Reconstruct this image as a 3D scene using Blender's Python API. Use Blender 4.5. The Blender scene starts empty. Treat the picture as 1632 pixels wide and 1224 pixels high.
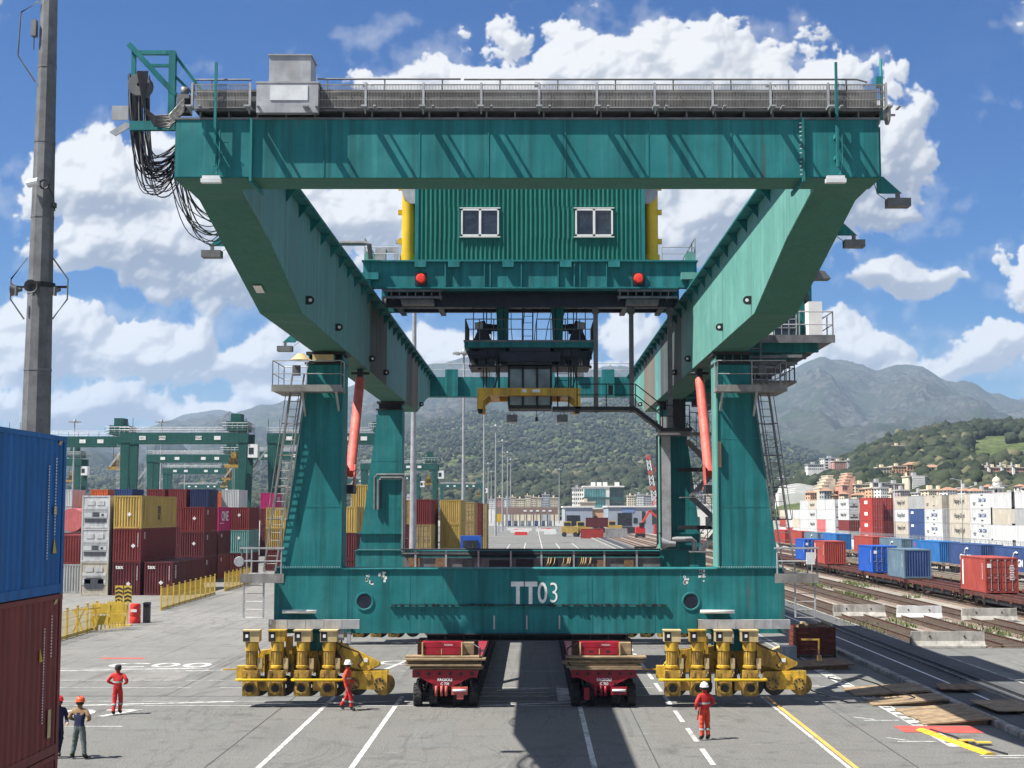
import bpy, math, random
import numpy as np
from mathutils import Vector, Matrix, noise as mnoise
R = math.radians
random.seed(7)
S = bpy.context.scene
COL = S.collection
# ------------------------------------------------------------------ camera
CAMH, FPX = 7.3, 2262.0
HAZE = 7.5e-5
CLW = 8.8
cam_d = bpy.data.cameras.new('camera')
cam = bpy.data.objects.new('camera', cam_d)
COL.objects.link(cam)
cam.location = (0, 0, CAMH)
cam.rotation_euler = (R(90) + math.atan(203 / FPX), 0, 0)
cam_d.sensor_width = 36
cam_d.lens = 36 * FPX / 1632
cam_d.shift_x = -34 / 1632
cam_d.clip_start = 0.1
cam_d.clip_end = 30000
S.camera = cam
# ------------------------------------------------------------------ view
S.view_settings.view_transform = 'Standard'
S.view_settings.look = 'None'
S.view_settings.gamma = 1
S.view_settings.use_curve_mapping = False
S.view_settings.exposure = 1.15
# ------------------------------------------------------------------ sun
SUN = Vector((-0.587, -0.24, 1.0)).normalized()        # direction towards the sun
sl = bpy.data.lights.new('sun', 'SUN')
sl.energy = 5.0
sl.angle = R(0.5)
sl.color = (1.0, 0.955, 0.88)
sun = bpy.data.objects.new('sun', sl)
COL.objects.link(sun)
sun.rotation_euler = (-SUN).to_track_quat('-Z', 'Y').to_euler()
sun.location = (-40, -10, 80)
# ------------------------------------------------------------------ world: sky and clouds
class NT:
    def __init__(s, tree): s.t = tree; s.n = tree.nodes; s.l = tree.links
    def new(s, typ, **kw):
        n = s.n.new(typ)
        for k, v in kw.items(): setattr(n, k, v)
        return n
    def put(s, sock, v):
        if v is None: return
        if hasattr(v, 'links'): s.l.new(v, sock)
        else:
            try: sock.default_value = v
            except Exception: sock.default_value = (v, v, v)
    def m(s, op, a, b=None, c=None, clamp=False):
        n = s.new('ShaderNodeMath', operation=op, use_clamp=clamp)
        for i, v in enumerate((a, b, c)): s.put(n.inputs[i], v)
        return n.outputs[0]
    def v(s, op, a, b=None, c=None):
        n = s.new('ShaderNodeVectorMath', operation=op)
        for i, x in enumerate((a, b, c)):
            if x is not None: s.put(n.inputs[i], x)
        return n.outputs['Value'] if op in ('LENGTH', 'DOT_PRODUCT', 'DISTANCE') else n.outputs[0]
    def xyz(s, x=0, y=0, z=0):
        n = s.new('ShaderNodeCombineXYZ')
        s.put(n.inputs[0], x); s.put(n.inputs[1], y); s.put(n.inputs[2], z)
        return n.outputs[0]
    def sep(s, v):
        n = s.new('ShaderNodeSeparateXYZ'); s.put(n.inputs[0], v); return n.outputs
    def noise(s, vec, scale, detail=4, rough=.5, dist=0.0):
        n = s.new('ShaderNodeTexNoise')
        if vec is not None: s.l.new(vec, n.inputs['Vector'])
        n.inputs['Scale'].default_value = scale; n.inputs['Detail'].default_value = detail
        n.inputs['Roughness'].default_value = rough; n.inputs['Distortion'].default_value = dist
        return n.outputs['Fac']
    def ss(s, x, a, b, lo=0.0, hi=1.0):
        n = s.new('ShaderNodeMapRange', interpolation_type='SMOOTHSTEP')
        s.put(n.inputs[0], x); s.put(n.inputs[1], a); s.put(n.inputs[2], b); s.put(n.inputs[3], lo); s.put(n.inputs[4], hi)
        return n.outputs[0]
    def mix(s, f, a, b, blend='MIX'):
        n = s.new('ShaderNodeMix', data_type='RGBA', blend_type=blend, clamp_factor=True)
        s.put(n.inputs[0], f)
        for i, v in ((6, a), (7, b)):
            if hasattr(v, 'links'): s.l.new(v, n.inputs[i])
            else: n.inputs[i].default_value = (*v[:3], 1)
        return n.outputs[2]

W_ = bpy.data.worlds.new('World')
S.world = W_
W_.use_nodes = True
T = NT(W_.node_tree)
T.n.clear()
sky = T.new('ShaderNodeTexSky', sky_type='NISHITA')
sky.sun_disc = False
sky.sun_elevation = math.asin(SUN.z)
sky.sun_rotation = math.atan2(SUN.x, SUN.y)
sky.altitude = 0; sky.air_density = 1.0; sky.dust_density = 0.6; sky.ozone_density = 3.0
dirv = T.v('NORMALIZE', T.new('ShaderNodeTexCoord').outputs['Generated'])
dx, dy, dz = T.sep(dirv)
az = T.m('ARCTAN2', dx, dy)
el = T.m('ARCSINE', dz)
AE = T.xyz(az, el, 0)
# cumulus field computed over azimuth x elevation, stored as (shade, cover)
NW, NH, AZ, EL = 1600, 800, math.radians(30), math.radians(30)
def cloud_field():
    rng = np.random.default_rng(12)
    perm = rng.permutation(4096); grad = rng.uniform(0, 2 * np.pi, 4096); jx = rng.random(4096); jy = rng.random(4096)
    def hsh(i, j): return perm[(perm[i & 4095] + j) & 4095]
    def perlin(x, y):
        i = np.floor(x).astype(np.int32); j = np.floor(y).astype(np.int32); fx = x - i; fy = y - j
        u = fx * fx * fx * (fx * (fx * 6 - 15) + 10); v = fy * fy * fy * (fy * (fy * 6 - 15) + 10)
        def g(a, b):
            t = grad[hsh(i + a, j + b)]; return np.cos(t) * (fx - a) + np.sin(t) * (fy - b)
        a = g(0, 0); b = g(1, 0); c = g(0, 1); d = g(1, 1)
        return (a + (b - a) * u) + ((c + (d - c) * u) - (a + (b - a) * u)) * v
    def fbm(x, y, n, gain=.5):
        s = 0; a = 1
        for k in range(n): s = s + a * perlin(x * 2 ** k + 17 * k, y * 2 ** k + 31 * k); a *= gain
        return s
    def bump(x, y):
        i = np.floor(x).astype(np.int32); j = np.floor(y).astype(np.int32); fx = x - i; fy = y - j; best = np.full(x.shape, 9.0)
        for a in (-1, 0, 1):
            for b in (-1, 0, 1):
                h = hsh(i + a, j + b); best = np.minimum(best, (fx - a - jx[h]) ** 2 + (fy - b - jy[h]) ** 2)
        return .45 - best
    az = (np.arange(NW, dtype=np.float32) + .5) / NW * 2 * AZ - AZ; el = (np.arange(NH, dtype=np.float32) + .5) / NH * EL
    A, Eg = np.meshgrid(az, el)
    U = 850 + np.tan(A) * 2262; V = 815 - np.tan(Eg) / np.cos(A) * 2262       # in units of 1/2262 rad
    wx = fbm(U / 170, V / 170, 3) * 46; wy = fbm(U / 170 + 50, V / 170 + 9, 3) * 34
    Uw, Vw = U + wx, V + wy
    heaps = [(1020, 165, 300, 110, 1), (700, 150, 95, 78, .9), (880, 190, 200, 110, .9), (1120, 110, 150, 62, .9), (1390, 260, 82, 120, .95), (1330, 170, 60, 60, .8), (1110, 355, 120, 66, .8), (1300, 320, 130, 80, .8),
             (170, 300, 120, 85, 1), (250, 380, 150, 90, 1), (390, 440, 130, 66, .85), (560, 360, 150, 66, .6), (460, 330, 90, 50, .6), (130, 430, 40, 24, .7), (60, 555, 120, 56, .9), (230, 560, 110, 50, .9), (410, 580, 90, 36, .8), (320, 500, 40, 22, .5), (100, 650, 140, 34, .8), (320, 660, 110, 24, .6), (500, 640, 160, 34, .7),
             (1435, 452, 62, 24, .85), (1528, 440, 20, 14, .5), (1385, 548, 85, 42, .9), (1600, 556, 46, 30, .65), (1555, 575, 34, 20, .7), (1480, 590, 230, 22, .35), (690, 575, 85, 44, .8), (1000, 520, 34, 50, .5), (1040, 580, 60, 30, .6), (800, 590, 120, 26, .6),
             (-290, 330, 150, 130, .9), (-330, 520, 190, 90, .9), (-420, 160, 160, 80, .8), (1800, 470, 130, 80, .9), (1950, 260, 150, 70, .9), (2050, 580, 200, 70, .9), (300, -180, 230, 100, .9), (1300, -150, 240, 90, .85), (-250, -80, 180, 80, .8), (1900, -60, 180, 90, .8), (800, -330, 260, 90, .8)]
    mask = np.full(U.shape, -1.2, np.float32)
    for (cx, cy, rx, ry, st) in heaps:
        dy = (Vw - cy) / ry; dy = np.where(dy > 0, dy * 1.35, dy)               # flatter bases
        d = st * (1 - np.sqrt(((Uw - cx) / rx) ** 2 + dy ** 2) / 1.12)
        h = np.clip(.5 + (d - mask) / .36, 0, 1); mask = mask + (d - mask) * h + .18 * h * (1 - h)
    Db = .55 * bump(Uw / 88, Vw / 74) + .30 * bump(Uw / 40 + 7, Vw / 36) + .17 * bump(Uw / 18 + 3, Vw / 17) + .07 * bump(Uw / 8.5, Vw / 8.5)
    F = fbm(U / 60, V / 60, 6, .55)
    D = mask * 1.15 + Db * 1.12 + F * .40 + fbm(U / 7 + 3, V / 6, 3, .6) * .07
    soft = .10 + .22 * np.clip(.35 + fbm(U / 140 + 80, V / 110, 3) * 1.3 + (V - 330) / 1100, 0, 1)
    cover = np.clip((D - .02) / soft, 0, 1); cover = cover * cover * (3 - 2 * cover)
    wisp = np.clip((mask + .36 + F * .9 + fbm(U / 230, V / 120, 4, .6) * .7) / .9, 0, 1) * .42
    dens = np.clip(D, 0, .9)
    tau = np.zeros_like(dens)
    for k in range(1, 31):
        s = 1.5 * k + .06 * k * k; dxp = int(round(-.42 * s)); dyp = int(round(.9 * s))       # towards the sun: left and up
        tau += np.roll(np.roll(dens, -dyp, 0), -dxp, 1) * (1.5 + .12 * k) / 60
    def blur(a, n):
        for _ in range(2):
            for ax in (0, 1): c = np.cumsum(np.pad(a, [(n + 1, n) if q == ax else (0, 0) for q in (0, 1)], mode='edge'), axis=ax); a = (np.take(c, range(2 * n + 1, c.shape[ax]), ax) - np.take(c, range(0, c.shape[ax] - 2 * n - 1), ax)) / (2 * n + 1)
        return a
    lightm = np.exp(-blur(tau, 4) * 1.25)
    Hb = np.clip(mask + .45, 0, 1.4) * 50 + (.62 * bump(Uw / 88, Vw / 74) + .36 * bump(Uw / 40 + 7, Vw / 36) + .20 * bump(Uw / 18 + 3, Vw / 17) + .08 * bump(Uw / 8.5, Vw / 8.5)) * 58 + F * 26
    lam = 0
    for n, wgt in ((1, .30), (4, .38), (10, .46)):
        gy, gx = np.gradient(blur(Hb, n)); nz = 1 / np.sqrt(gx * gx + gy * gy + 1.1); lam = lam + wgt * np.clip((.46 * gx - .74 * gy + .62) * nz, 0, 1)
    shade = np.clip(-.02 + .46 * lightm + .76 * lam, 0, 1.05)
    al = np.maximum(cover * .985, wisp * (1 - cover))
    shade = np.where(cover > .02, shade * np.clip(cover * 2, .0, 1) + .8 * (1 - np.clip(cover * 2, 0, 1)), .8)
    return shade.astype(np.float32), al.astype(np.float32)

SH_, CV_ = cloud_field()
cimg = bpy.data.images.new('cumulus field', NW, NH, float_buffer=True, is_data=True)
buf = np.ones((NH, NW, 4), np.float32); buf[..., 0] = SH_; buf[..., 1] = CV_; buf[..., 2] = 0
cimg.pixels.foreach_set(buf.ravel()); cimg.update(); cimg.pack()
del buf
ci = T.new('ShaderNodeTexImage', image=cimg, extension='MIRROR', interpolation='Cubic')
T.l.new(T.xyz(T.m('MULTIPLY_ADD', az, 1 / (2 * AZ), .5), T.m('MULTIPLY', el, 1 / EL), 0), ci.inputs['Vector'])
cs = T.new('ShaderNodeSeparateColor'); T.l.new(ci.outputs['Color'], cs.inputs[0])
shade, cover = cs.outputs[0], cs.outputs[1]
cl_n = T.mix(shade, (2.3, 2.75, 3.7), (CLW, CLW, CLW))
# thin veil low in the sky
veil = T.m('MULTIPLY', T.ss(T.noise(T.v('MULTIPLY', AE, (1, 2.2, 1)), 7, 5, .6), .5, .85), .10)
skyc = T.new('ShaderNodeHueSaturation'); skyc.inputs['Saturation'].default_value = 1.95; skyc.inputs['Value'].default_value = .70
T.l.new(sky.outputs[0], skyc.inputs['Color'])
sk2 = T.mix(1.0, skyc.outputs[0], (.66, .93, 1.27), 'MULTIPLY')
s1 = T.mix(veil, sk2, (5.2, 5.9, 7.0))
s2 = T.mix(cover, s1, cl_n)
# below the horizon: plain sky
s2 = T.mix(T.ss(el, -.01, .01), sky.outputs[0], s2)
bg = T.new('ShaderNodeBackground'); bg.inputs['Strength'].default_value = 0.050
T.l.new(s2, bg.inputs['Color'])
T.l.new(bg.outputs[0], T.new('ShaderNodeOutputWorld').inputs['Surface'])
W_.cycles.sampling_method = 'MANUAL'
W_.cycles.sample_map_resolution = 512
# ------------------------------------------------------------------ helpers
def tag(o, label=None, cat=None, group=None, kind=None):
    if label: o['label'] = label
    if cat: o['category'] = cat
    if group: o['group'] = group
    if kind: o['kind'] = kind
    return o
ROOT = {}
def thing(name, label, cat, loc=(0, 0, 0), rz=0.0, group=None):
    o = bpy.data.objects.new(name, None)
    COL.objects.link(o)
    o.empty_display_size = .3
    o.location = loc; o.rotation_euler = (0, 0, rz)
    ROOT[o.name] = Vector(loc)
    return tag(o, label, cat, group)
class MB:
    """collects faces; build() links them as one mesh object"""
    def __init__(s): s.v = []; s.f = []; s.mi = []; s.sm = []
    def add(s, vs, fs, mi=0, sm=False):
        b = len(s.v); s.v += [tuple(v) for v in vs]
        for f in fs: s.f.append([b + i for i in f]); s.mi.append(mi); s.sm.append(sm)
        return s
    def box(s, x0, x1, y0, y1, z0, z1, mi=0):
        x0, x1 = min(x0, x1), max(x0, x1); y0, y1 = min(y0, y1), max(y0, y1); z0, z1 = min(z0, z1), max(z0, z1)
        return s.add([(x0, y0, z0), (x1, y0, z0), (x1, y1, z0), (x0, y1, z0), (x0, y0, z1), (x1, y0, z1), (x1, y1, z1), (x0, y1, z1)],
                     [(0, 3, 2, 1), (4, 5, 6, 7), (0, 1, 5, 4), (1, 2, 6, 5), (2, 3, 7, 6), (3, 0, 4, 7)], mi)
    def beam(s, p, q, w, h=None, mi=0, up=(0, 0, 1)):
        p, q = Vector(p), Vector(q); d = (q - p).normalized(); h = h or w
        u = Vector(up)
        if abs(d.dot(u)) > .98: u = Vector((0, 1, 0))
        a = d.cross(u).normalized() * w / 2; b = a.cross(d).normalized() * h / 2
        return s.add([p - a - b, p + a - b, p + a + b, p - a + b, q - a - b, q + a - b, q + a + b, q - a + b],
                     [(0, 1, 2, 3), (7, 6, 5, 4), (4, 5, 1, 0), (5, 6, 2, 1), (6, 7, 3, 2), (7, 4, 0, 3)], mi)
    def cyl(s, p, q, r0, r1=None, n=12, mi=0, caps=True):
        p, q = Vector(p), Vector(q); r1 = r0 if r1 is None else r1; d = (q - p).normalized()
        u = Vector((0, 0, 1)) if abs(d.z) < .9 else Vector((0, 1, 0))
        a = d.cross(u).normalized(); b = d.cross(a)
        vs = []
        for c, r in ((p, r0), (q, r1)):
            for i in range(n):
                t = 2 * math.pi * i / n; vs.append(c + a * (r * math.cos(t)) + b * (r * math.sin(t)))
        k = len(s.v)
        s.add(vs, [(i, (i + 1) % n, n + (i + 1) % n, n + i) for i in range(n)], mi, n > 6)
        if caps:
            s.add([], []); s.f.append([k + i for i in range(n)][::-1]); s.mi.append(mi); s.sm.append(False)
            s.f.append([k + n + i for i in range(n)]); s.mi.append(mi); s.sm.append(False)
        return s
    def tube(s, pts, r, n=6, mi=0):
        pts = [Vector(p) for p in pts]; vs = []; m = len(pts)
        for j, p in enumerate(pts):
            d = (pts[min(j + 1, m - 1)] - pts[max(j - 1, 0)]).normalized()
            u = Vector((0, 0, 1)) if abs(d.z) < .9 else Vector((1, 0, 0))
            a = d.cross(u).normalized(); b = d.cross(a)
            for i in range(n):
                t = 2 * math.pi * i / n; vs.append(p + a * (r * math.cos(t)) + b * (r * math.sin(t)))
        return s.add(vs, [(j * n + i, j * n + (i + 1) % n, (j + 1) * n + (i + 1) % n, (j + 1) * n + i) for j in range(m - 1) for i in range(n)], mi, True)
    def prism(s, poly, axis, a, b, mi=0):
        """poly: 2-D outline; axis x: (y,z), y: (x,z), z: (x,y)"""
        def P(u, v, t): return {'x': (t, u, v), 'y': (u, t, v), 'z': (u, v, t)}[axis]
        n = len(poly)
        return s.add([P(u, v, a) for u, v in poly] + [P(u, v, b) for u, v in poly],
                     [tuple(range(n))[::-1], tuple(range(n, 2 * n))] + [(i, (i + 1) % n, n + (i + 1) % n, n + i) for i in range(n)], mi)
    def lathe(s, prof, c, axis='z', n=14, mi=0):
        """prof: (r, t) along axis from centre c"""
        vs = []
        for r, t in prof:
            for i in range(n):
                an = 2 * math.pi * i / n; u, v = r * math.cos(an), r * math.sin(an)
                o = {'z': (u, v, t), 'y': (u, t, v), 'x': (t, u, v)}[axis]
                vs.append((c[0] + o[0], c[1] + o[1], c[2] + o[2]))
        m = len(prof)
        return s.add(vs, [(j * n + i, j * n + (i + 1) % n, (j + 1) * n + (i + 1) % n, (j + 1) * n + i) for j in range(m - 1) for i in range(n)], mi, True)
    def quad(s, a, b, c, d, mi=0): return s.add([a, b, c, d], [(0, 1, 2, 3)], mi)
    def mesh(s, name, mats, off=(0, 0, 0)):
        me = bpy.data.meshes.new(name)
        ox, oy, oz = off
        me.from_pydata([(v[0] - ox, v[1] - oy, v[2] - oz) for v in s.v], [], s.f)
        for m in (mats if isinstance(mats, (list, tuple)) else [mats]): me.materials.append(m)
        me.polygons.foreach_set('material_index', s.mi)
        me.polygons.foreach_set('use_smooth', s.sm)
        me.update()
        import bmesh
        bm = bmesh.new(); bm.from_mesh(me); bmesh.ops.recalc_face_normals(bm, faces=bm.faces)
        if any(s.sm):
            for e in bm.edges:
                if len(e.link_faces) == 2 and e.calc_face_angle(0) > .62: e.smooth = False
        bm.to_mesh(me); bm.free()
        return me
    def build(s, name, mats, parent=None, label=None, kind=None):
        off = (0, 0, 0)
        if parent is not None:
            r = parent
            while r.parent: r = r.parent
            off = ROOT[r.name]
        o = bpy.data.objects.new(name, s.mesh(name, mats, off))
        COL.objects.link(o)
        if parent is not None: o.parent = parent
        return tag(o, label, None, None, kind)
def solo(mb, name, mats, label, cat, loc=(0, 0, 0), group=None, kind=None):
    """a thing that is one mesh, origin at loc, geometry in world coordinates"""
    o = bpy.data.objects.new(name, mb.mesh(name, mats, loc)); COL.objects.link(o); o.location = loc
    ROOT[o.name] = Vector(loc)
    return tag(o, label, cat, group, kind)
def struct(mb, name, mats, parent=None):
    o = bpy.data.objects.new(name, mb.mesh(name, mats)); COL.objects.link(o); ROOT[o.name] = Vector((0, 0, 0))
    if parent: o.parent = parent
    else: o['kind'] = 'structure'
    return o
def inst(mesh, name, parent, loc=(0, 0, 0), rot=(0, 0, 0), scale=(1, 1, 1), kind=None):
    o = bpy.data.objects.new(name, mesh); COL.objects.link(o); o.parent = parent
    o.location = loc; o.rotation_euler = rot; o.scale = scale
    if kind: o['kind'] = kind
    return o
def kids(o): return list(o.children)
CH = {}
def copy_tree(o, parent=None):
    c = o.copy(); COL.objects.link(c); c.parent = parent
    for ch in CH.get(o.name) or kids(o): copy_tree(ch, c)
    return c
def place(proto, loc, rz=0.0, label=None, group=None):
    c = copy_tree(proto); c.location = loc; c.rotation_euler = (0, 0, rz); ROOT[c.name] = Vector(loc)
    if label: c['label'] = label
    if group: c['group'] = group
    return c
def cache(o):
    CH[o.name] = kids(o)
    for k in CH[o.name]: cache(k)
def purge(o):
    for c in kids(o): purge(c)
    bpy.data.objects.remove(o)
BENCH = bpy.data.scenes.new('bench')                 # empty scene used only to evaluate text and skin modifiers quickly
def to_mesh(o):
    BENCH.collection.objects.link(o)
    vl = BENCH.view_layers[0]; vl.update(); dg = vl.depsgraph
    return bpy.data.meshes.new_from_object(o.evaluated_get(dg), depsgraph=dg)
def text_mesh(body, size, extrude=.004, sx=1.0, align='CENTER', bold=0.0, space=1.0):
    cu = bpy.data.curves.new('lettering', 'FONT'); cu.body = body; cu.size = size; cu.extrude = extrude
    cu.align_x = align; cu.align_y = 'CENTER'; cu.offset = bold; cu.space_character = space; cu.resolution_u = 3
    o = bpy.data.objects.new('lettering', cu)
    me = to_mesh(o)
    me.transform(Matrix.Diagonal((sx, 1, 1, 1)))
    bpy.data.objects.remove(o); bpy.data.curves.remove(cu)
    return me
TX = {}
def lettering(body, size, mat, parent, loc, face='-y', sx=1.0, bold=0.0, align='CENTER', roll=0.0, name='lettering', vertical=False):
    """flat raised letters on a face; loc in the frame of parent's root"""
    k = (body, size, sx, bold, align, mat.name)
    if k not in TX:
        TX[k] = text_mesh(body, size, .004, sx, align, bold); TX[k].materials.clear(); TX[k].materials.append(mat)
    rot = {'-y': (R(90), 0, 0), '+y': (R(90), 0, R(180)), '-x': (R(90), 0, R(-90)), '+x': (R(90), 0, R(90)), '+z': (0, 0, 0)}[face]
    o = inst(TX[k], name, parent)
    m = Matrix.Rotation(rot[2], 4, 'Z') @ Matrix.Rotation(rot[0], 4, 'X') @ Matrix.Rotation(roll, 4, 'Z')
    o.rotation_euler = m.to_euler(); o.location = loc
    return o
# ------------------------------------------------------------------ materials
def mat(name, col, rough=.55, metal=0.0, var=.18, vscale=1.5, grime=.0, gcol=(.05, .04, .03), gscale=(2.5, 2.5, .22), bump=.0, bscale=40, edge=None, glass=False, spec=.4, speck=0, fine=0.0):
    m = bpy.data.materials.new(name); m.use_nodes = True
    t = NT(m.node_tree); t.n.clear()
    b = t.new('ShaderNodeBsdfPrincipled')
    t.l.new(b.outputs[0], t.new('ShaderNodeOutputMaterial').inputs[0])
    tc = t.new('ShaderNodeTexCoord'); oi = t.new('ShaderNodeObjectInfo')
    co = t.v('ADD', tc.outputs['Object'], t.v('MULTIPLY', t.xyz(oi.outputs['Random'], oi.outputs['Random'], oi.outputs['Random']), (37, 53, 11)))
    col = tuple(col)
    c = t.mix(t.ss(t.noise(co, vscale, 5, .6), .3, .7), tuple(x * (1 - var) for x in col), tuple(min(1, x * (1 + var)) for x in col))
    if fine: c = t.mix(t.ss(t.noise(co, vscale * 14, 3, .6), .45, .75, 0, fine), c, tuple(x * .55 for x in col))
    if grime:
        gn = t.noise(t.v('MULTIPLY', co, gscale), 1.0, 6, .65)
        g2 = t.noise(co, vscale * .5, 3, .5)
        c = t.mix(t.m('MULTIPLY', t.ss(t.m('MULTIPLY_ADD', g2, .35, gn), .56, .86), grime), c, gcol)
    if speck:
        c = t.mix(t.m('MULTIPLY', t.ss(t.noise(co, 9, 4, .7), .66, .72), speck), c, (.10, .045, .02))
    t.l.new(c, b.inputs['Base Color'])
    b.inputs['Roughness'].default_value = rough
    if var: t.l.new(t.ss(t.noise(co, vscale * 3, 3, .5), .25, .75, max(.05, rough - .12), min(1, rough + .12)), b.inputs['Roughness'])
    b.inputs['Metallic'].default_value = metal
    b.inputs['Specular IOR Level'].default_value = spec
    if bump:
        bp = t.new('ShaderNodeBump'); bp.inputs['Strength'].default_value = bump; bp.inputs['Distance'].default_value = .02
        t.l.new(t.noise(co, bscale, 4, .6), bp.inputs['Height']); t.l.new(bp.outputs[0], b.inputs['Normal'])
    return m
def steel(name, col, fade=.35, dirt=.5, rust=.35, dcol=None, streak=.12, rough=.45, buckle=.22):
    """brushed-on crane paint: faded patches, run-off streaks, rust runs, plate buckling"""
    m = bpy.data.materials.new(name); m.use_nodes = True
    t = NT(m.node_tree); t.n.clear()
    b = t.new('ShaderNodeBsdfPrincipled'); t.l.new(b.outputs[0], t.new('ShaderNodeOutputMaterial').inputs[0])
    oi = t.new('ShaderNodeObjectInfo').outputs['Random']
    co = t.v('ADD', t.new('ShaderNodeTexCoord').outputs['Object'], t.v('MULTIPLY', t.xyz(oi, oi, oi), (37, 53, 11)))
    dcol = dcol or tuple(c * .45 for c in col)
    pale = tuple(min(1, c * 1.5 + .022) for c in col)
    n1 = t.noise(co, .55, 6, .62, .4)
    c = t.mix(t.ss(n1, .42, .72, 0, fade), col, pale)
    c = t.mix(t.ss(t.noise(co, 2.4, 5, .65), .5, .78, 0, .35), c, tuple(v * .72 for v in col))
    s1 = t.noise(t.v('MULTIPLY', co, (3.4, 3.4, streak)), 1, 6, .68)
    c = t.mix(t.ss(s1, .44, .66, 0, dirt), c, dcol)
    s3 = t.noise(t.v('MULTIPLY', co, (5.2, 5.2, streak * 1.6)), 1, 5, .7)
    c = t.mix(t.ss(s3, .53, .70, 0, fade), c, pale)
    s2 = t.noise(t.v('ADD', t.v('MULTIPLY', co, (6.5, 6.5, streak)), (3, 8, 1)), 1, 4, .7)
    c = t.mix(t.m('MULTIPLY', t.ss(s2, .57, .70, 0, rust), t.ss(n1, .45, .6)), c, (.10, .045, .022))
    c = t.mix(t.ss(t.noise(co, 13, 3, .7), .68, .74, 0, rust * 1.2), c, (.085, .04, .022))
    c = t.mix(t.m('MULTIPLY', t.ss(t.noise(co, 2.1, 7, .8), .63, .74, 0, fade * 1.6), t.ss(n1, .4, .6)), c, pale)
    t.l.new(c, b.inputs['Base Color'])
    t.l.new(t.ss(n1, .3, .7, rough + .05, min(1, rough + .3)), b.inputs['Roughness']); b.inputs['Specular IOR Level'].default_value = .28
    bp = t.new('ShaderNodeBump'); bp.inputs['Strength'].default_value = buckle * 1.6; bp.inputs['Distance'].default_value = .12
    t.l.new(t.m('ADD', t.noise(co, .9, 2, .4), t.m('MULTIPLY', t.noise(co, 9, 3, .6), .04)), bp.inputs['Height']); t.l.new(bp.outputs[0], b.inputs['Normal'])
    return m
M = {}
M['teal'] = steel('teal paint', (.011, .152, .158), .45, .62, .6)
M['teal_worn'] = steel('weathered teal paint', (.080, .225, .225), .45, .7, .4, (.10, .135, .135), .06, .6)
M['teal_pale'] = steel('faded teal paint', (.105, .285, .245), .3, .45, .30, (.08, .17, .15), .07, .5)
M['teal_grey'] = steel('grimy teal paint', (.075, .095, .09), .35, .9, .6, (.028, .032, .034), .05, .7)
M['teal_rust'] = steel('rust streaked paint', (.15, .15, .125), .3, .98, 1.0, (.115, .05, .028), .06, .75)
M['teal_flank'] = steel('teal underside with painted bounce light', (.042, .150, .112), .25, .45, .25, (.045, .11, .09), .8, .6)  # greenish bounce light on the undersides is painted into this colour
M['galv'] = mat('galvanised steel', (.36, .37, .38), .5, .25, .2, 2, grime=.3, gcol=(.16, .15, .14))
M['galv_mid'] = mat('weathered ladder steel', (.24, .235, .22), .6, .2, .25, 2, grime=.5, gcol=(.10, .085, .07))
M['galv_dark'] = mat('dull grey steel', (.15, .155, .16), .6, .2, .25, 2, grime=.4, gcol=(.05, .05, .05))
M['dark'] = mat('blackened steel', (.022, .024, .028), .55, .2, .3, 2)
M['navy'] = mat('dark blue machinery', (.012, .016, .032), .5, .1, .3, 2)
M['rubber'] = mat('dusty black rubber', (.017, .017, .018), .8, 0, .25, 3, grime=.5, gcol=(.09, .085, .075), gscale=(4, 4, 4))
M['yellow'] = mat('grimy yellow paint', (.60, .37, .035), .42, 0, .2, 1.9, grime=.8, gcol=(.11, .065, .022), gscale=(3, 3, .7), bump=.08, bscale=12, fine=.25)
M['ochre'] = mat('dirty ochre paint', (.42, .26, .045), .5, 0, .3, 3.0, grime=.95, gcol=(.055, .035, .018), gscale=(3, 3, 1.2), bump=.12, bscale=14, fine=.35)
M['cream'] = mat('faded cream plate', (.52, .40, .20), .5, 0, .18, 2, grime=.4, gcol=(.25, .17, .08))
M['pole_yellow'] = mat('yellow column paint', (.62, .40, .02), .4, 0, .12, 1, grime=.3, gcol=(.28, .17, .02))
M['red_tube'] = mat('salmon red primer', (.52, .11, .085), .6, 0, .18, 1.5, grime=.55, gcol=(.28, .06, .045))
M['red_lamp'] = mat('red lens', (.75, .05, .03), .25, 0, .08, 3)
M['maroon'] = mat('maroon trailer paint', (.30, .010, .024), .4, 0, .2, 2, grime=.4, gcol=(.05, .01, .012))
M['wood'] = mat('weathered planks', (.27, .195, .115), .85, 0, .35, 3, grime=.5, gcol=(.12, .085, .05), gscale=(.5, 8, 8), bump=.2)
M['wood_d'] = mat('brown boards', (.20, .12, .065), .85, 0, .3, 3, grime=.5, gcol=(.06, .035, .02), gscale=(6, .6, 6))
M['white'] = mat('white paint', (.72, .72, .70), .5, 0, .08, 2, grime=.25, gcol=(.40, .38, .34))
M['ledw'] = mat('lamp housing', (.62, .64, .64), .4, .1, .1, 3)
M['glass_d'] = mat('dark window glass', (.016, .021, .028), .06, 0, .6, 2.2, spec=1.0)
M['concrete'] = mat('stained concrete', (.36, .345, .31), .9, 0, .2, 1.2, grime=.75, gcol=(.09, .085, .075), gscale=(1.6, 1.6, .5), bump=.25, bscale=14)
M['concrete_w'] = mat('pale concrete', (.55, .55, .54), .9, 0, .12, 1.2, grime=.35, gcol=(.22, .21, .2), bump=.2, bscale=14)
M['letter'] = mat('white lettering', (.75, .75, .73), .6, 0, .12, 6)
M['letter_d'] = mat('black lettering', (.02, .02, .025), .6, 0, .1, 6)
M['tar'] = mat('cable sheath', (.018, .019, .025), .5, 0, .3, 3)
M['cable_g'] = mat('grey cable sheath', (.14, .14, .15), .6, 0, .3, 3)
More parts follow.
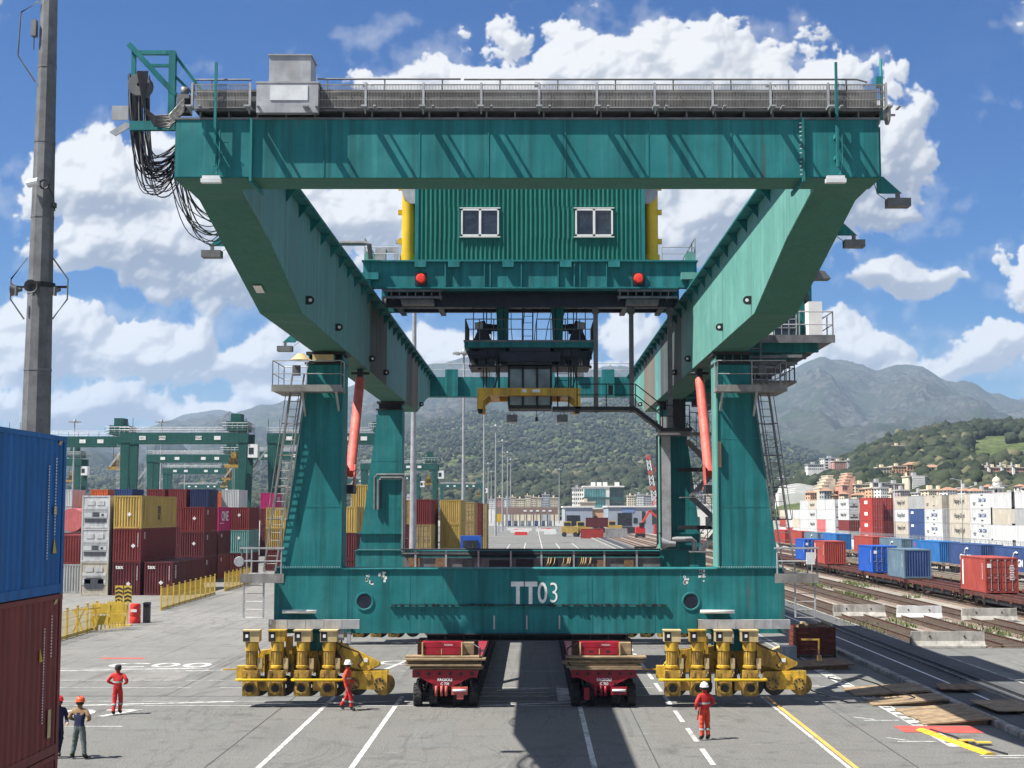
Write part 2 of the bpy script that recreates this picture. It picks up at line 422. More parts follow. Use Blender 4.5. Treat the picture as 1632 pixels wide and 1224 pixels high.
# ------------------------------------------------------------------ ground
import numpy as np
def ground_mat(name, cols, slab=0.0, fine=.5, patch=.03, crack=0.0, stain=.35, coarse=None):
    m = bpy.data.materials.new(name); m.use_nodes = True
    t = NT(m.node_tree); t.n.clear()
    b = t.new('ShaderNodeBsdfPrincipled'); t.l.new(b.outputs[0], t.new('ShaderNodeOutputMaterial').inputs[0])
    co = t.new('ShaderNodeTexCoord').outputs['Object']
    a, c2 = cols
    big = t.noise(co, patch, 5, .6, .6)
    c = t.mix(t.ss(big, .38, .62), a, c2)
    mid = t.noise(t.v('MULTIPLY', co, (1, .35, 1)), .5, 5, .65)
    c = t.mix(t.ss(mid, .45, .8, 0, stain), c, tuple(x * .52 for x in a))
    c = t.mix(t.ss(t.noise(co, .9, 6, .7), .55, .8, 0, .3), c, tuple(min(1, x * 1.5) for x in a))
    tyre = t.noise(t.v('MULTIPLY', co, (2.2, .05, 1)), 1, 3, .6)
    c = t.mix(t.ss(tyre, .52, .72, 0, .5), c, tuple(x * .45 for x in a))
    agg = t.noise(co, 7, 4, .8)
    c = t.mix(t.ss(agg, .3, .7, 0, fine), c, tuple(x * .55 for x in c2))
    agg2 = t.noise(t.v('ADD', co, (9, 4, 0)), 5, 3, .75)
    c = t.mix(t.ss(agg2, .52, .72, 0, fine * .8), c, tuple(min(1, x * 1.75) for x in c2))
    if coarse:
        y = t.sep(co)[1]; x = t.sep(co)[0]
        k = t.ss(t.m('ADD', y, t.m('MULTIPLY', big, 2)), 57.0, 54.6)
        cc = t.mix(t.ss(t.noise(co, 15, 5, .8), .34, .68), tuple(v * .62 for v in coarse), tuple(min(1, v * 1.3) for v in coarse))
        cc = t.mix(t.ss(mid, .45, .8, 0, stain), cc, tuple(v * .55 for v in coarse))
        c = t.mix(k, c, cc)
    # tyre and skid marks, oil spots
    sk = t.noise(t.v('ADD', t.v('MULTIPLY', co, (1.1, .06, 1)), t.xyz(t.m('MULTIPLY', t.noise(co, .05, 2, .5), 9), 0, 0)), 1.6, 2, .5)
    c = t.mix(t.m('MULTIPLY', t.ss(t.m('ABSOLUTE', t.m('SUBTRACT', sk, .5)), .018, .004), t.ss(big, .40, .58, 0, .3)), c, tuple(x * .35 for x in a))
    sk2 = t.noise(t.v('ADD', t.v('MULTIPLY', co, (.05, .9, 1)), t.xyz(0, t.m('MULTIPLY', t.noise(co, .07, 2, .5), 6), 0)), 1.3, 2, .5)
    c = t.mix(t.m('MULTIPLY', t.ss(t.m('ABSOLUTE', t.m('SUBTRACT', sk2, .47)), .016, .004), t.ss(big, .60, .42, 0, .14)), c, tuple(x * .4 for x in a))
    c = t.mix(t.ss(t.noise(co, .8, 5, .65), .54, .72, 0, .55), c, tuple(x * .4 for x in a))
    c = t.mix(t.ss(t.noise(t.v('MULTIPLY', co, (.5, 2.4, 1)), .8, 6, .75), .57, .72, 0, .4), c, tuple(min(1, x * 1.9) for x in a))
    if crack:
        vo = t.new('ShaderNodeTexVoronoi', feature='DISTANCE_TO_EDGE'); vo.inputs['Scale'].default_value = .11
        t.l.new(t.v('ADD', co, t.xyz(t.m('MULTIPLY', t.noise(co, .6, 4, .6), 2.5), t.m('MULTIPLY', t.noise(co, .7, 4, .6), 2.5), 0)), vo.inputs['Vector'])
        c = t.mix(t.ss(vo.outputs['Distance'], .016, .004, 0, crack), c, (.05, .05, .05))
    if slab:
        br = t.new('ShaderNodeTexBrick'); br.offset = 0
        for k_, v_ in (('Scale', 1.0), ('Mortar Size', .035), ('Brick Width', slab), ('Row Height', slab * .8), ('Mortar Smooth', .3)): br.inputs[k_].default_value = v_
        t.l.new(co, br.inputs['Vector'])
        c = t.mix(t.m('MULTIPLY', br.outputs['Fac'], .55), c, (.07, .07, .065))
    t.l.new(c, b.inputs['Base Color']); b.inputs['Roughness'].default_value = .9; b.inputs['Specular IOR Level'].default_value = .25
    bp = t.new('ShaderNodeBump'); bp.inputs['Strength'].default_value = .35; bp.inputs['Distance'].default_value = .02
    t.l.new(t.noise(co, 18, 4, .75), bp.inputs['Height']); t.l.new(bp.outputs[0], b.inputs['Normal'])
    return m
M['land'] = ground_mat('hard standing', ((.24, .235, .22), (.29, .285, .265)), 0, .2, .004)
M['apron'] = ground_mat('apron asphalt', ((.132, .135, .128), (.165, .165, .157)), 0, .25, .05, .16, .35, coarse=(.150, .147, .138))
M['slabs'] = ground_mat('concrete slabs', ((.165, .162, .152), (.20, .195, .183)), 7.5, .15, .06, .25, .45)
M['ballast'] = ground_mat('pale ballast', ((.25, .232, .198), (.33, .31, .27)), 0, .6, .06, 0, .5)
M['ballast_d'] = ground_mat('rusty ballast', ((.16, .115, .09), (.21, .16, .125)), 0, .7, .1, 0, .4)
M['patch'] = ground_mat('patched asphalt', ((.135, .138, .132), (.16, .16, .152)), 0, .3, .2, .2, .3)
M['strip'] = ground_mat('rail strip asphalt', ((.085, .086, .088), (.11, .11, .11)), 0, .3, .1, .3, .3)
def sheet(name, x0, x1, y0, y1, z, m): return struct(MB().quad((x0, y0, z), (x1, y0, z), (x1, y1, z), (x0, y1, z)), name, m)
sheet('ground', -9000, 9000, -300, 12000, -.02, M['land'])
sheet('apron', -70, 15.72, 8, 720, 0.0, M['apron'])
# pale concrete lane beside the yellow fence (its inner edge runs obliquely)
struct(MB().quad((-32, 62, .005), (-15.5, 62.5, .005), (-9.6, 104, .005), (-27, 150, .005)), 'concrete_lane', M['slabs'])
struct(MB().quad((-70, 82, .0045), (-28.4, 82, .0045), (-28.4, 190, .0045), (-70, 190, .0045)), 'stacking_yard', M['slabs'])
# raised rail strip with kerb
KX = 15.72
sheet('rail_strip', KX + .3, 20.3, 8, 720, .19, M['strip'])
struct(MB().box(20.3, 20.45, 8, 720, -.02, .19), 'strip_edge', M['concrete'])
kerb = bpy.data.objects.new('kerb', None); COL.objects.link(kerb); kerb['kind'] = 'structure'; ROOT['kerb'] = Vector((0, 0, 0))
ks = []
for i in range(4):
    mb = MB(); L = 1.16; j = [random.uniform(-.012, .012) for _ in range(6)]
    mb.prism([(KX + j[0], -.02), (KX + j[1] + .01, .16 + j[2]), (KX + .05, .205 + j[3]), (KX + .299, .205), (KX + .299, -.02)], 'y', 0, L)
    ks.append(mb.mesh('kerb_stone', M['concrete']))
y = 36.0; i = 0
while y < 150:
    if not (53.4 < y < 0): inst(ks[i % 4], 'kerb_stone', kerb, (random.uniform(-.02, .02), y, random.uniform(-.012, .006)))
    y += 1.19; i += 1
struct(MB().box(KX, KX + .29, 150.2, 720, -.02, .2), 'far_kerb', M['concrete'], kerb)
# railway yard
sheet('ballast_bed', 20.45, 64, 8, 900, .02, M['ballast'])
sheet('crossing', 20.46, 70, 30, 76.3, .06, M['apron'])
def ray_track(xc, y0, y1, name='railway_track', label=None, z=.0):
    o = bpy.data.objects.new(name, None); COL.objects.link(o); o['kind'] = 'structure'; ROOT[o.name] = Vector((0, 0, 0))
    bed = MB().prism([(xc - 1.75, .021), (xc - 1.3, .10), (xc + 1.3, .10), (xc + 1.75, .021)], 'y', y0, y1); bed.build('track_bed', M['ballast_d'], o)
    for sgn in (-1, 1):
        x = xc + sgn * .7525
        MB().prism([(x - .07, .16), (x - .012, .19), (x - .012, .25), (x - .036, .265), (x - .036, .30), (x + .036, .30), (x + .036, .265), (x + .012, .25), (x + .012, .19), (x + .07, .16)], 'y', y0, y1).build('rail', M['rail'], o)
    sl = MB(); y = y0 + .3
    while y < min(y1, 260): sl.box(xc - 1.25, xc + 1.25, y - .12, y + .12, .08, .158); y += .62
    sl.build('sleepers', M['sleeper'], o, kind='stuff')
    return o
M['rail'] = mat('rusty rail', (.12, .072, .05), .5, .5, .25, 2)
M['sleeper'] = mat('weathered sleeper', (.11, .085, .065), .9, 0, .3, 1.2)
for xc, y0 in ((21.9, 78.6), (25.7, 76.4), (29.7, 76.4), (34.55, 76.4), (40.2, 76.4), (45.5, 76.4)): ray_track(xc, y0, 760)
# crane rail along the strip
cr = bpy.data.objects.new('crane_rail', None); COL.objects.link(cr); cr['kind'] = 'structure'; ROOT['crane_rail'] = Vector((0, 0, 0))
for x, w in ((18.2, .26), (18.75, .1)):
    MB().prism([(x - w / 2, .194), (x - w * .3, .24), (x - w * .3, .30), (x + w * .3, .30), (x + w * .3, .24), (x + w / 2, .194)], 'y', 8, 720).build('rail', M['dark'], cr)
MB().box(17.2, 17.3, 8, 720, .194, .2).build('painted_line', M['white'], cr)
# ------------------------------------------------------------------ painted markings
M['line'] = mat('road paint', (.56, .56, .53), .75, 0, .15, .7, grime=1.0, gcol=(.22, .22, .205), gscale=(3.2, 3.2, 3.2), fine=.5)
M['line_y'] = mat('orange road paint', (.62, .34, .06), .75, 0, .15, .7, grime=.5, gcol=(.36, .25, .12), gscale=(3, 3, 3))
M['line_r'] = mat('red road paint', (.55, .06, .045), .75, 0, .15, 1.2, grime=.5, gcol=(.3, .14, .11), gscale=(3, 3, 3))
mk = bpy.data.objects.new('road_markings', None); COL.objects.link(mk); mk['kind'] = 'structure'; ROOT['road_markings'] = Vector((0, 0, 0))
def line(x0, y0, x1, y1, w, m='line', z=.009, name='painted_line'):
    p, q = Vector((x0, y0, 0)), Vector((x1, y1, 0)); d = (q - p).normalized(); n = Vector((-d.y, d.x, 0)) * w / 2
    MB().quad(*(Vector((v.x, v.y, z)) for v in (p - n, q - n, q + n, p + n))).build(name, M[m], mk)
line(-7.85, 36, -7.85, 57.0, .17); line(-5.19, 36, -5.19, 57.0, .17); line(1.75, 36, 1.75, 720, .17)
line(9.02, 36, 9.02, 57, .13); line(9.22, 36, 9.22, 57, .15, 'line_y')
for k in range(14): line(5.2, 37.6 + k * 4.2, 5.2, 40.4 + k * 4.2, .16)
line(-5.19, 70, -5.19, 320, .16); line(-8.0, 60, -5.3, 76, .2)
for x, a, b in ((5.2, 110, 330), (8.9, 90, 330), (-1.8, 150, 330)): line(x, a, x, b, .18)
for k in range(26): line(13.2, 45 + k * 1.0, 13.2, 45.62 + k * 1.0, .3, 'line')          # dashed plate line by the kerb
line(13.0, 45, 13.0, 110, .08); line(13.42, 45, 13.42, 110, .08)
for y in (55.6, 54.35): line(-60, y, 4.2, y, .09)
for y, a, b in ((67.2, -60, -8), (66.0, -60, 8), (59.8, -60, -14.2), (59.8, -13, -7), (59.8, -4, 5), (62.4, -60, -9), (49.2, -20, -14), (57.4, -2, 6)): line(a, y, b, y, .09)
for (x0, y0, x1, y1) in ((-17.5, 54.4, -11.5, 55.5), (-22, 66.2, -15, 67.2), (-10.5, 54.4, -5.6, 55.5), (-1.5, 59, 3.2, 60.6), (-2, 54.4, 2.4, 55.5), (-16, 66.2, -10, 67.1)): line(x0, y0, x1, y1, .22)
line(1.2, 55.8, 1.2, 60.2, .5); line(-2.6, 57.0, .6, 57.0, .10); line(-2.6, 58.2, .6, 58.2, .10)
for y in (46.0, 50.6, 56.6, 60.2, 64): line(11.6, y, 12.8, y, .12); line(11.4, y + .8, 12.0, y + .2, .1)
line(13.4, 43.0, 15.2, 43.0, .1); line(13.4, 43.4, 15.2, 43.4, .1)
MB().quad((12.3, 47.9, .012), (14.9, 47.7, .012), (14.9, 49.2, .012), (12.3, 49.3, .012)).build('painted_patch', M['line_r'], mk)
MB().quad((17.5 - 1.4, 43.4, .196), (17.0, 43.4, .196), (17.0, 45.4, .196), (16.1, 45.4, .196)).build('painted_patch', M['line_r'], mk)
MB().quad((-21.5, 71.4, .012), (-19.4, 71.4, .012), (-19.4, 71.9, .012), (-21.5, 71.9, .012)).build('painted_patch', M['line_r'], mk)
for body, x, y, sz in (('C00', -17.8, 68.4, 2.6), ('007', -16.6, 52.3, 2.6), ('C0', -5.9, 69.5, 2.6)):
    o = lettering(body, sz, M['line'], mk, (x, y, .010), '+z', sx=1.15, name='painted_number'); o.scale = (1, 1.0, 1)
for k, (x, y, w, l) in enumerate(((-12.5, 49.5, 4.2, 2.2), (-3.4, 47.5, 1.6, 5.5), (3.3, 50.5, 1.2, 7.0), (7.4, 60.5, 2.6, 3.0), (-9.6, 63.5, 6.0, 1.1), (-18, 58, 7.5, 1.4), (-2.0, 66, 1.4, 9), (11.6, 52.0, 1.6, 4.0), (-21, 75, 5, 1.6))):
    MB().quad((x - w / 2, y - l / 2, .0045), (x + w / 2, y - l / 2 + .1, .0045), (x + w / 2 - .1, y + l / 2, .0045), (x - w / 2 + .05, y + l / 2, .0045)).build('asphalt_patch', M['patch'], mk)
M['joint'] = mat('bitumen joint', (.045, .045, .045), .8, 0, .3, 1)
for (x0, y0, x1, y1, w) in ((-40, 57.1, 15.5, 57.1, .05), (-9.4, 36, -9.4, 57, .04), (3.6, 36, 3.6, 110, .035), (-3.9, 57.2, -3.9, 110, .04), (11.0, 36, 11.0, 110, .04), (-40, 78, 15.5, 78, .05), (-14.6, 57.2, -14.6, 100, .04)): line(x0, y0, x1, y1, w, 'joint', .0052, 'pavement_joint')
# drain covers
for x, y in ((-4.6, 77), (-3.2, 77.2), (-2.2, 62)):
    MB().box(x - .6, x + .6, y - .35, y + .35, .003, .013).build('drain_cover', M['dark'], mk)
# ------------------------------------------------------------------ hills and mountains
def interp(pts, u):
    if u <= pts[0][0]: return pts[0][1]
    for (a, b), (c, d) in zip(pts, pts[1:]):
        if u <= c:
            k = (u - a) / (c - a); k = k * k * (3 - 2 * k) * .5 + k * .5
            return b + (d - b) * k
    return pts[-1][1]
def hill(name, sil, Yr, Yf, zf, pw, amp, wl, u0, u1, nu, nt, m, ridge=.35, back=.35, seed=0, jag=0.0):
    rows = []; us = [u0 + (u1 - u0) * i / nu for i in range(nu + 1)]
    V = []; 
    ts = [j / nt for j in range(nt + 1)] + [1 + back * .5, 1 + back]
    for t in ts:
        Y = Yf + (Yr - Yf) * t
        row = []
        for u in us:
            zr = CAMH + (815 - interp(sil, u)) / FPX * Yr
            X = (u - 850) / FPX * Y
            if t <= 1: z = zf + (zr - zf) * (t ** pw)
            else: z = zr - (zr - zf) * (t - 1) * 1.4
            p = Vector((X / wl + seed, Y / wl * .5, seed * 1.7))
            n = mnoise.ridged_multi_fractal(p, .9, 2.1, 5, 1.0, 2.0) - 1.1
            n2 = mnoise.fractal(p * 3.1, 1.0, 2.0, 4)
            env = min(1, t * 3) * (1 - (1 - ridge) * max(0, t - .6) / .4 if t < 1 else ridge)
            z += (n * .7 + n2 * .4) * amp * env + jag * mnoise.fractal(p * 9, 1, 2, 3) * (1 if t > .9 else t)
            row.append((X, Y, z))
        rows.append(row); V += row
    n = nu + 1
    mb = MB(); mb.v = V
    mb.f = [[j * n + i, j * n + i + 1, (j + 1) * n + i + 1, (j + 1) * n + i] for j in range(len(ts) - 1) for i in range(nu)]
    mb.mi = [0] * len(mb.f); mb.sm = [True] * len(mb.f)
    me = bpy.data.meshes.new(name); me.from_pydata(mb.v, [], mb.f); me.materials.append(m); me.polygons.foreach_set('use_smooth', mb.sm)
    o = bpy.data.objects.new(name, me); COL.objects.link(o); o['kind'] = 'structure'; ROOT[o.name] = Vector((0, 0, 0))
    return np.array(V).reshape(len(ts), n, 3)[:nt + 1]
def slope_mat(name, stops, scale, dark, rock=None, rz=(0, 1), patch=.004):
    m = bpy.data.materials.new(name); m.use_nodes = True
    t = NT(m.node_tree); t.n.clear()
    b = t.new('ShaderNodeBsdfPrincipled'); t.l.new(b.outputs[0], t.new('ShaderNodeOutputMaterial').inputs[0])
    co = t.new('ShaderNodeTexCoord').outputs['Object']
    vo = t.new('ShaderNodeTexVoronoi'); vo.inputs['Scale'].default_value = scale; t.l.new(co, vo.inputs['Vector'])
    r = t.noise(vo.outputs['Color'], 3, 1)
    k = t.ss(t.sep(vo.outputs['Color'])[0], 0, 1)
    c = t.mix(k, stops[0], stops[1])
    c = t.mix(t.ss(t.noise(co, patch, 5, .6), .42, .62), c, t.mix(k, stops[2], stops[3]))
    c = t.mix(t.ss(vo.outputs['Distance'], .35, .75, 0, .75), c, dark)
    if rock:
        z = t.sep(co)[2]
        zz = t.m('ADD', z, t.m('MULTIPLY', t.m('SUBTRACT', t.noise(co, patch * 1.6, 6, .65), .5), (rz[1] - rz[0]) * 2.2))
        rk = t.mix(t.ss(t.noise(t.v('MULTIPLY', co, (1, 1, .4)), .05, 8, .75), .42, .62), rock[0], rock[1])
        rk = t.mix(t.ss(t.noise(co, .006, 5, .6), .45, .65), rk, rock[2])
        c = t.mix(t.ss(zz, rz[0], rz[1]), c, rk)
    t.l.new(c, b.inputs['Base Color']); b.inputs['Roughness'].default_value = .95; b.inputs['Specular IOR Level'].default_value = .1
    bp = t.new('ShaderNodeBump'); bp.inputs['Strength'].default_value = .9; bp.inputs['Distance'].default_value = 6 if rock else 3
    bh = t.m('ADD', t.m('MULTIPLY', vo.outputs['Distance'], -.6), t.noise(co, scale * .5, 5, .65))
    t.l.new(bh, bp.inputs['Height']); t.l.new(bp.outputs[0], b.inputs['Normal'])
    return m
M['mount'] = slope_mat('bare mountain slope', ((.022, .032, .016), (.04, .05, .027), (.03, .036, .022), (.05, .055, .034)), .035, (.012, .017, .012),
                       ((.020, .024, .022), (.085, .083, .072), (.030, .042, .026)), (90, 300), .0012)
M['wood_hill'] = slope_mat('wooded slope', ((.035, .055, .018), (.075, .10, .03), (.06, .07, .035), (.10, .12, .045)), .09, (.012, .02, .01), None, patch=.006)
M['near_hill'] = slope_mat('grassy terraced slope', ((.06, .085, .025), (.09, .115, .04), (.10, .12, .045), (.125, .14, .06)), .2, (.04, .055, .02), None, patch=.012)
hill('far_mountain', [(-300, 720), (0, 715), (110, 708), (200, 690), (250, 678), (300, 659), (345, 652), (400, 664), (470, 690), (600, 720)], 9000, 6500, 60, 1.0, 40, 700, -350, 700, 90, 30, M['mount'], seed=3)
hill('far_peak', [(1480, 690), (1560, 650), (1600, 641), (1640, 634), (1720, 640), (2000, 660)], 9000, 6500, 60, 1.0, 40, 700, 1450, 2050, 60, 24, M['mount'], seed=8)
hill('mountain', [(-400, 735), (0, 725), (120, 712), (200, 700), (290, 678), (360, 664), (430, 652), (500, 628), (600, 604), (690, 588), (760, 575), (860, 572), (960, 580), (1060, 592), (1150, 596), (1245, 596), (1310, 571), (1345, 579), (1395, 590), (1430, 583), (1470, 592), (1520, 614), (1550, 611), (1585, 628), (1640, 648), (1750, 668), (2100, 700)],
     7000, 2600, 20, 1.12, 150, 520, -450, 2150, 300, 110, M['mount'], seed=1, jag=9)
HM = hill('wooded_hill', [(-400, 760), (100, 752), (250, 742), (380, 740), (480, 728), (560, 712), (640, 690), (700, 668), (780, 652), (860, 655), (930, 640), (1000, 634), (1060, 645), (1130, 668), (1200, 690), (1280, 716), (1380, 732), (1500, 742), (2100, 752)],
     3600, 1500, 5, 1.1, 30, 380, -420, 2120, 220, 70, M['wood_hill'], seed=5)
HF = hill('low_hill', [(380, 800), (500, 790), (620, 778), (720, 766), (830, 756), (900, 760), (980, 748), (1060, 742), (1120, 748), (1200, 752), (1260, 750), (1330, 762), (1400, 785)],
     1650, 1150, 3, 1.0, 7, 120, 370, 1410, 110, 24, M['wood_hill'], seed=9)
HN = hill('green_hill', [(1235, 788), (1290, 765), (1345, 738), (1380, 722), (1425, 704), (1470, 692), (1520, 685), (1560, 681), (1632, 679), (1750, 672), (1900, 670)],
     1350, 640, 6, 1.05, 6, 120, 1235, 1900, 130, 50, M['near_hill'], seed=12)
# woods: crowns of every tree as real clumps, one mass per hill
def ico(sub):
    ph = (1 + 5 ** .5) / 2
    v = [(-1, ph, 0), (1, ph, 0), (-1, -ph, 0), (1, -ph, 0), (0, -1, ph), (0, 1, ph), (0, -1, -ph), (0, 1, -ph), (ph, 0, -1), (ph, 0, 1), (-ph, 0, -1), (-ph, 0, 1)]
    f = [(0, 11, 5), (0, 5, 1), (0, 1, 7), (0, 7, 10), (0, 10, 11), (1, 5, 9), (5, 11, 4), (11, 10, 2), (10, 7, 6), (7, 1, 8), (3, 9, 4), (3, 4, 2), (3, 2, 6), (3, 6, 8), (3, 8, 9), (4, 9, 5), (2, 4, 11), (6, 2, 10), (8, 6, 7), (9, 8, 1)]
    v = [np.array(x) / np.linalg.norm(x) for x in v]
    for _ in range(sub):
        nf = []; mid = {}
        def mp(a, b):
            k = (min(a, b), max(a, b))
            if k not in mid: m_ = v[a] + v[b]; v.append(m_ / np.linalg.norm(m_)); mid[k] = len(v) - 1
            return mid[k]
        for a, b, c in f: ab, bc, ca = mp(a, b), mp(b, c), mp(c, a); nf += [(a, ab, ca), (b, bc, ab), (c, ca, bc), (ab, bc, ca)]
        f = nf
    return np.array(v), np.array(f)
ICO = {0: ico(0), 1: ico(1), 2: ico(2)}
def crown_mat():
    m = bpy.data.materials.new('tree crowns'); m.use_nodes = True
    t = NT(m.node_tree); t.n.clear()
    b = t.new('ShaderNodeBsdfPrincipled'); t.l.new(b.outputs[0], t.new('ShaderNodeOutputMaterial').inputs[0])
    at = t.new('ShaderNodeAttribute'); at.attribute_name = 'tone'
    k = at.outputs['Fac']
    co = t.new('ShaderNodeTexCoord').outputs['Object']
    c = t.mix(t.ss(k, .0, .45), (.013, .021, .013), (.030, .040, .021))
    c = t.mix(t.ss(k, .45, .8), c, (.056, .065, .036))
    c = t.mix(t.ss(k, .84, 1.0), c, (.14, .13, .075))
    c = t.mix(t.ss(t.noise(co, .012, 4, .6), .5, .66, 0, .5), c, (.055, .05, .035))
    c = t.mix(t.ss(t.noise(co, .9, 4, .7), .35, .7, 0, .6), c, t.v('MULTIPLY', c, (.45, .5, .45)))
    t.l.new(c, b.inputs['Base Color']); b.inputs['Roughness'].default_value = .9; b.inputs['Specular IOR Level'].default_value = .15
    return m
M['crown'] = crown_mat()
def woods(name, label, grid, count, size, sub, tmax=.98, seed=1, lump=1, keep=None):
    rg = np.random.default_rng(seed); nt, nu, _ = grid.shape
    tt = rg.random(count) ** .75 * tmax * (nt - 1); uu = rg.random(count) * (nu - 1.001)
    j = np.minimum(tt.astype(int), nt - 2); i = uu.astype(int); a = (tt - j)[:, None]; bb = (uu - i)[:, None]
    P = grid[j, i] * (1 - a) * (1 - bb) + grid[j, i + 1] * (1 - a) * bb + grid[j + 1, i] * a * (1 - bb) + grid[j + 1, i + 1] * a * bb
    if keep is not None:
        k = np.array([keep(*p) for p in P]); P = P[k]
    iv, jf = ICO[sub]; nv = len(iv); VV = []; TT = []
    tone0 = np.array([mnoise.noise(Vector((p[0] / 90, p[1] / 90, seed))) for p in P]) * .5 + .42
    for l in range(lump):
        n = len(P); s = rg.uniform(size[0], size[1], n)[:, None] * (1 if l == 0 else rg.uniform(.3, .68))
        sc = np.concatenate([s, s, s * rg.uniform(.75, 1.25, (n, 1))], 1) / 2
        off = np.zeros((n, 3)) if l == 0 else np.concatenate([rg.normal(0, 1, (n, 2)) * s * .45, rg.uniform(.0, .5, (n, 1)) * s], 1)
        rad = rg.uniform(.5, 1.35, (n, nv, 1))
        V = iv[None] * rad * sc[:, None, :] + (P + off + np.concatenate([np.zeros((n, 2)), s * .36], 1))[:, None, :]
        VV.append(V.reshape(-1, 3)); tone = np.clip(tone0 + rg.normal(0, .22, n), 0, 1)
        TT.append(np.repeat(tone, nv))
    V = np.concatenate(VV); Tn = np.concatenate(TT); n = len(V) // nv
    F = (jf[None] + (np.arange(n) * nv)[:, None, None]).reshape(-1, 3)
    me = bpy.data.meshes.new(name); me.vertices.add(len(V)); me.vertices.foreach_set('co', V.ravel())
    me.loops.add(F.size); me.loops.foreach_set('vertex_index', F.ravel()); me.polygons.add(len(F))
    me.polygons.foreach_set('loop_start', np.arange(0, F.size, 3)); me.polygons.foreach_set('loop_total', np.full(len(F), 3))
    at = me.attributes.new('tone', 'FLOAT', 'POINT'); at.data.foreach_set('value', Tn)
    me.update(); me.validate(); me.materials.append(M['crown'])
    o = bpy.data.objects.new(name, me); COL.objects.link(o); tag(o, label, 'woodland', None, 'stuff')
woods('hillside_forest', 'hazy mixed forest covering the wooded hill behind the crane', HM, 40000, (3.5, 11), 0, seed=2)
woods('valley_forest', 'darker trees on the low hill behind the glass office block', HF, 4200, (5, 13), 0, seed=4, lump=5)
KEEP = [(1558, 1680, 736, 768, 817), (1394, 1472, 736, 764, 892), (1300, 1392, 746, 800, 745), (1386, 1448, 766, 795, 725), (1444, 1480, 754, 786, 716), (1475, 1503, 740, 757, 872), (1420, 1446, 706, 719, 1082), (1283, 1364, 728, 755, 1112), (1255, 1305, 765, 800, 880)]
def meadow(x, y, z):
    u = 850 + x / y * FPX; v = 815 - (z - CAMH) / y * FPX
    n = mnoise.noise(Vector((x / 60, y / 60, 4)))
    if any(a < u < b and c - 9 < v < d + 12 and y < Yb + 14 for a, b, c, d, Yb in KEEP): return False
    return not ((1545 < u and 695 < v < 742 and n > -.35) or (u < 1420 and v > 790))
woods('hilltop_forest', 'leafy olive and dark green trees on the near green hill at right', HN, 6200, (4.5, 12.5), 0, seed=6, lump=7, keep=meadow)
# ------------------------------------------------------------------ the gantry crane
XC = -0.15
CR = thing('gantry_crane', 'huge teal rail gantry crane marked TT03 raised on two red trailers', 'crane', (XC, 55, 0))
teal, pale, worn, flank = M['teal'], M['teal_pale'], M['teal_worn'], M['teal_flank']
def X(v): return XC + v
ZB, ZT = 13.5, 16.75
def zlow(y): return interp_lin([(33.5, 15.28), (36.0, 15.28), (44.3, ZB), (88.7, ZB), (98.5, 15.35), (101, 15.35)], y)
def interp_lin(p, u):
    for (a, b), (c, d) in zip(p, p[1:]):
        if u <= c: return b + (d - b) * max(0, (u - a)) / (c - a)
    return p[-1][1]
gus = MB().prism([(0, 0), (.34, 0), (0, -.42)], 'y', -.02, .02).mesh('gusset', teal)
lug = MB()
lp = [(0, -.22)] + [(.22 + .22 * math.sin(a), -.22 * math.cos(a)) for a in [i * math.pi / 8 for i in range(9)]] + [(0, .22)]
lug.prism(lp, 'y', -.03, .03); lug.cyl((.24, -.035, 0), (.24, .035, 0), .09, n=10, mi=1)
lug.v = [(x * .62, y, z * .62) for x, y, z in lug.v]
lug = lug.mesh('lifting_lug', [M['dark'], M['white']])
cols_l = ['teal_worn', 'teal_worn', 'teal_worn', 'teal_worn', 'teal_worn', 'teal_worn', 'teal_worn', 'teal_worn', 'teal_grey', 'teal_grey', 'teal_worn', 'teal_worn', 'teal_worn', 'teal_grey', 'teal_rust', 'teal_grey', 'teal_worn', 'teal_worn']
cols_r = ['teal_pale'] * 8 + ['teal_pale', 'teal_grey', 'teal_grey', 'teal_grey', 'teal_worn', 'teal_rust', 'teal_rust', 'teal_rust', 'teal_pale', 'teal_pale']
for sg in (-1, 1):
    prof = [(33.55, 15.28), (36.0, 15.28), (44.3, ZB), (88.7, ZB), (98.5, 15.35), (100.6, 15.35), (100.6, ZT), (33.55, ZT)]
    gd = MB().prism(prof, 'x', X(7.13 * sg), X(8.45 * sg)).build('girder', flank, CR)
    yy = 34.75; k = 0
    cl = cols_l if sg < 0 else cols_r
    while yy < 100.4:
        y2 = min(yy + 3.65, 100.5); y2 = 44.3 if yy < 44.3 < y2 - .2 else y2; y2 = 88.7 if yy < 88.7 < y2 - .2 else y2
        a, b = yy + .012, y2 - .012
        MB().prism([(a, zlow(a) + .012), (b, zlow(b) + .012), (b, ZT - .01), (a, ZT - .01)], 'x', X(7.10 * sg), X(7.135 * sg)).build('web_plate', M[cl[min(k, len(cl) - 1)]], gd)
        yy = y2; k += 1
    # top flange with trolley rail
    MB().box(X(6.74 * sg), X(8.5 * sg), 34.72, 100.6, ZT, ZT + .07).build('top_flange', teal, gd)
    MB().box(X(6.95 * sg), X(7.08 * sg), 35.5, 100, ZT + .07, ZT + .19).build('trolley_rail', M['dark'], gd)
    for i in range(28): inst(gus, 'gusset', gd, Vector((X(7.10 * sg), 36.4 + i * 2.28, ZT - .005)) - ROOT[CR.name], (0, 0, 0), (-sg, 1, 1))
    for y, z in ((44.8, 14.0), (51.6, 14.02), (62.4, 14.02), (68.4, 14.0), (90.2, 14.1)):
        inst(lug, 'lifting_lug', gd, Vector((X(7.10 * sg), y, z)) - ROOT[CR.name], (0, 0, 0), (-sg, 1, 1))
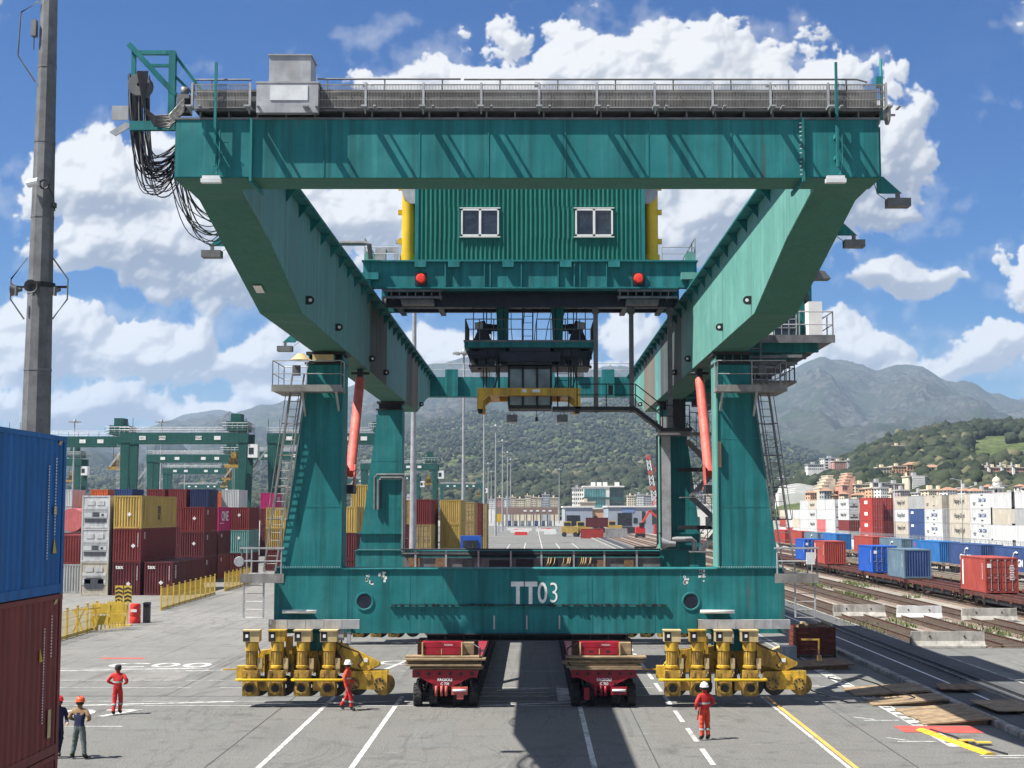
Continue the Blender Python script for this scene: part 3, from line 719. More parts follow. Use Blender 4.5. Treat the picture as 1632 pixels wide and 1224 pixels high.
MB().quad((X(-8.2), 41.8, 14.0 - .01), (X(-7.95), 41.8, 14.0 - .01), (X(-7.95), 42.4, 13.87 - .01), (X(-8.2), 42.4, 13.87 - .01)).build('notice_plate', M['white'], CR)
# end beams
for y0, y1, nm in ((33.5, 34.7, 'front'), (99.6, 100.7, 'rear')):
    z0, z1 = (15.28, 16.70) if nm == 'front' else (15.36, 16.74)
    xe = 8.47 if nm == 'front' else 7.1
    eb = MB().box(X(-xe), X(xe), y0, y1, z0, z1).build('end_beam', teal, CR)
    if nm == 'front':
        MB().box(X(-8.5), X(8.5), y0 - .03, y1, z1, z1 + .05).build('top_flange', M['galv_dark'], eb)
        MB().box(X(-8.49), X(8.49), y0 + .02, y1 - .02, z0 - .008, z0 - .003).build('bottom_plate', flank, eb)
        for sg in (-1, 1):
            fl = MB()
            fl.box(X(6.6 * sg), X(6.66 * sg), y0 - .10, y0, z0 - .1, z1 + .02); fl.box(X(6.6 * sg), X(6.66 * sg), y0, y1 + .3, z0 - .12, z0 - .009)
            fl.build('bolted_flange', teal, eb)
            bo = MB()
            for i in range(13): bo.cyl((X(6.6 * sg) - .05, y0 - .05, z0 + .06 + i * .105), (X(6.6 * sg) - .004, y0 - .05, z0 + .06 + i * .105), .022, n=6)
            bo.build('bolts', M['galv'], eb, kind='stuff')
            MB().box(X(6.62 * sg), X(8.46 * sg), y0 - .012, y0 - .002, z0 + .02, z1 - .02).build('cover_plate', teal, eb)
        for x in (-4.9, -2.6, -.95, .9, 2.9, 4.9): MB().box(X(x), X(x) + .03, y0 - .012, y0 - .001, z0 + .02, z1 - .01).build('weld_seam', teal, eb)
    else:
        for x in (-5.6, 5.4, 1.2): MB().box(X(x) - .45, X(x) + .45, y0 - .35, y0, z0 - .02, z1 + .5).build('post', teal, eb)
        for x in (-3.3, 3.4): MB().box(X(x) - .3, X(x) + .3, y0 - .2, y0, z1, z1 + .6).build('junction_box', M['galv_dark'], eb)
        rr = MB()
        for k in range(11): rr.cyl((X(-7 + k * 1.4), y0, z1), (X(-7 + k * 1.4), y0, z1 + .95), .03, n=5)
        rr.cyl((X(-7), y0, z1 + .95), (X(7), y0, z1 + .95), .03, n=5); rr.cyl((X(-7), y0, z1 + .5), (X(7), y0, z1 + .5), .025, n=5); rr.build('handrail', M['galv'], eb)
# walkway along the front beam
WK = MB().box(X(-8.0), X(8.55), 33.44, 34.5, 16.90, 16.95).build('walkway', M['galv_dark'], CR)
pm = MB()
for i in range(38): pm.box(.03 + i * .0355, .043 + i * .0355, -.006, .006, .02, .56)
for z in (.0, .19, .38, .56): pm.box(0, 1.385, -.008, .008, z, z + .025)
pmm = pm.mesh('mesh_panel', M['galv_mid'])
off = ROOT[CR.name]
panx = [X(-8.05) + i * 1.39 for i in range(12)]
for i, x in enumerate(panx):
    if 1 <= i <= 1: continue
    inst(pmm, 'mesh_panel', WK, Vector((x, 33.36, 16.95)) - off)
MB().box(X(-8.0), X(8.45), 33.56, 34.1, 16.96, 17.46).build('cable_tray', M['galv_dark'], WK)
rg = random.Random(3)
cb = MB()
for k in range(60):
    x = rg.uniform(-7.8, 8.2); cb.tube([(X(x), 33.5, 17.38), (X(x + .05), 33.46, 17.3), (X(x + rg.uniform(-.1, .2)), 33.45, rg.uniform(17.0, 17.25))], .013, 5)
for k in range(7): cb.tube([(X(-8 + j * 1.6), 33.55 + .02 * k, 17.40 + .02 * (k % 3) + rg.uniform(-.02, .02)) for j in range(11)], .015, 5)
cb.build('cables', M['tar'], WK, kind='stuff')
brk = MB().box(-.025, .025, -.02, .03, -.02, .62).box(-.07, .07, -.36, .0, -.06, -.02).box(.22, .28, -.34, .02, -.05, -.02).prism([(-.02, -.02), (-.30, -.06), (-.02, -.16)], 'x', -.015, .015).mesh('post', M['galv'])  # arms shaped wide to cast broad shadows on the beam face
for i in range(13): inst(brk, 'post', WK, Vector((panx[0] + i * 1.39, 33.36, 16.95)) - off)
hr = MB()
def rail_run(mb, pts, r=.024): mb.tube(pts, r, 6)
rail_run(hr, [(X(-8.0), 33.42, 17.35), (X(-8.0), 33.42, 17.66), (X(-6.65), 33.42, 17.66)])
rail_run(hr, [(X(-5.05), 33.42, 17.68), (X(-1.6), 33.42, 17.68)]); rail_run(hr, [(X(-1.52), 33.42, 17.67), (X(7.95), 33.42, 17.67), (X(8.2), 33.42, 17.6), (X(8.1), 33.42, 17.5)])
for i in range(12): hr.cyl((X(-7.6) + i * 1.39, 33.42, 17.4), (X(-7.6) + i * 1.39, 33.42, 17.67), .018, n=6); None
hr.build('handrail', M['galv_dark'], WK)
un = MB()
for i in range(24): un.box(X(-7.9) + i * .69, X(-7.9) + i * .69 + .04, 33.5, 34.6, 16.75, 16.90)
un.build('floor_supports', M['galv_dark'], WK, kind='stuff')
for x in (-3.95, .18, 5.75, 7.4): MB().box(X(x), X(x) + .1, 33.36, 33.44, 17.48, 17.6).tube([(X(x) + .1, 33.4, 17.54), (X(x) + .2, 33.4, 17.55), (X(x) + .25, 33.42, 17.48)], .01, 5).build('junction_box', M['ledw'], WK)
cbx = MB().box(X(-6.48), X(-5.0), 33.22, 33.42, 16.80, 17.52).box(X(-6.5), X(-4.98), 33.21, 34.0, 17.52, 17.56).build('cabinet', M['galv'], CR)
MB().box(X(-6.2), X(-5.2), 33.3, 34.1, 17.57, 18.22).box(X(-6.23), X(-5.17), 33.27, 34.12, 18.22, 18.25).build('cabinet_top', M['galv'], cbx)
MB().box(X(-6.15), X(-5.25), 33.205, 33.218, 17.1, 17.46).build('cabinet_door', M['ledw'], cbx)
# vertical antenna posts with lamps at both ends
for sg, x in ((-1, -7.47), (1, 7.42)):
    ap = MB().box(X(x) - .03, X(x) + .03, 33.26, 33.32, 15.5, 18.05).box(X(x) - .05, X(x) + .05, 33.3, 33.5, 16.2, 16.3).box(X(x) - .05, X(x) + .05, 33.3, 33.5, 15.7, 15.78)
    ap.tube([(X(x) + .12, 33.3, 16.4), (X(x) + .12, 33.3, 15.6), (X(x) + .05, 33.3, 15.3)], .018, 6)
    arc = [(X(x) + .25 + .16 * math.cos(a), 33.38, 15.95 + .17 * math.sin(a)) for a in [i * math.pi / 6 for i in range(1, 11)]]
    ap.tube(arc, .012, 5)
    apo = ap.build('lamp_post', teal, CR)
    MB().box(X(x) - .30, X(x) + .18, 33.2, 33.36, 15.10, 15.20).box(X(x) - .27, X(x) + .15, 33.22, 33.34, 15.2, 15.27).build('lamp', M['ledw'], apo)
MB().cyl((X(8.55), 33.5, 16.7), (X(8.55), 33.5, 18.2), .035, n=8).box(X(8.42), X(8.58), 33.42, 33.6, 17.5, 17.75).build('antenna', teal, CR)
dr = MB().cyl((X(8.52), 33.8, 16.9), (X(8.78), 33.8, 16.9), .13, n=16).cyl((X(8.74), 33.8, 16.9), (X(8.79), 33.8, 16.9), .24, n=18).cyl((X(8.52), 33.8, 16.9), (X(8.56), 33.8, 16.9), .24, n=18).cyl((X(8.79), 33.8, 16.9), (X(8.95), 33.8, 16.9), .03, n=6)
dr.build('cable_reel', M['galv'], CR)
# floodlights on arms
def flood(x, y, z, sg, arm):
    f = MB(); f.box(X(x) - .05, X(x) + .05, y - .04, y + .04, z + .25, z + .25 + arm)
    f.box(X(x) - sg * .5, X(x), y - .03, y + .03, z + .25 + arm * .75, z + .33 + arm * .75)
    f.prism([(X(x) - .06, z + .62), (X(x) - .06, z + .2), (X(x) + sg * .55, z + .2), (X(x) + sg * .1, z + .62)], 'y', y - .02, y + .02)
    o = f.build('lamp_arm', teal, CR)
    h = MB(); c = Vector((X(x) + sg * .45, y, z)); h.box(c.x - .28, c.x + .28, y - .18, y + .16, z - .14, z + .06); h.box(c.x - .05, c.x + .05, y - .03, y + .03, z + .06, z + .22)
    h.tube([c + Vector((-sg * .25, 0, .02)), c + Vector((-sg * .5, 0, .2)), c + Vector((-sg * .6, 0, .6)), c + Vector((-sg * .55, 0, arm + .1))], .012, 5)
    h.build('floodlight', M['galv_dark'], o)
flood(8.62, 34.2, 14.85, 1, 1.6); flood(8.62, 39.0, 14.75, 1, 1.2); flood(-8.7, 40.6, 14.75, -1, .9); flood(-8.62, 52.4, 13.35, -1, .6); flood(8.7, 66, 12.5, 1, .8)
# cable carrier bracket at the left end
bk = MB(); bx, by = X(-8.62), 33.7
bk.box(bx - .08, bx + .08, by - .08, by + .08, 16.7, 18.42)
bk.beam((bx + .1, by, 17.35), (bx - 1.05, by - .1, 18.6), .16, .12)
bk.beam((bx - .95, by, 18.42), (bx + .05, by, 18.42), .1); bk.beam((bx - .6, by, 18.1), (bx + .05, by, 18.1), .07)
bk.beam((bx - .95, by, 18.46), (bx - .95, by, 17.7), .1, .08); bk.beam((bx, by, 18.42), (bx + .85, by + .1, 17.3), .07); bk.beam((bx, by, 17.9), (bx + .6, by + .1, 17.3), .06)
bko = bk.build('cable_bracket', teal, CR)
MB().beam((bx - 1.0, by, 16.6), (bx + .1, by, 16.6), .14, .22).build('lower_arm', teal, bko); MB().beam((bx - 1.05, by + 7, 16.6), (bx + .1, by + 7, 16.6), .14, .2).build('lower_arm', teal, bko)
MB().box(bx - 1.45, bx - 1.05, by - .02, by + .02, 16.75, 17.1).prism([(bx - 1.1, 16.7), (bx - 1.5, 16.45), (bx - 1.35, 16.35), (bx - .95, 16.6)], 'y', by - .02, by + .02).build('plate', M['galv'], bko)
MB().lathe([(.05, -.12), (.27, -.12), (.29, -.08), (.24, -.04), (.24, .1), (.29, .14), (.05, .14)], (bx - .78, by, 17.6), 'y', 16).build('cable_saddle', M['galv_dark'], bko)
MB().box(bx + .15, bx + .45, by - .15, by + .2, 16.9, 17.35).cyl((bx + .3, by, 17.35), (bx + .3, by, 17.55), .1, n=10).build('hoist_motor', M['galv_dark'], bko)
rg = random.Random(11)
for st, (ya, yb, zt, zb, xa, xb, n) in enumerate(((33.7, 34.3, 17.95, 15.25, -.85, .2, 44), (36.5, 41.0, 16.3, 14.85, -.55, .1, 16), (44.5, 50, 16.2, 14.6, -.6, .0, 10))):
    for k in range(n):
        dx_, dz_ = rg.uniform(-.3, .22), rg.uniform(-.25, .75); zt2 = zt if st == 0 else zt
        pts = []
        for j in range(15):
            t = j / 14; x = bx + xa + dx_ * (1 - t * .4) + (xb - xa) * t ** 1.6; y = ya + (yb - ya) * t + rg.uniform(-.01, .01) + k * .012
            z = (zt if t < .5 else (16.5 if st == 0 else zt)) - ((zt if t < .5 else (16.5 if st == 0 else zt)) - zb - dz_) * (1 - abs(2 * t - 1) ** 2.6)
            pts.append((x, y, z))
        MB().tube(pts, rg.choice((.011, .014, .019)), 5).build('cable', M['tar'] if rg.random() < .72 else M['cable_g'], bko)
for k in range(9):
    z0 = 16.75 + .05 * k
    MB().tube([(bx - .8 + .03 * k, by - .2, 17.9), (bx - .62, by - .22, 17.0), (bx - .35, by - .2, 16.55 + .03 * k), (bx - .0, by - .2, 16.5 + .04 * k), (bx + .35, by - .2, 16.9 + .04 * k), (bx + .55, by - .1, 17.25)], .022, 6).build('cable', M['tar'], bko)
# ------------------------------------------------------------------ legs and sills
def railing(mb, pts, h=1.0, r=.022, closed=False, step=1.2, mid=True):
    P = [Vector(p) for p in pts]
    for a, b in zip(P, P[1:]):
        mb.cyl(a + Vector((0, 0, h)), b + Vector((0, 0, h)), r, n=5)
        if mid: mb.cyl(a + Vector((0, 0, h * .52)), b + Vector((0, 0, h * .52)), r * .8, n=5)
        n = max(1, round((b - a).length / step))
        for i in range(n + 1): q = a.lerp(b, i / n); mb.cyl(q, q + Vector((0, 0, h)), r, n=5)
def ladder(name, p, q, w, parent, side, cage=True, matl='galv'):
    """side: unit vector the rungs run along; cage bows towards -Y and outward"""
    p, q, s_ = Vector(p), Vector(q), Vector(side); mb = MB(); d = (q - p); L = d.length
    for k in (-1, 1): mb.beam(p + s_ * w / 2 * k, q + s_ * w / 2 * k, .06, .05)
    for i in range(int(L / .3)): c = p + d * (i * .3 / L); mb.cyl(c - s_ * w / 2, c + s_ * w / 2, .014, n=5)
    o = mb.build(name, M[matl], parent)
    if cage:
        outv = d.normalized().cross(s_).normalized(); cg = MB()
        hoops = int(L / 1.25)
        arcs = []
        for i in range(hoops):
            c = p + d * ((2.0 + i * 1.25) / L) if 2.0 + i * 1.25 < L else None
            if c is None: break
            ar = [c + s_ * (.38 * math.cos(a)) + outv * (.72 * math.sin(a)) for a in [j * math.pi / 8 for j in range(9)]]
            arcs.append(ar); cg.tube(ar, .022, 5)
        for j in (0, 2, 4, 6, 8):
            if len(arcs) > 1: cg.tube([a[j] for a in arcs], .018, 5)
        cg.build('ladder_cage', M[matl], o)
    return o
ZS0, ZS1 = 2.65, 5.08
for yf, front in ((55.0, True), (80.0, False)):
    yb = yf + 1.35
    sm = MB(); ch = .18
    sill = MB().box(X(-9.8), X(9.8), yf, yb, ZS0, ZS1).build('sill_beam', teal, CR)
    MB().box(X(-9.86), X(9.86), yf - .06, yb + .05, ZS1, ZS1 + .035).build('top_flange', teal, sill)
    for sg in (-1, 1):
        # tapered leg: inner edge plumb, outer edge raked
        y0, y1 = yf + .02, yb
        lg = MB().prism([(X(7.3 * sg), ZS1 + .035), (X(9.62 * sg), ZS1 + .035), (X(8.62 * sg), 13.0), (X(7.3 * sg), 13.0)], 'y', y0, y1).build('leg', teal, CR)
        MB().box(X(7.24 * sg), X(7.298 * sg), y0 - .05, y1 + .03, ZS1 + .07, 13.3).build('edge_plate', pale if sg > 0 else teal, lg)
        for z in (7.45, 10.1):
            xo = 9.62 - (z - 5.1) / 7.9
            MB().box(X(7.32 * sg), X((xo - .02) * sg), y0 - .006, y0 - .001, z, z + .025).build('weld_seam', teal, lg)
        fb = MB().box(X(7.2 * sg), X(9.75 * sg), y0 - .09, y1, ZS1 + .036, ZS1 + .075); fb.build('foot_flange', teal, lg)
        bo = MB()
        for i in range(26): bo.cyl((X((7.3 + i * .094) * sg), y0 - .06, ZS1 + .076), (X((7.3 + i * .094) * sg), y0 - .06, ZS1 + .115), .022, n=6)
        bo.build('bolts', M['galv'], lg, kind='stuff')
        MB().box(X(7.2 * sg), X(8.75 * sg), y0 - .08, y1 + .05, 13.02, 13.08).box(X(7.3 * sg), X(8.6 * sg), y0 + .2, y1 - .2, 13.08, 13.38).box(X(7.15 * sg), X(8.7 * sg), y0 - .08, y1 + .05, 13.38, 13.496).build('bearing', M['dark'], lg)
        if front:
            for k in range(5): MB().box(X((7.25 + k * .33) * sg), X((7.28 + k * .33) * sg), y0 - .07, y0 + .2, 13.082, 13.378).build('bearing_rib', teal, lg)
    if front:
        sf = yf
        for x in (-6.33, 6.2):
            MB().lathe([(.28, -.02), (.30, -.035), (.35, -.035), (.36, 0)], (X(x), sf, 3.86), 'y', 24).cyl((X(x), sf - .012, 3.86), (X(x), sf - .004, 3.86), .29, n=24, mi=1).build('porthole', [teal, M['navy']], sill)
        lettering('TT', 1.12, M['letter'], sill, Vector((X(-.20), sf - .006, 4.14)) - off, sx=.72, bold=.045)
        lettering('0', 1.12, M['letter'], sill, Vector((X(.50), sf - .006, 4.14)) - off, sx=.72, bold=.012)
        lettering('3', 1.12, M['letter'], sill, Vector((X(.94), sf - .006, 4.15)) - off, sx=.75, bold=-.012)
        MB().box(X(-5.35), X(5.2), sf - .08, sf, 3.66, 3.70).build('ledge', teal, sill)
        dm = MB(); rg = random.Random(5)
        for k in range(70):
            x = rg.uniform(-5.3, 5.2); w = rg.uniform(.03, .12); dm.box(X(x), X(x) + w, sf - .10 - rg.uniform(0, .03), sf - .02, 3.70 + rg.uniform(-.03, .0), 3.72 + rg.uniform(.01, .06))
        dm.build('grease_lumps', M['dark'], sill, kind='stuff')
        MB().box(X(-5.3), X(5.1), sf - .045, sf - .02, 3.705, 3.74).build('cable_run', M['dark'], sill)
        for x in (-1.35, -.1, 1.15): MB().box(X(x) - .03, X(x) + .03, sf - .06, sf - .002, 2.8, 3.32).build('clip', M['galv'], sill)
        for x in (-7.0, -4.6, -2.2, 2.4, 4.8, 7.1): MB().box(X(x), X(x) + .02, sf - .008, sf - .001, ZS0 + .02, ZS1 - .02).build('weld_seam', teal, sill)
        for xa, xb in ((-9.9, -6.45), (6.4, 9.9)):
            tr_ = MB().box(X(xa), X(xb), sf - .55, sf - .3, 2.86, 3.2)
            n_ = 5
            for k in range(n_): tr_.box(X(xa) + (xb - xa) * k / n_, X(xa) + (xb - xa) * k / n_ + .02, sf - .56, sf - .29, 2.85, 3.21)
            tro = tr_.build('cable_tray', M['galv'], CR)
            for x in (xa + .4, xb - .5): MB().box(X(x), X(x) + .08, sf - .3, sf - .003, 2.95, 3.05).build('tray_bracket', M['galv_dark'], tro)
            xs = xb - .7 if xa < 0 else xa + 1.0
            MB().box(X(xs) - .3, X(xs) + .1, sf - .5, sf - .32, 2.42, 2.858).box(X(xs) + .22, X(xs) + .36, sf - .5, sf - .36, 2.3, 2.75).build('junction_box', M['galv'], tro)
            MB().tube([(X(xs), sf - .4, 2.45), (X(xs) + .05, sf - .42, 2.25), (X(xs) + .2, sf - .42, 2.15), (X(xs) + .3, sf - .42, 2.3)], .03, 6).build('hose', M['tar'], tro)
            x0 = xa + .5 if xa < 0 else xa + .1
            MB().cyl((X(x0), sf - .45, 3.5), (X(x0) + 1.3, sf - .45, 3.5), .07, n=10).box(X(x0) + .2, X(x0) + 1.1, sf - .45, sf - .003, 3.44, 3.47).build('tube_lamp', M['ledw'], CR)
        for x, z in ((-6.2, 4.62), (-5.7, 4.78), (6.0, 4.6), (6.6, 4.78)):
            sc = MB(); rg = random.Random(int(x * 10))
            for k in range(9):
                a, b = x + rg.uniform(-.12, .12), z + rg.uniform(-.2, .2); sc.box(X(a), X(a) + rg.uniform(.03, .11), sf - .004, sf - .001, b, b + rg.uniform(.03, .16))
            sc.build('paint_scuff', M['white'], sill, kind='stuff')
    else:
        # cable trays and pipework stacked on the rear sill
        sf = yf
        tr_ = MB().box(X(-7.1), X(7.2), sf - .5, sf - .12, 4.2, 4.72); tr_.build('duct', M['wood_d'] if False else M['galv_dark'], sill)
        du = MB(); rg = random.Random(8)
        for x in (-6.4, -4.7, -2.9, -1.1, .6, 2.4, 4.1, 5.9):
            du.box(X(x) - .05, X(x) + .05, sf - .62, sf - .52, 4.1, 5.1)
        du.build('bracket', M['galv'], sill)
        du = MB()
        for z, r in ((4.92, .05), (4.83, .035), (5.02, .03)): du.cyl((X(-7.2), sf - .4, z), (X(7.2), sf - .4, z), r, n=8)
        du.cyl((X(-7.2), sf - .65, 5.2), (X(7.2), sf - .65, 5.2), .045, n=8)
        du.build('pipe', M['dark'], sill)
        for k in range(9): MB().box(X(-6.8 + k * 1.5), X(-6.8 + k * 1.5) + rg.uniform(.5, 1.2), sf - .58, sf - .505, 4.2, 4.2 + rg.uniform(.35, .58)).build('box', M['wood_d'] if k in (0, 1, 7, 8) else M['dark'], sill)
        for k in range(16):
            x = rg.choice((1.1, 2.1, 3.1)) + rg.uniform(-.3, .3); MB().tube([(X(x), sf - .6, 4.75), (X(x - .05), sf - .64, 4.45), (X(x - .25), sf - .66, 4.15)], .025, 5).build('cable_tail', M['cream'], sill)
        # tray loop up the left rear leg and down pipe on the right one
        for o_, r_ in ((0, .07), (.22, .09)):
            lp = MB(); x0, x1 = X(-8.75 + o_), X(-7.05 - o_ * .4); zt_ = 9.25 - o_ * .8
            lp.tube([(x0, sf - .12, 7.4), (x0, sf - .12, zt_), (x0 + .1, sf - .12, zt_ + .1), (x1 - .1, sf - .12, zt_ + .1), (x1, sf - .12, zt_), (x1, sf - .12, 5.0), (x1 + .1, sf - .2, 4.9), (x1 + .9, sf - .3, 4.9)], r_, 8)
            lp.build('cable_conduit', M['galv_dark'], CR)
        MB().box(X(7.35), X(7.85), sf - .32, sf - .02, 5.6, 12.6).build('cable_duct', M['galv'], CR)
        MB().tube([(X(7.1), sf - .2, 12.4), (X(7.1), sf - .2, 5.5), (X(7.0), sf - .2, 5.3), (X(5.8), sf - .2, 5.3)], .06, 8).tube([(X(7.3), sf - .2, 12.4), (X(7.3), sf - .2, 5.5)], .04, 6).build('pipe', M['dark'], CR)
        MB().tube([(X(7.9), sf - .2, 5.75), (X(9.0), sf - .2, 5.75), (X(9.15), sf - .2, 5.6), (X(9.15), sf - .2, 5.1)], .14, 8).lathe([(.35, -.3), (.2, .1), (.16, .5)], (X(7.6), sf - .2, 5.5), 'x', 12).build('cable_duct', M['galv'], CR)
        for sg in (-1, 1): MB().box(X(7.2 * sg), X(9.7 * sg), sf - .1, sf + .0, 6.05, 6.12).build('stiffener', teal, CR)
# platforms, ladders on the front legs
for sg in (-1, 1):
    pf = MB().box(X(7.15 * sg), X(9.85 * sg), 54.0, 54.95, 11.88, 12.0); pf.box(X(8.75 * sg), X(9.85 * sg), 54.95, 56.6, 11.88, 12.0)
    pf.box(X(7.15 * sg), X(9.85 * sg), 53.97, 54.0, 11.86, 12.12)
    po = pf.build('access_platform', M['galv_mid'], CR)
    rr = MB(); railing(rr, [(X(7.2 * sg), 54.9, 12), (X(7.2 * sg), 54.02, 12), (X(9.82 * sg), 54.02, 12), (X(9.82 * sg), 56.5, 12), (X(8.8 * sg), 56.5, 12)], 1.05); rr.build('handrail', M['galv'], po)
    for xs_, zs_ in ((7.4, 11.2), (8.7, 11.0)): MB().beam((X(xs_ * sg), 54.1, 11.88), (X(xs_ * sg), 54.98, zs_), .08).build('strut', M['galv'], po)
    MB().box(X(8.9 * sg), X(9.2 * sg), 54.8, 54.95, 12.55, 12.95).build('lamp_box', M['galv_dark'], po)
    ladder('ladder', (X(9.98 * sg), 54.9, 5.0), (X(8.95 * sg), 54.75, 12.6), .45, CR, (.98 * 0 + 1, 0, 0), True, 'galv_mid' if sg < 0 else 'galv_dark')
    # lower landing outside the sill
    pf = MB().box(X(9.86 * sg), X(10.95 * sg), 54.2, 56.2, 4.72, 4.9).box(X(9.3 * sg), X(10.95 * sg), 54.15, 54.2, 4.6, 4.95)
    po = pf.build('landing', M['galv_mid'], CR)
    rr = MB(); railing(rr, [(X(9.4 * sg), 54.2, 4.9), (X(10.9 * sg), 54.2, 4.9), (X(10.9 * sg), 56.1, 4.9)], 1.0, .03); rr.box(X(9.3 * sg), X(11.0 * sg), 54.15, 54.3, 5.88, 5.94); rr.build('handrail', M['galv'], po)
    ladder('ladder', (X(10.45 * sg), 54.3, 3.3), (X(10.45 * sg), 54.3, 4.9), .75, po, (1, 0, 0), False)
    if sg < 0: MB().lathe([(.0, -.05), (.18, -.05), (.2, .0), (.18, .05), (.0, .05)], (X(-11.0), 54.2, 5.4), 'y', 14).build('hose_reel', M['galv'], po)
    else: MB().box(X(10.5), X(10.8), 54.1, 54.3, 5.3, 5.75).build('control_box', M['ledw'], po)
MB().box(X(7.32), X(7.42), 54.9, 54.95 + .06, 9.0, 10.0).build('weld_patch', M['teal_rust'], CR)
MB().box(X(-8.4), X(-7.6), 54.6, 54.95, 13.1, 13.35).lathe([(.42, 0), (.12, .26)], (X(-8.85), 54.6, 13.12), 'z', 14).build('siren', M['cream'], CR)
# electrical room hung outside the right girder
er = MB().box(X(9.1), X(11.75), 58.6, 68, 14.45, 17.6).box(X(9.0), X(11.87), 58.5, 68.1, 17.6, 17.72).build('electrical_room', teal, CR)
pf = MB().box(X(8.5), X(12.35), 57.1, 86.3, 14.16, 14.28)
for k in range(1): pf.box(X(9.2), X(12.37), 57.06, 57.1, 14.1, 14.42)
po = pf.build('room_platform', M['galv_dark'], CR)
for y in (57.6, 60.2, 63, 66, 69, 72, 75, 78, 81, 84): MB().box(X(8.46), X(11.8), y, y + .25, 13.78, 14.155).build('support_beam', teal, po)
rr = MB(); railing(rr, [(X(9.6), 57.15, 14.28), (X(12.3), 57.15, 14.28), (X(12.3), 60.5, 14.28)], 1.1, .03); railing(rr, [(X(11.0), 58.7, 17.72), (X(11.8), 58.7, 17.72), (X(11.8), 61, 17.72)], 1.0); rr.build('handrail', M['galv'], po)
MB().box(X(11.4), X(11.95), 57.5, 58.3, 14.3, 15.85).build('air_conditioner', M['white'], po)
MB().box(X(9.35), X(11.0), 58.0, 58.5, 14.3, 15.7).build('switch_cabinet', M['white'], po)
wn = MB()
for i in range(4): wn.box(X(10.05) + i * .3, X(10.08) + i * .3, 57.95, 57.99, 14.45, 15.55)
for i in range(4): wn.box(X(10.0), X(11.0), 57.95, 57.99, 14.45 + i * .36, 14.48 + i * .36)
wn.box(X(10.02), X(10.98), 57.99, 57.998, 14.46, 15.54, 1); wn.build('grille', [M['galv'], M['glass_d']], po)
MB().cyl((X(11.2), 58.45, 15.8), (X(11.2), 58.45, 16.9), .06, n=8).cyl((X(11.5), 58.45, 15.9), (X(11.5), 58.45, 17.0), .09, n=8).cyl((X(10.75), 58.5, 15.2), (X(10.75), 58.5, 17.0), .03, n=6).build('conduit', M['dark'], er)
MB().prism([(X(11.87), 17.0), (X(12.6), 17.0), (X(12.35), 17.3), (X(11.87), 17.42)], 'y', 58.7, 59.4).build('lamp_hood', M['galv_dark'], er)
st = MB()
for k in range(6): st.box(X(8.6), X(9.3), 56.7, 56.95, 12.1 + k * .34, 12.14 + k * .34)
st.beam((X(8.6), 56.8, 12), (X(8.6), 56.8, 14.3), .07); st.beam((X(9.3), 56.8, 12), (X(9.3), 56.8, 14.3), .07); st.beam((X(8.55), 57.0, 13.5), (X(11.0), 57.0, 13.55), .1, .12); st.beam((X(8.55), 57.3, 13.1), (X(10.2), 57.3, 13.1), .1, .12)
for k in range(5): st.beam((X(8.5), 57.5 + k, 13.3), (X(10.9 - .4 * k), 57.5 + k, 13.3), .08, .1)
st.build('access_stair', M['galv_dark'], CR)
for k, (x, y, z, w, h) in enumerate(((8.8, 59, 13.2, 1.4, .4), (9.4, 62, 13.1, 1.2, .5), (8.7, 65, 13.3, 1.8, .35), (9.2, 70, 13.0, 1.5, .5), (8.8, 74, 12.9, 1.3, .6), (9.0, 78, 13.1, 1.6, .4))):
    MB().box(X(x), X(x + w), y, y + 1.2, z, z + h).build('under_deck_box', M['dark'] if k % 2 else M['galv_dark'], po)
for y in (58.4, 61.5, 65, 68.5, 72): MB().beam((X(8.5), y, 12.2), (X(11.6), y, 13.8), .12, .16).build('brace', M['galv_dark'], po)
rr = MB(); railing(rr, [(X(8.9), 57.6, 12.6), (X(10.8), 57.6, 12.6), (X(10.8), 61, 12.6)], 1.0, .028); rr.box(X(8.6), X(10.85), 57.4, 61, 12.5, 12.6); rr.build('lower_landing', M['galv_dark'], po)
# stair tower on the right rear leg
pf = MB().box(X(7.0), X(10.2), 78.2, 79.9, 11.5, 11.65).build('access_platform', M['galv_dark'], CR)
rr = MB(); railing(rr, [(X(8.8), 78.25, 11.65), (X(10.2), 78.25, 11.65), (X(10.2), 79.9, 11.65)], 1.1, .025, step=.35); rr.build('handrail', M['galv_dark'], pf)
MB().box(X(7.6), X(8.6), 78.6, 79.4, 11.66, 13.9).build('panel', M['dark'], pf)
sm = MB()
zz = 11.5; x0, x1 = X(8.7), X(10.2); k = 0
for (xa, za, xb, zb) in ((8.7, 11.2, 10.3, 9.6), (10.3, 9.6, 8.9, 8.1), (8.9, 8.1, 10.6, 6.5), (10.6, 6.5, 9.4, 5.1)):
    sm.beam((X(xa), 79, za), (X(xb), 79, zb), .08, .3); sm.beam((X(xa), 79, za + 1), (X(xb), 79, zb + 1), .05); sm.beam((X(xa), 79, za + .5), (X(xb), 79, zb + .5), .04)
    sm.box(X(xb) - .6, X(xb) + .6, 78.4, 79.6, zb - .06, zb); 
    for q in range(4): sm.cyl((X(xa + (xb - xa) * q / 3), 79, za + (zb - za) * q / 3), (X(xa + (xb - xa) * q / 3), 79, za + (zb - za) * q / 3 + 1), .025, n=5)
sm.build('stair', M['galv_dark'], pf)
for z in (9.5, 6.3): MB().box(X(8.2), X(10.4), 79.2, 79.5, z, z + .22).build('bracket', M['dark'], pf)
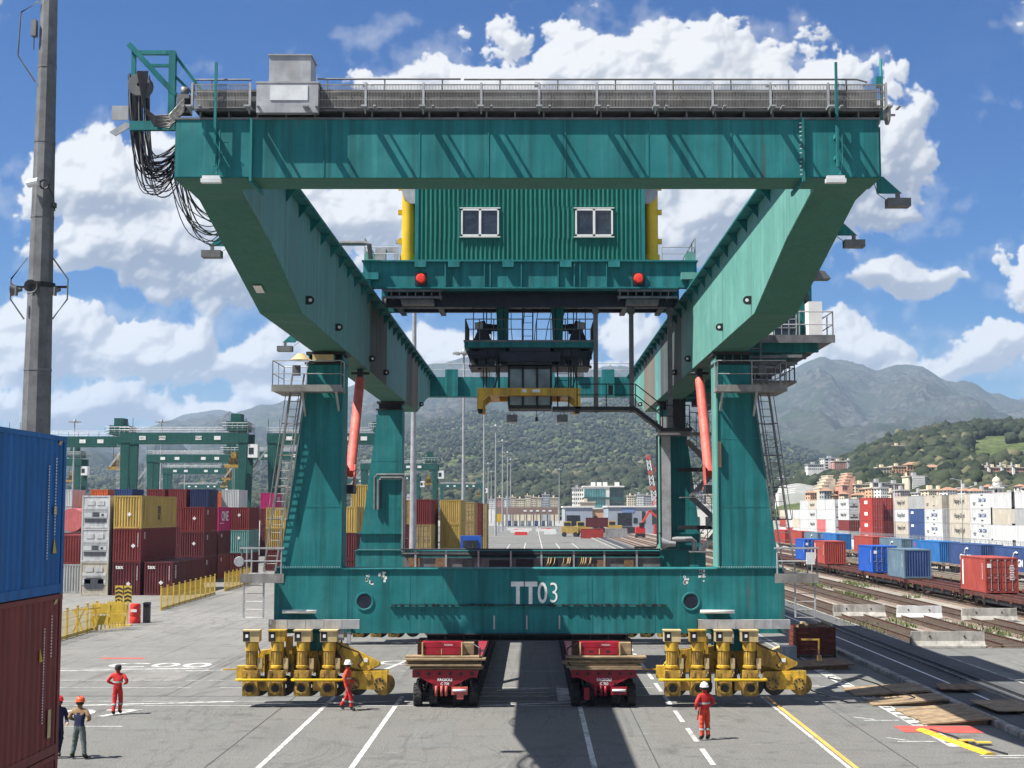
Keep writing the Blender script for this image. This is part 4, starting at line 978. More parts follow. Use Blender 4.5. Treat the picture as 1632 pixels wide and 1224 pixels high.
# ------------------------------------------------------------------ bogies (two drive sets in front, two behind)
rg_b = random.Random(17)
def bogie(cx, cy_, full=True):
    Q = 'bogie'
    bg_ = MB()
    bg_.prism([(cx - 2.6, 1.2), (cx - 2.0, 2.0), (cx + .9, 2.35), (cx + 2.55, 1.55), (cx + 2.55, 1.42), (cx + 1.9, 1.15)], 'y', cy_ + .55, cy_ + .95)
    bg_.prism([(cx + .95, 2.28), (cx + 1.1, 2.36), (cx + 2.6, 1.62), (cx + 2.58, 1.5), (cx + 2.1, 1.28), (cx + 1.15, 1.52)], 'y', cy_ + .1, cy_ + .28)
    bg_.box(cx - 1.0, cx - .75, cy_ + .3, cy_ + .5, 1.3, 2.55)
    o = bg_.build(Q, M['yellow'], CR)
    MB().box(cx - .5, cx + .75, cy_ + .5, cy_ + 1.4, 2.0, ZS0 + .01).cyl((cx - 1.0, cy_ + .1, 1.45), (cx - 1.0, cy_ + .5, 1.45), .2, n=14).build('pivot', teal, o)
    MB().box(cx + .93, cx + 2.62, cy_ + .08, cy_ + .98, 2.365, 2.38).build('cover_strip', M['dark'], o) if False else None
    for k, u in enumerate((-2.18, -1.22, -.25, .73)):
        x = cx + u
        # closed switch box; a dark plate paints the shade of an open face
        b = MB().box(x - .31, x + .31, cy_ - .45, cy_ + .05, 2.42, 2.82).box(x - .34, x + .33, cy_ - .5, cy_ + .07, 2.82, 2.86)
        bo = b.build('brake_box', M['cream'] if k != 1 else M['yellow'], o)
        MB().box(x - .29, x - .05, cy_ - .462, cy_ - .452, 2.45, 2.79).build('shade_plate', M['dark'], bo)
        MB().box(x - .20, x - .10, cy_ - .475, cy_ - .463, 2.58, 2.7).build('sticker', M['white'], bo)
        mo = MB().lathe([(.20, 2.41), (.25, 2.40), (.25, 2.08), (.20, 2.05), (.21, 1.56), (.26, 1.53), (.26, 1.45), (.18, 1.42), (.18, 1.36)], (x, cy_ - .2, 0), 'z', 16)
        for i in range(14):
            a = i * math.pi / 7; mo.beam((x + .215 * math.cos(a), cy_ - .2 + .215 * math.sin(a), 1.58), (x + .215 * math.cos(a), cy_ - .2 + .215 * math.sin(a), 2.05), .02, .07, mi=1, up=(math.cos(a + 1.57), math.sin(a + 1.57), 0))
        mo.build('drive_motor', [M['yellow'], M['ochre']], o)
        MB().box(x + .24, x + .42, cy_ - .33, cy_ - .1, 1.42, 1.8).box(x + .27, x + .4, cy_ - .3, cy_ - .12, 1.22, 1.42).build('terminal_box', M['cream'], o)
        gb = MB().prism([(x - .27, .42), (x + .27, .42), (x + .29, .5), (x + .27, 1.0), (x + .30, 1.06), (x + .28, 1.36), (x - .28, 1.36), (x - .30, 1.06), (x - .27, 1.0), (x - .29, .5)], 'y', cy_ - .5, cy_ + .05)
        for dx_ in (-.2, .2): gb.box(x + dx_ - .06, x + dx_ + .06, cy_ - .53, cy_ - .49, 1.12, 1.3)
        gb.cyl((x - .02, cy_ - .54, 1.13), (x - .02, cy_ - .49, 1.13), .08, n=12)
        gbo = gb.build('gearbox', M['ochre'], o)
        fl = MB().lathe([(.24, -.5), (.24, -.54), (.17, -.56), (.15, -.53)], (x, cy_, .72), 'y', 18).cyl((x, cy_ - .55, .72), (x, cy_ - .52, .72), .13, n=14, mi=1)
        for i in range(8): a = i * math.pi / 4; fl.cyl((x + .2 * math.cos(a), cy_ - .565, .72 + .2 * math.sin(a)), (x + .2 * math.cos(a), cy_ - .54, .72 + .2 * math.sin(a)), .022, n=6)
        fl.build('axle_flange', [M['ochre'], M['dark']], gbo)
        MB().lathe([(.1, .1), (.36, .1), (.38, .16), (.34, .2), (.34, .34), (.38, .38), (.36, .42), (.1, .42)], (x + .22, cy_, .72), 'y', 22).build('wheel', M['dark'], o)
    for xa, xb in ((-2.68, -.84), (-.6, 1.3)):
        MB().tube([(cx + xa + .12, cy_ - .35, 1.03), (cx + xa, cy_ - .55, 1.03), (cx + xa + .1, cy_ - .62, 1.03), (cx + xb - .1, cy_ - .62, 1.03), (cx + xb, cy_ - .55, 1.03), (cx + xb - .02, cy_ - .3, 1.03)], .05, 8).build('guard_bar', M['pole_yellow'], o)
        MB().box(cx + xa + .75, cx + xa + 1.15, cy_ - .3, cy_ + .05, .6, .95).build('axle_housing', M['ochre'], o)
    MB().box(cx - 2.75, cx - 2.45, cy_ - .2, cy_ + .2, 1.05, 1.5).beam((cx - 2.7, cy_, 1.36), (cx - 3.3, cy_, 1.36), .05).build('buffer', M['yellow'], o)
    # idler truck on the right
    it = MB().prism([(cx + 1.35, 1.28), (cx + 1.35, .9), (cx + 1.75, .62), (cx + 2.4, .6), (cx + 2.9, .62), (cx + 2.9, 1.3)], 'y', cy_ + .0, cy_ + .14).prism([(cx + 1.35, 1.28), (cx + 1.35, .9), (cx + 1.75, .62), (cx + 2.4, .6), (cx + 2.9, .62), (cx + 2.9, 1.3)], 'y', cy_ + .5, cy_ + .62)
    it.box(cx + 1.9, cx + 2.3, cy_ - .04, cy_ + .6, .95, 1.2)
    ito = it.build('idler_truck', M['yellow'], o)
    for dx_ in (1.62, 2.62):
        MB().lathe([(.06, .15), (.4, .16), (.42, .22), (.37, .26), (.37, .4), (.42, .44), (.4, .48), (.06, .48)], (cx + dx_ + .12, cy_, .78), 'y', 24).build('wheel', M['ochre'] if dx_ > 2 else M['dark'], ito)
        hub = MB().cyl((cx + dx_, cy_ - .06, .82), (cx + dx_, cy_ + .0, .82), .24, n=20)
        for i in range(8): a = i * math.pi / 4; hub.cyl((cx + dx_ + .17 * math.cos(a), cy_ - .08, .82 + .17 * math.sin(a)), (cx + dx_ + .17 * math.cos(a), cy_ - .06, .82 + .17 * math.sin(a)), .035, n=8, mi=1)
        hub.build('hub', [M['ochre'], M['dark']], ito)
    MB().tube([(cx + .95, cy_ - .1, 2.4), (cx + 1.25, cy_ - .05, 2.2), (cx + 1.8, cy_ + .06, 2.0), (cx + 1.95, cy_ + .04, 1.7), (cx + 1.8, cy_ + .04, 1.5), (cx + 1.9, cy_ + .04, 1.4)], .03, 6).build('hose', M['tar'], o)
    MB().box(cx + 2.0, cx + 2.15, cy_ + .07, cy_ + .099, 1.62, 1.75).build('label_plate', M['white'], o)
    for k in range(18):
        u = rg_b.uniform(-2.5, 1.2); z_ = rg_b.uniform(1.3, 2.3)
        MB().tube([(cx + u, cy_ + .1, z_), (cx + u + rg_b.uniform(-.15, .15), cy_ - .05, z_ - .2), (cx + u + rg_b.uniform(-.2, .2), cy_ + .05, z_ - rg_b.uniform(.3, .6))], .02, 5).build('hose', M['tar'], o)
    for u in (-1.7, -.72, .25): MB().box(cx + u - .07, cx + u + .07, cy_ + .2, cy_ + .4, .5, 1.9).build('frame_post', M['ochre'], o)
    for k, u in enumerate((-2.0, -1.05, .9)):
        MB().tube([(cx + u, cy_ - .1, 2.35), (cx + u + .12, cy_ - .15, 2.0), (cx + u + .05, cy_ - .1, 1.7), (cx + u - .1, cy_, 1.5)], .025, 6).build('hose', M['tar'], o)
bogie(-8.42, 54.35); bogie(7.40, 54.35); bogie(-8.42, 79.4); bogie(7.40, 79.4)
MB().box(10.3, 11.0, 55.2, 55.26, 2.36, 2.42).box(10.94, 11.0, 55.2, 55.26, 1.75, 2.36).box(10.9, 11.06, 55.15, 55.3, 1.6, 1.78).build('stop_arm', M['ochre'], CR)
# ------------------------------------------------------------------ trolley on the girders
TR = thing('crane_trolley', 'crane trolley with corrugated green machine house spanning the two girders', 'crane trolley', (XC, 61, 16.9))
tp = MB().box(X(-7.25), X(7.25), 61.0, 61.45, 16.98, 18.1).box(X(-7.3), X(7.3), 60.85, 61.6, 18.1, 18.16).box(X(-6.4), X(6.4), 60.85, 61.6, 16.92, 16.98)
tpo = tp.build('platform_beam', teal, TR)
MB().box(X(-7.25), X(7.25), 68.5, 68.95, 16.98, 18.1).build('platform_beam', teal, TR)
MB().box(X(-7.2), X(7.2), 61.5, 68.5, 18.0, 18.09).build('deck', M['galv_dark'], TR)
for x in (-3.7, -2.0, -1.75, -.4, 1.2, 1.9, 2.15, 3.3): MB().box(X(x), X(x) + .05, 60.88, 61.0, 17.0, 18.08).build('stiffener', teal, tpo)
for x in (-5.0, -3.55, -1.2, 1.3, 3.4): MB().box(X(x), X(x) + .5, 60.8, 60.98, 17.85, 18.09).build('deck_bracket', teal, tpo)
for sg in (-1, 1):
    x = -4.72 if sg < 0 else 4.72
    ln = MB().box(X(x) - .26, X(x) + .26, 60.9, 60.99, 17.05, 17.62).build('lamp_bracket', M['dark'], tpo)
    MB().lathe([(.0, -.16), (.16, -.15), (.22, -.06), (.22, .0)], (X(x), 60.9, 17.35), 'y', 18).build('warning_lamp', M['red_lamp'], ln)
    e = MB().prism([(X(6.75 * sg), 18.17), (X(7.2 * sg), 18.17), (X(7.2 * sg), 18.4), (X(7.1 * sg), 18.55), (X(6.85 * sg), 18.55), (X(6.75 * sg), 18.4)], 'y', 60.95, 61.1)
    e.build('lifting_eye', pale, tpo)
    MB().box(X(6.55 * sg), X(7.28 * sg), 60.7, 60.98, 17.3, 17.6).box(X(6.9 * sg), X(7.1 * sg), 60.75, 60.95, 16.9, 17.28).build('rail_clamp', pale if sg > 0 else teal, tpo)
    for yw in (61.8, 68.0):
        MB().lathe([(.05, -.12), (.35, -.12), (.4, -.09), (.33, -.07), (.33, .07), (.4, .09), (.35, .12), (.05, .12)], (X(7.015 * sg), yw, 17.27), 'x', 20).build('trolley_wheel', M['dark'], TR)
# machine house with corrugated cladding
H0, H1 = 18.18, 22.05
def corrugated(mb, x0, x1, y, z0, z1, pitch, depth, mi=0):
    n = int(round((x1 - x0) / pitch)); vs = []; p = (x1 - x0) / n
    xs = []
    for i in range(n):
        a = x0 + i * p; xs += [(a, y), (a + p * .5, y), (a + p * .62, y - depth), (a + p * .88, y - depth)]
    xs.append((x1, y)); m = len(xs)
    mb.add([(a, b, z0) for a, b in xs] + [(a, b, z1) for a, b in xs], [(i, i + 1, m + i + 1, m + i) for i in range(m - 1)], mi)
M['clad'] = steel('green corrugated cladding', (.010, .140, .112), .2, .5, .2, (.006, .07, .06), .25, .45, .05)
hs = MB().box(X(-5.0), X(5.0), 61.12, 66.9, H0, H1)
hso = hs.build('machine_house', M['clad'], TR)
cw = MB(); wz0, wz1 = 19.25, 20.45
wins = ((-3.0, -1.35), (1.98, 3.62))
corrugated(cw, X(-4.86), X(4.86), 61.115, H0, wz0 - .12, .2, .045); corrugated(cw, X(-4.86), X(4.86), 61.115, wz1 + .12, H1, .2, .045)
xs_ = [-4.86, wins[0][0] - .05, wins[0][1] + .05, wins[1][0] - .05, wins[1][1] + .05, 4.86]
for a, b in ((0, 1), (2, 3), (4, 5)): corrugated(cw, X(xs_[a]), X(xs_[b]), 61.115, wz0 - .12, wz1 + .12, .2, .045)
cw.build('cladding', M['clad'], hso)
for sg in (-1, 1): MB().box(X(4.86 * sg), X(5.02 * sg), 61.05, 61.13, H0, H1).build('corner_trim', teal, hso)
MB().box(X(-5.15), X(5.15), 60.98, 67, H0 - .02, H0 + .03).build('base_trim', teal, hso)
MB().box(X(-5.15), X(5.15), 60.98, 67, H1, H1 + .06).build('roof', teal, hso)
for a, b in wins:
    w = MB()
    for (p, q, r, s_) in ((a, b, wz0, wz0 + .07), (a, b, wz1 - .07, wz1), (a, a + .07, wz0, wz1), (b - .07, b, wz0, wz1), ((a + b) / 2 - .05, (a + b) / 2 + .05, wz0, wz1)): w.box(X(p), X(q), 61.0, 61.11, r, s_)
    w.box(X(a) - .06, X(b) + .06, 61.0, 61.112, wz1 + .02, wz1 + .06); w.box(X(a) - .06, X(b) + .06, 60.98, 61.112, wz0 - .06, wz0 - .02)
    wo = w.build('window', M['white'], hso)
    for (p, q) in ((a + .07, (a + b) / 2 - .05), ((a + b) / 2 + .05, b - .07)): MB().box(X(p), X(q), 61.05, 61.07, wz0 + .07, wz1 - .07).build('pane', M['glass_d'], wo)
for sg in (-1, 1):
    MB().prism([(X(5.02 * sg), 21.7), (X(5.4 * sg), 21.7), (X(5.62 * sg), 21.35), (X(5.55 * sg), 21.0), (X(5.25 * sg), 20.75), (X(5.02 * sg), 20.75)], 'y', 61.3, 62.1).build('vent_hood', M['galv'], hso)
    yc = MB().cyl((X(5.35 * sg), 61.6, 18.16), (X(5.35 * sg), 61.6, 24.7), .29, n=18).cyl((X(5.35 * sg), 61.6, 18.16), (X(5.35 * sg), 61.6, 18.5), .36, n=18)
    for z in (19.0, 20.3, 21.4): yc.box(X(5.63 * sg), X(5.8 * sg), 61.5, 61.65, z, z + .22)
    yc.build('jib_column', M['pole_yellow'], TR)
    rr = MB(); railing(rr, [(X(7.15 * sg), 61.05, 18.16), (X(5.75 * sg), 61.05, 18.16)], .6, .02); railing(rr, [(X(7.2 * sg), 61.1, 18.16), (X(7.2 * sg), 68.5, 18.16)], 1.0, .025); rr.build('handrail', M['galv'], TR)
MB().box(X(-4.6), X(4.6), 61.55, 61.9, 24.5, 24.75).box(X(4.2), X(5.5), 61.4, 61.8, 24.3, 24.72).build('jib_beam', M['pole_yellow'], TR)
for x0 in (-8.6, 7.9): MB().box(X(x0), X(x0) + .8, 60.7, 61.3, 24.5, 24.75).build('jib_end', pale, TR) if False else None
MB().tube([(X(-8.3), 60.6, 16.9), (X(-8.3), 60.6, 18.75), (X(-8.2), 60.6, 18.85), (X(-7.15), 60.6, 18.85), (X(-6.95), 60.6, 18.8), (X(-6.9), 60.8, 18.2)], .11, 10).build('cable_pipe', M['galv_dark'], TR)
MB().box(X(-6.75), X(-6.3), 61.2, 61.6, 18.17, 18.75).box(X(-6.3), X(-5.85), 61.3, 61.45, 18.6, 18.8).box(X(-5.95), X(-5.8), 61.3, 61.45, 18.17, 18.6).build('ventilation_unit', M['galv'], TR)
# underside frames
uf = MB()
for y, z in ((62.2, 16.3), (64.6, 16.6), (67, 16.75)): uf.box(X(-6.3), X(6.3), y, y + .3, z, 16.95)
for x in (-6.2, -4.3, -1.3, 1.3, 4.3, 6.0): uf.box(X(x), X(x) + .25, 62, 68, 16.7, 16.94)
uf.build('under_frame', M['navy'], TR)
for sg in (-1, 1):
    gr = MB()
    for k in range(7): gr.box(X((3.9 + k * .35) * sg), X((3.94 + k * .35) * sg), 61.0, 62.6, 16.55, 16.85)
    gr.box(X(3.8 * sg), X(6.4 * sg), 60.95, 61.0, 16.5, 16.6); gr.box(X(3.8 * sg), X(6.4 * sg), 60.95, 61.02, 16.8, 16.9); gr.box(X(4.2 * sg), X(5.6 * sg), 61.2, 62.0, 16.3, 16.5)
    gr.build('service_cage', M['galv_dark'], TR)
# hanging column, slewing platform, cab and spreader
for sg in (-1, 1):
    for y in (63.8, 66.2): MB().prism([(X(1.0 * sg), 16.9), (X(1.55 * sg), 16.9), (X(1.45 * sg), 14.3), (X(1.1 * sg), 14.3)], 'y', y, y + .4).build('hanging_column', teal, TR)
sp = MB().box(X(-2.95), X(2.9), 63.3, 67, 14.63, 14.88).box(X(-2.98), X(2.93), 63.25, 67.05, 14.88, 14.96, 1)
spo = sp.build('slewing_platform', [teal, M['galv_dark']], TR)
rr = MB(); railing(rr, [(X(-2.9), 66.9, 14.96), (X(-2.9), 63.3, 14.96), (X(-.35), 63.3, 14.96)], .95, .025, step=.6); railing(rr, [(X(.3), 63.3, 14.96), (X(2.88), 63.3, 14.96), (X(2.88), 66.9, 14.96)], .95, .025, step=.6); rr.build('handrail', M['galv_dark'], spo)
for sg in (-1, 1):
    w = MB().prism([(X(1.75 * sg), 14.96), (X(2.6 * sg), 14.96), (X(2.4 * sg), 15.43), (X(2.45 * sg), 15.83), (X(2.05 * sg), 15.93), (X(1.9 * sg), 15.48)], 'y', 63.9, 64.6)
    w.cyl((X(1.3 * sg), 64.2, 15.63), (X(2.3 * sg), 64.2, 15.63), .16, n=12).cyl((X(1.75 * sg), 64.2, 15.58), (X(1.95 * sg), 64.2, 15.58), .24, n=14)
    w.build('winch', M['navy'], spo); MB().box(X(2.15 * sg), X(2.5 * sg), 63.8, 64.0, 15.53, 15.83).build('motor_cover', M['galv'], spo)
    for xx in (1.98, 2.12): MB().cyl((X(xx * sg), 64.2, 12.9), (X(xx * sg), 64.2, 16.9), .025, n=6).build('hoist_rope', M['dark'], spo)
    MB().prism([(X(1.3 * sg), 14.2), (X(2.75 * sg), 14.15), (X(2.85 * sg), 14.5), (X(2.3 * sg), 14.5), (X(2.2 * sg), 14.62), (X(1.7 * sg), 14.62), (X(1.6 * sg), 14.6), (X(1.3 * sg), 14.6)], 'y', 63.6, 66.4).build('sheave_block', M['navy'], spo)
MB().box(X(-1.35), X(1.35), 63.4, 66.6, 14.0, 14.45).box(X(-.9), X(.9), 63.35, 66, 14.45, 14.62).build('slewing_ring', M['navy'], spo)
ldr = ladder('ladder', (X(-.1), 63.6, 14.88), (X(-.1), 63.6, 16.95), .45, spo, (1, 0, 0), False, 'dark')
cab = MB().box(X(-.98), X(.98), 63.6, 65.4, 11.9, 12.05).box(X(-1.0), X(1.0), 63.5, 65.5, 14.0 - .2, 14.0 - .002)
for x in (-.95, -.32, .32, .95): cab.box(X(x) - .05, X(x) + .05, 63.55, 63.65, 12.05, 13.8)
for z in (12.5, 12.72, 13.68): cab.box(X(-.95), X(.95), 63.55, 63.65, z, z + .1)
cab.box(X(-.95), X(.95), 65.3, 65.4, 12.05, 13.8)
cbo = cab.build('operator_cab', M['dark'], TR)
M['cab_glass'] = mat('cab glass', (.20, .24, .25), .1, 0, .25, 1.2, spec=.7)
for (a, b, c_, d) in ((-.9, -.37, 12.83, 13.68), (-.27, .27, 12.83, 13.68), (.37, .9, 12.83, 13.68), (-.9, -.37, 12.06, 12.5), (-.27, .27, 12.06, 12.5), (.37, .9, 12.06, 12.5)):
    MB().box(X(a), X(b), 63.6, 63.62, c_, d).build('pane', M['cab_glass'], cbo)
MB().box(X(-.12), X(.3), 64.2, 64.5, 13.1, 13.55).box(X(-.25), X(.25), 64.2, 64.8, 12.2, 13.0).build('seat', M['galv'], cbo)
ladder('ladder', (X(1.5), 63.9, 12.0), (X(1.5), 63.9, 14.2), .5, cbo, (1, 0, 0), False, 'dark')
MB().tube([(X(1.85), 63.9, 12.4), (X(1.85), 63.9, 14.0), (X(1.7), 63.9, 14.1), (X(1.2), 63.9, 14.1)], .04, 6).tube([(X(-1.4), 63.9, 12.6), (X(-1.4), 63.9, 14.2)], .05, 6).build('pipe', M['dark'], cbo)
rg = random.Random(61)
for k in range(26):                                   # sheaves, rods and boxes hung under the platform
    x, y, z = rg.uniform(-2.6, 2.6), rg.uniform(63.4, 65.8), rg.uniform(13.85, 14.5); w, h = rg.uniform(.1, .45), rg.uniform(.08, .35)
    if k % 3 == 0: MB().cyl((X(x), y, z), (X(x), y + .12, z), w * .6, n=14).build('sheave', M['navy'], TR)
    elif k % 3 == 1: MB().box(X(x), X(x) + w, y, y + .3, z - h, z).build('machine_box', M['dark'], TR)
    else: MB().cyl((X(x), y, z - rg.uniform(.3, 1.2)), (X(x), y, 14.6), .02, n=5).build('rod', M['dark'], TR)
ld = MB().box(X(-2.75), X(2.7), 63.5, 66.2, 13.78, 13.86).build('lower_deck', M['dark'], TR)
rr = MB(); railing(rr, [(X(-2.7), 63.5, 13.86), (X(-1.1), 63.5, 13.86)], .75, .022, step=.4); railing(rr, [(X(1.1), 63.5, 13.86), (X(2.65), 63.5, 13.86)], .75, .022, step=.4); rr.build('handrail', M['dark'], ld)
for x in (-2.3, -1.9, 1.3, 1.9, 2.4): MB().box(X(x), X(x) + .3, 63.7, 64.2, 13.86, 13.86 + .3 + .1 * (int(x * 10) % 3)).build('machine_box', M['navy'], ld)
for x in (-1.5, 1.2, 2.0): MB().tube([(X(x), 63.45, 13.8), (X(x + .05), 63.4, 13.3), (X(x - .1), 63.45, 12.8)], .035, 6).build('hydraulic_hose', M['tar'], ld)
for x in (-2.55, -1.75, -1.2, 1.15, 1.7, 2.5): MB().cyl((X(x), 63.5, 14.95), (X(x), 63.6, 16.9), .022, n=5).build('stay_rod', M['dark'], TR)
for k in range(6): MB().tube([(X(-1.5 + k * .6), 63.4, 16.8), (X(-1.45 + k * .6), 63.3, 16.2), (X(-1.4 + k * .55), 63.4, 15.6), (X(-1.3 + k * .5), 63.5, 15.0)], .018, 5).build('cable', M['tar'], TR)
M['spread'] = mat('yellow spreader paint', (.60, .36, .03), .45, 0, .2, 2, grime=.55, gcol=(.16, .09, .03))
# spreader frame
sf_ = MB().prism([(X(-2.35), 11.85), (X(-2.35), 12.78), (X(2.25), 12.78), (X(2.25), 11.85), (X(2.0), 11.85), (X(2.0), 12.25), (X(1.75), 12.45), (X(-1.85), 12.45), (X(-2.1), 12.25), (X(-2.1), 11.85)], 'y', 63.0, 63.5)
sf_.prism([(X(-2.35), 11.85), (X(-2.35), 12.78), (X(2.25), 12.78), (X(2.25), 11.85), (X(2.0), 11.85), (X(2.0), 12.25), (X(1.75), 12.45), (X(-1.85), 12.45), (X(-2.1), 12.25), (X(-2.1), 11.85)], 'y', 66.4, 66.9)
sf_.box(X(-1.8), X(-1.4), 63.5, 66.4, 12.45, 12.75); sf_.box(X(1.4), X(1.8), 63.5, 66.4, 12.45, 12.75)
so = sf_.build('spreader', M['spread'], TR)
for sg in (-2.22, 2.12): MB().cyl((X(sg), 63.25, 11.65), (X(sg), 63.25, 11.86), .1, .13, n=8).build('twistlock', M['dark'], so)
MB().box(X(-.35), X(-.15), 62.98, 62.998, 12.58, 12.72).build('sticker', M['white'], so); MB().box(X(.1), X(.45), 62.98, 62.998, 12.58, 12.72).build('sticker', M['white'], so)
for x in (-.8, 1.45):
    MB().tube([(X(x) - .1, 63.4, 11.6), (X(x), 63.4, 11.85), (X(x) + .1, 63.4, 11.6)], .02, 5).box(X(x) - .24, X(x) + .24, 63.2, 63.6, 11.28, 11.6).box(X(x) - .2, X(x) + .2, 63.25, 63.55, 11.22, 11.28, 1).build('work_lamp', [M['galv_dark'], M['ledw']], TR)
MB().cyl((X(.3), 63.4, 11.5), (X(.3), 63.4, 12.3), .015, n=5).box(X(.24), X(.36), 63.35, 63.45, 11.32, 11.5).build('camera_pendant', M['dark'], TR)
# hung posts and gangway towards the right leg
gw = MB()
for x in (2.95, 4.55, 6.28): gw.box(X(x) - .1, X(x) + .1, 63.2, 63.4, 11.7 if x < 6 else 10.9, 16.4); gw.box(X(x) - .15, X(x) + .15, 63.15, 63.45, 16.15, 16.4)
gwo = gw.build('hanger_post', M['galv_dark'], TR)
gg = MB().box(X(1.0), X(4.7), 63.0, 64.2, 11.78, 11.95); gg.beam((X(4.7), 63.6, 11.86), (X(5.9), 63.6, 10.95), 1.0, .16); gg.box(X(5.8), X(7.2), 63.0, 64.2, 10.85, 11.0)
ggo = gg.build('gangway', M['dark'], TR)
rr = MB(); railing(rr, [(X(2.1), 63.0, 11.95), (X(4.7), 63.0, 11.95)], 1.0, .025); railing(rr, [(X(5.9), 63.0, 11.0), (X(7.1), 63.0, 11.0)], 1.0, .025)
for h in (1.0, .52): rr.beam((X(4.7), 63.0, 11.95 + h), (X(5.9), 63.0, 11.0 + h), .045)
rr.build('handrail', M['dark'], ggo); MB().box(X(3.5), X(3.7), 63.0, 63.2, 12.5, 12.9).build('lamp_box', M['dark'], ggo)
# temporary braces between girder and leg
for sg, lab in ((-1, 'salmon red tubular brace beside the left front leg, half in shade'), (1, 'salmon red tubular brace beside the right front leg, fully sunlit')):
    a, b = Vector((X(7.26 * sg), 57.2, 8.2)), Vector((X(7.40 * sg), 61.8, 13.35))
    t_ = thing('brace_tube', lab, 'brace', tuple(a), 0, 'red braces between legs and girders')
    MB().cyl(a.lerp(b, .12), a.lerp(b, .93), .205, n=20).build('tube', M['red_tube'], t_)
    MB().prism([(a.y - .1, a.z - .2), (a.y + .3, a.z - .2), (a.y + .85, a.z + .9), (a.y + .4, a.z + 1.0)], 'x', a.x - .2, a.x - .14).prism([(a.y - .1, a.z - .2), (a.y + .3, a.z - .2), (a.y + .85, a.z + .9), (a.y + .4, a.z + 1.0)], 'x', a.x + .14, a.x + .2).cyl(a + Vector((-.3, 0, 0)), a + Vector((.3, 0, 0)), .07, n=10).build('lower_fork', M['red_tube'], t_)
    MB().box(b.x - .12, b.x + .12, b.y - .3, b.y + .25, b.z - .3, b.z + .12).cyl(b + Vector((-.4, -.1, -.05)), b + Vector((.4, -.1, -.05)), .06, n=8).build('upper_lug', M['dark'], t_)
    MB().box(X(6.98 * sg), X(7.5 * sg), 56.37, 57.3, 8.0, 8.35).build('leg_lug', M['dark'], t_)
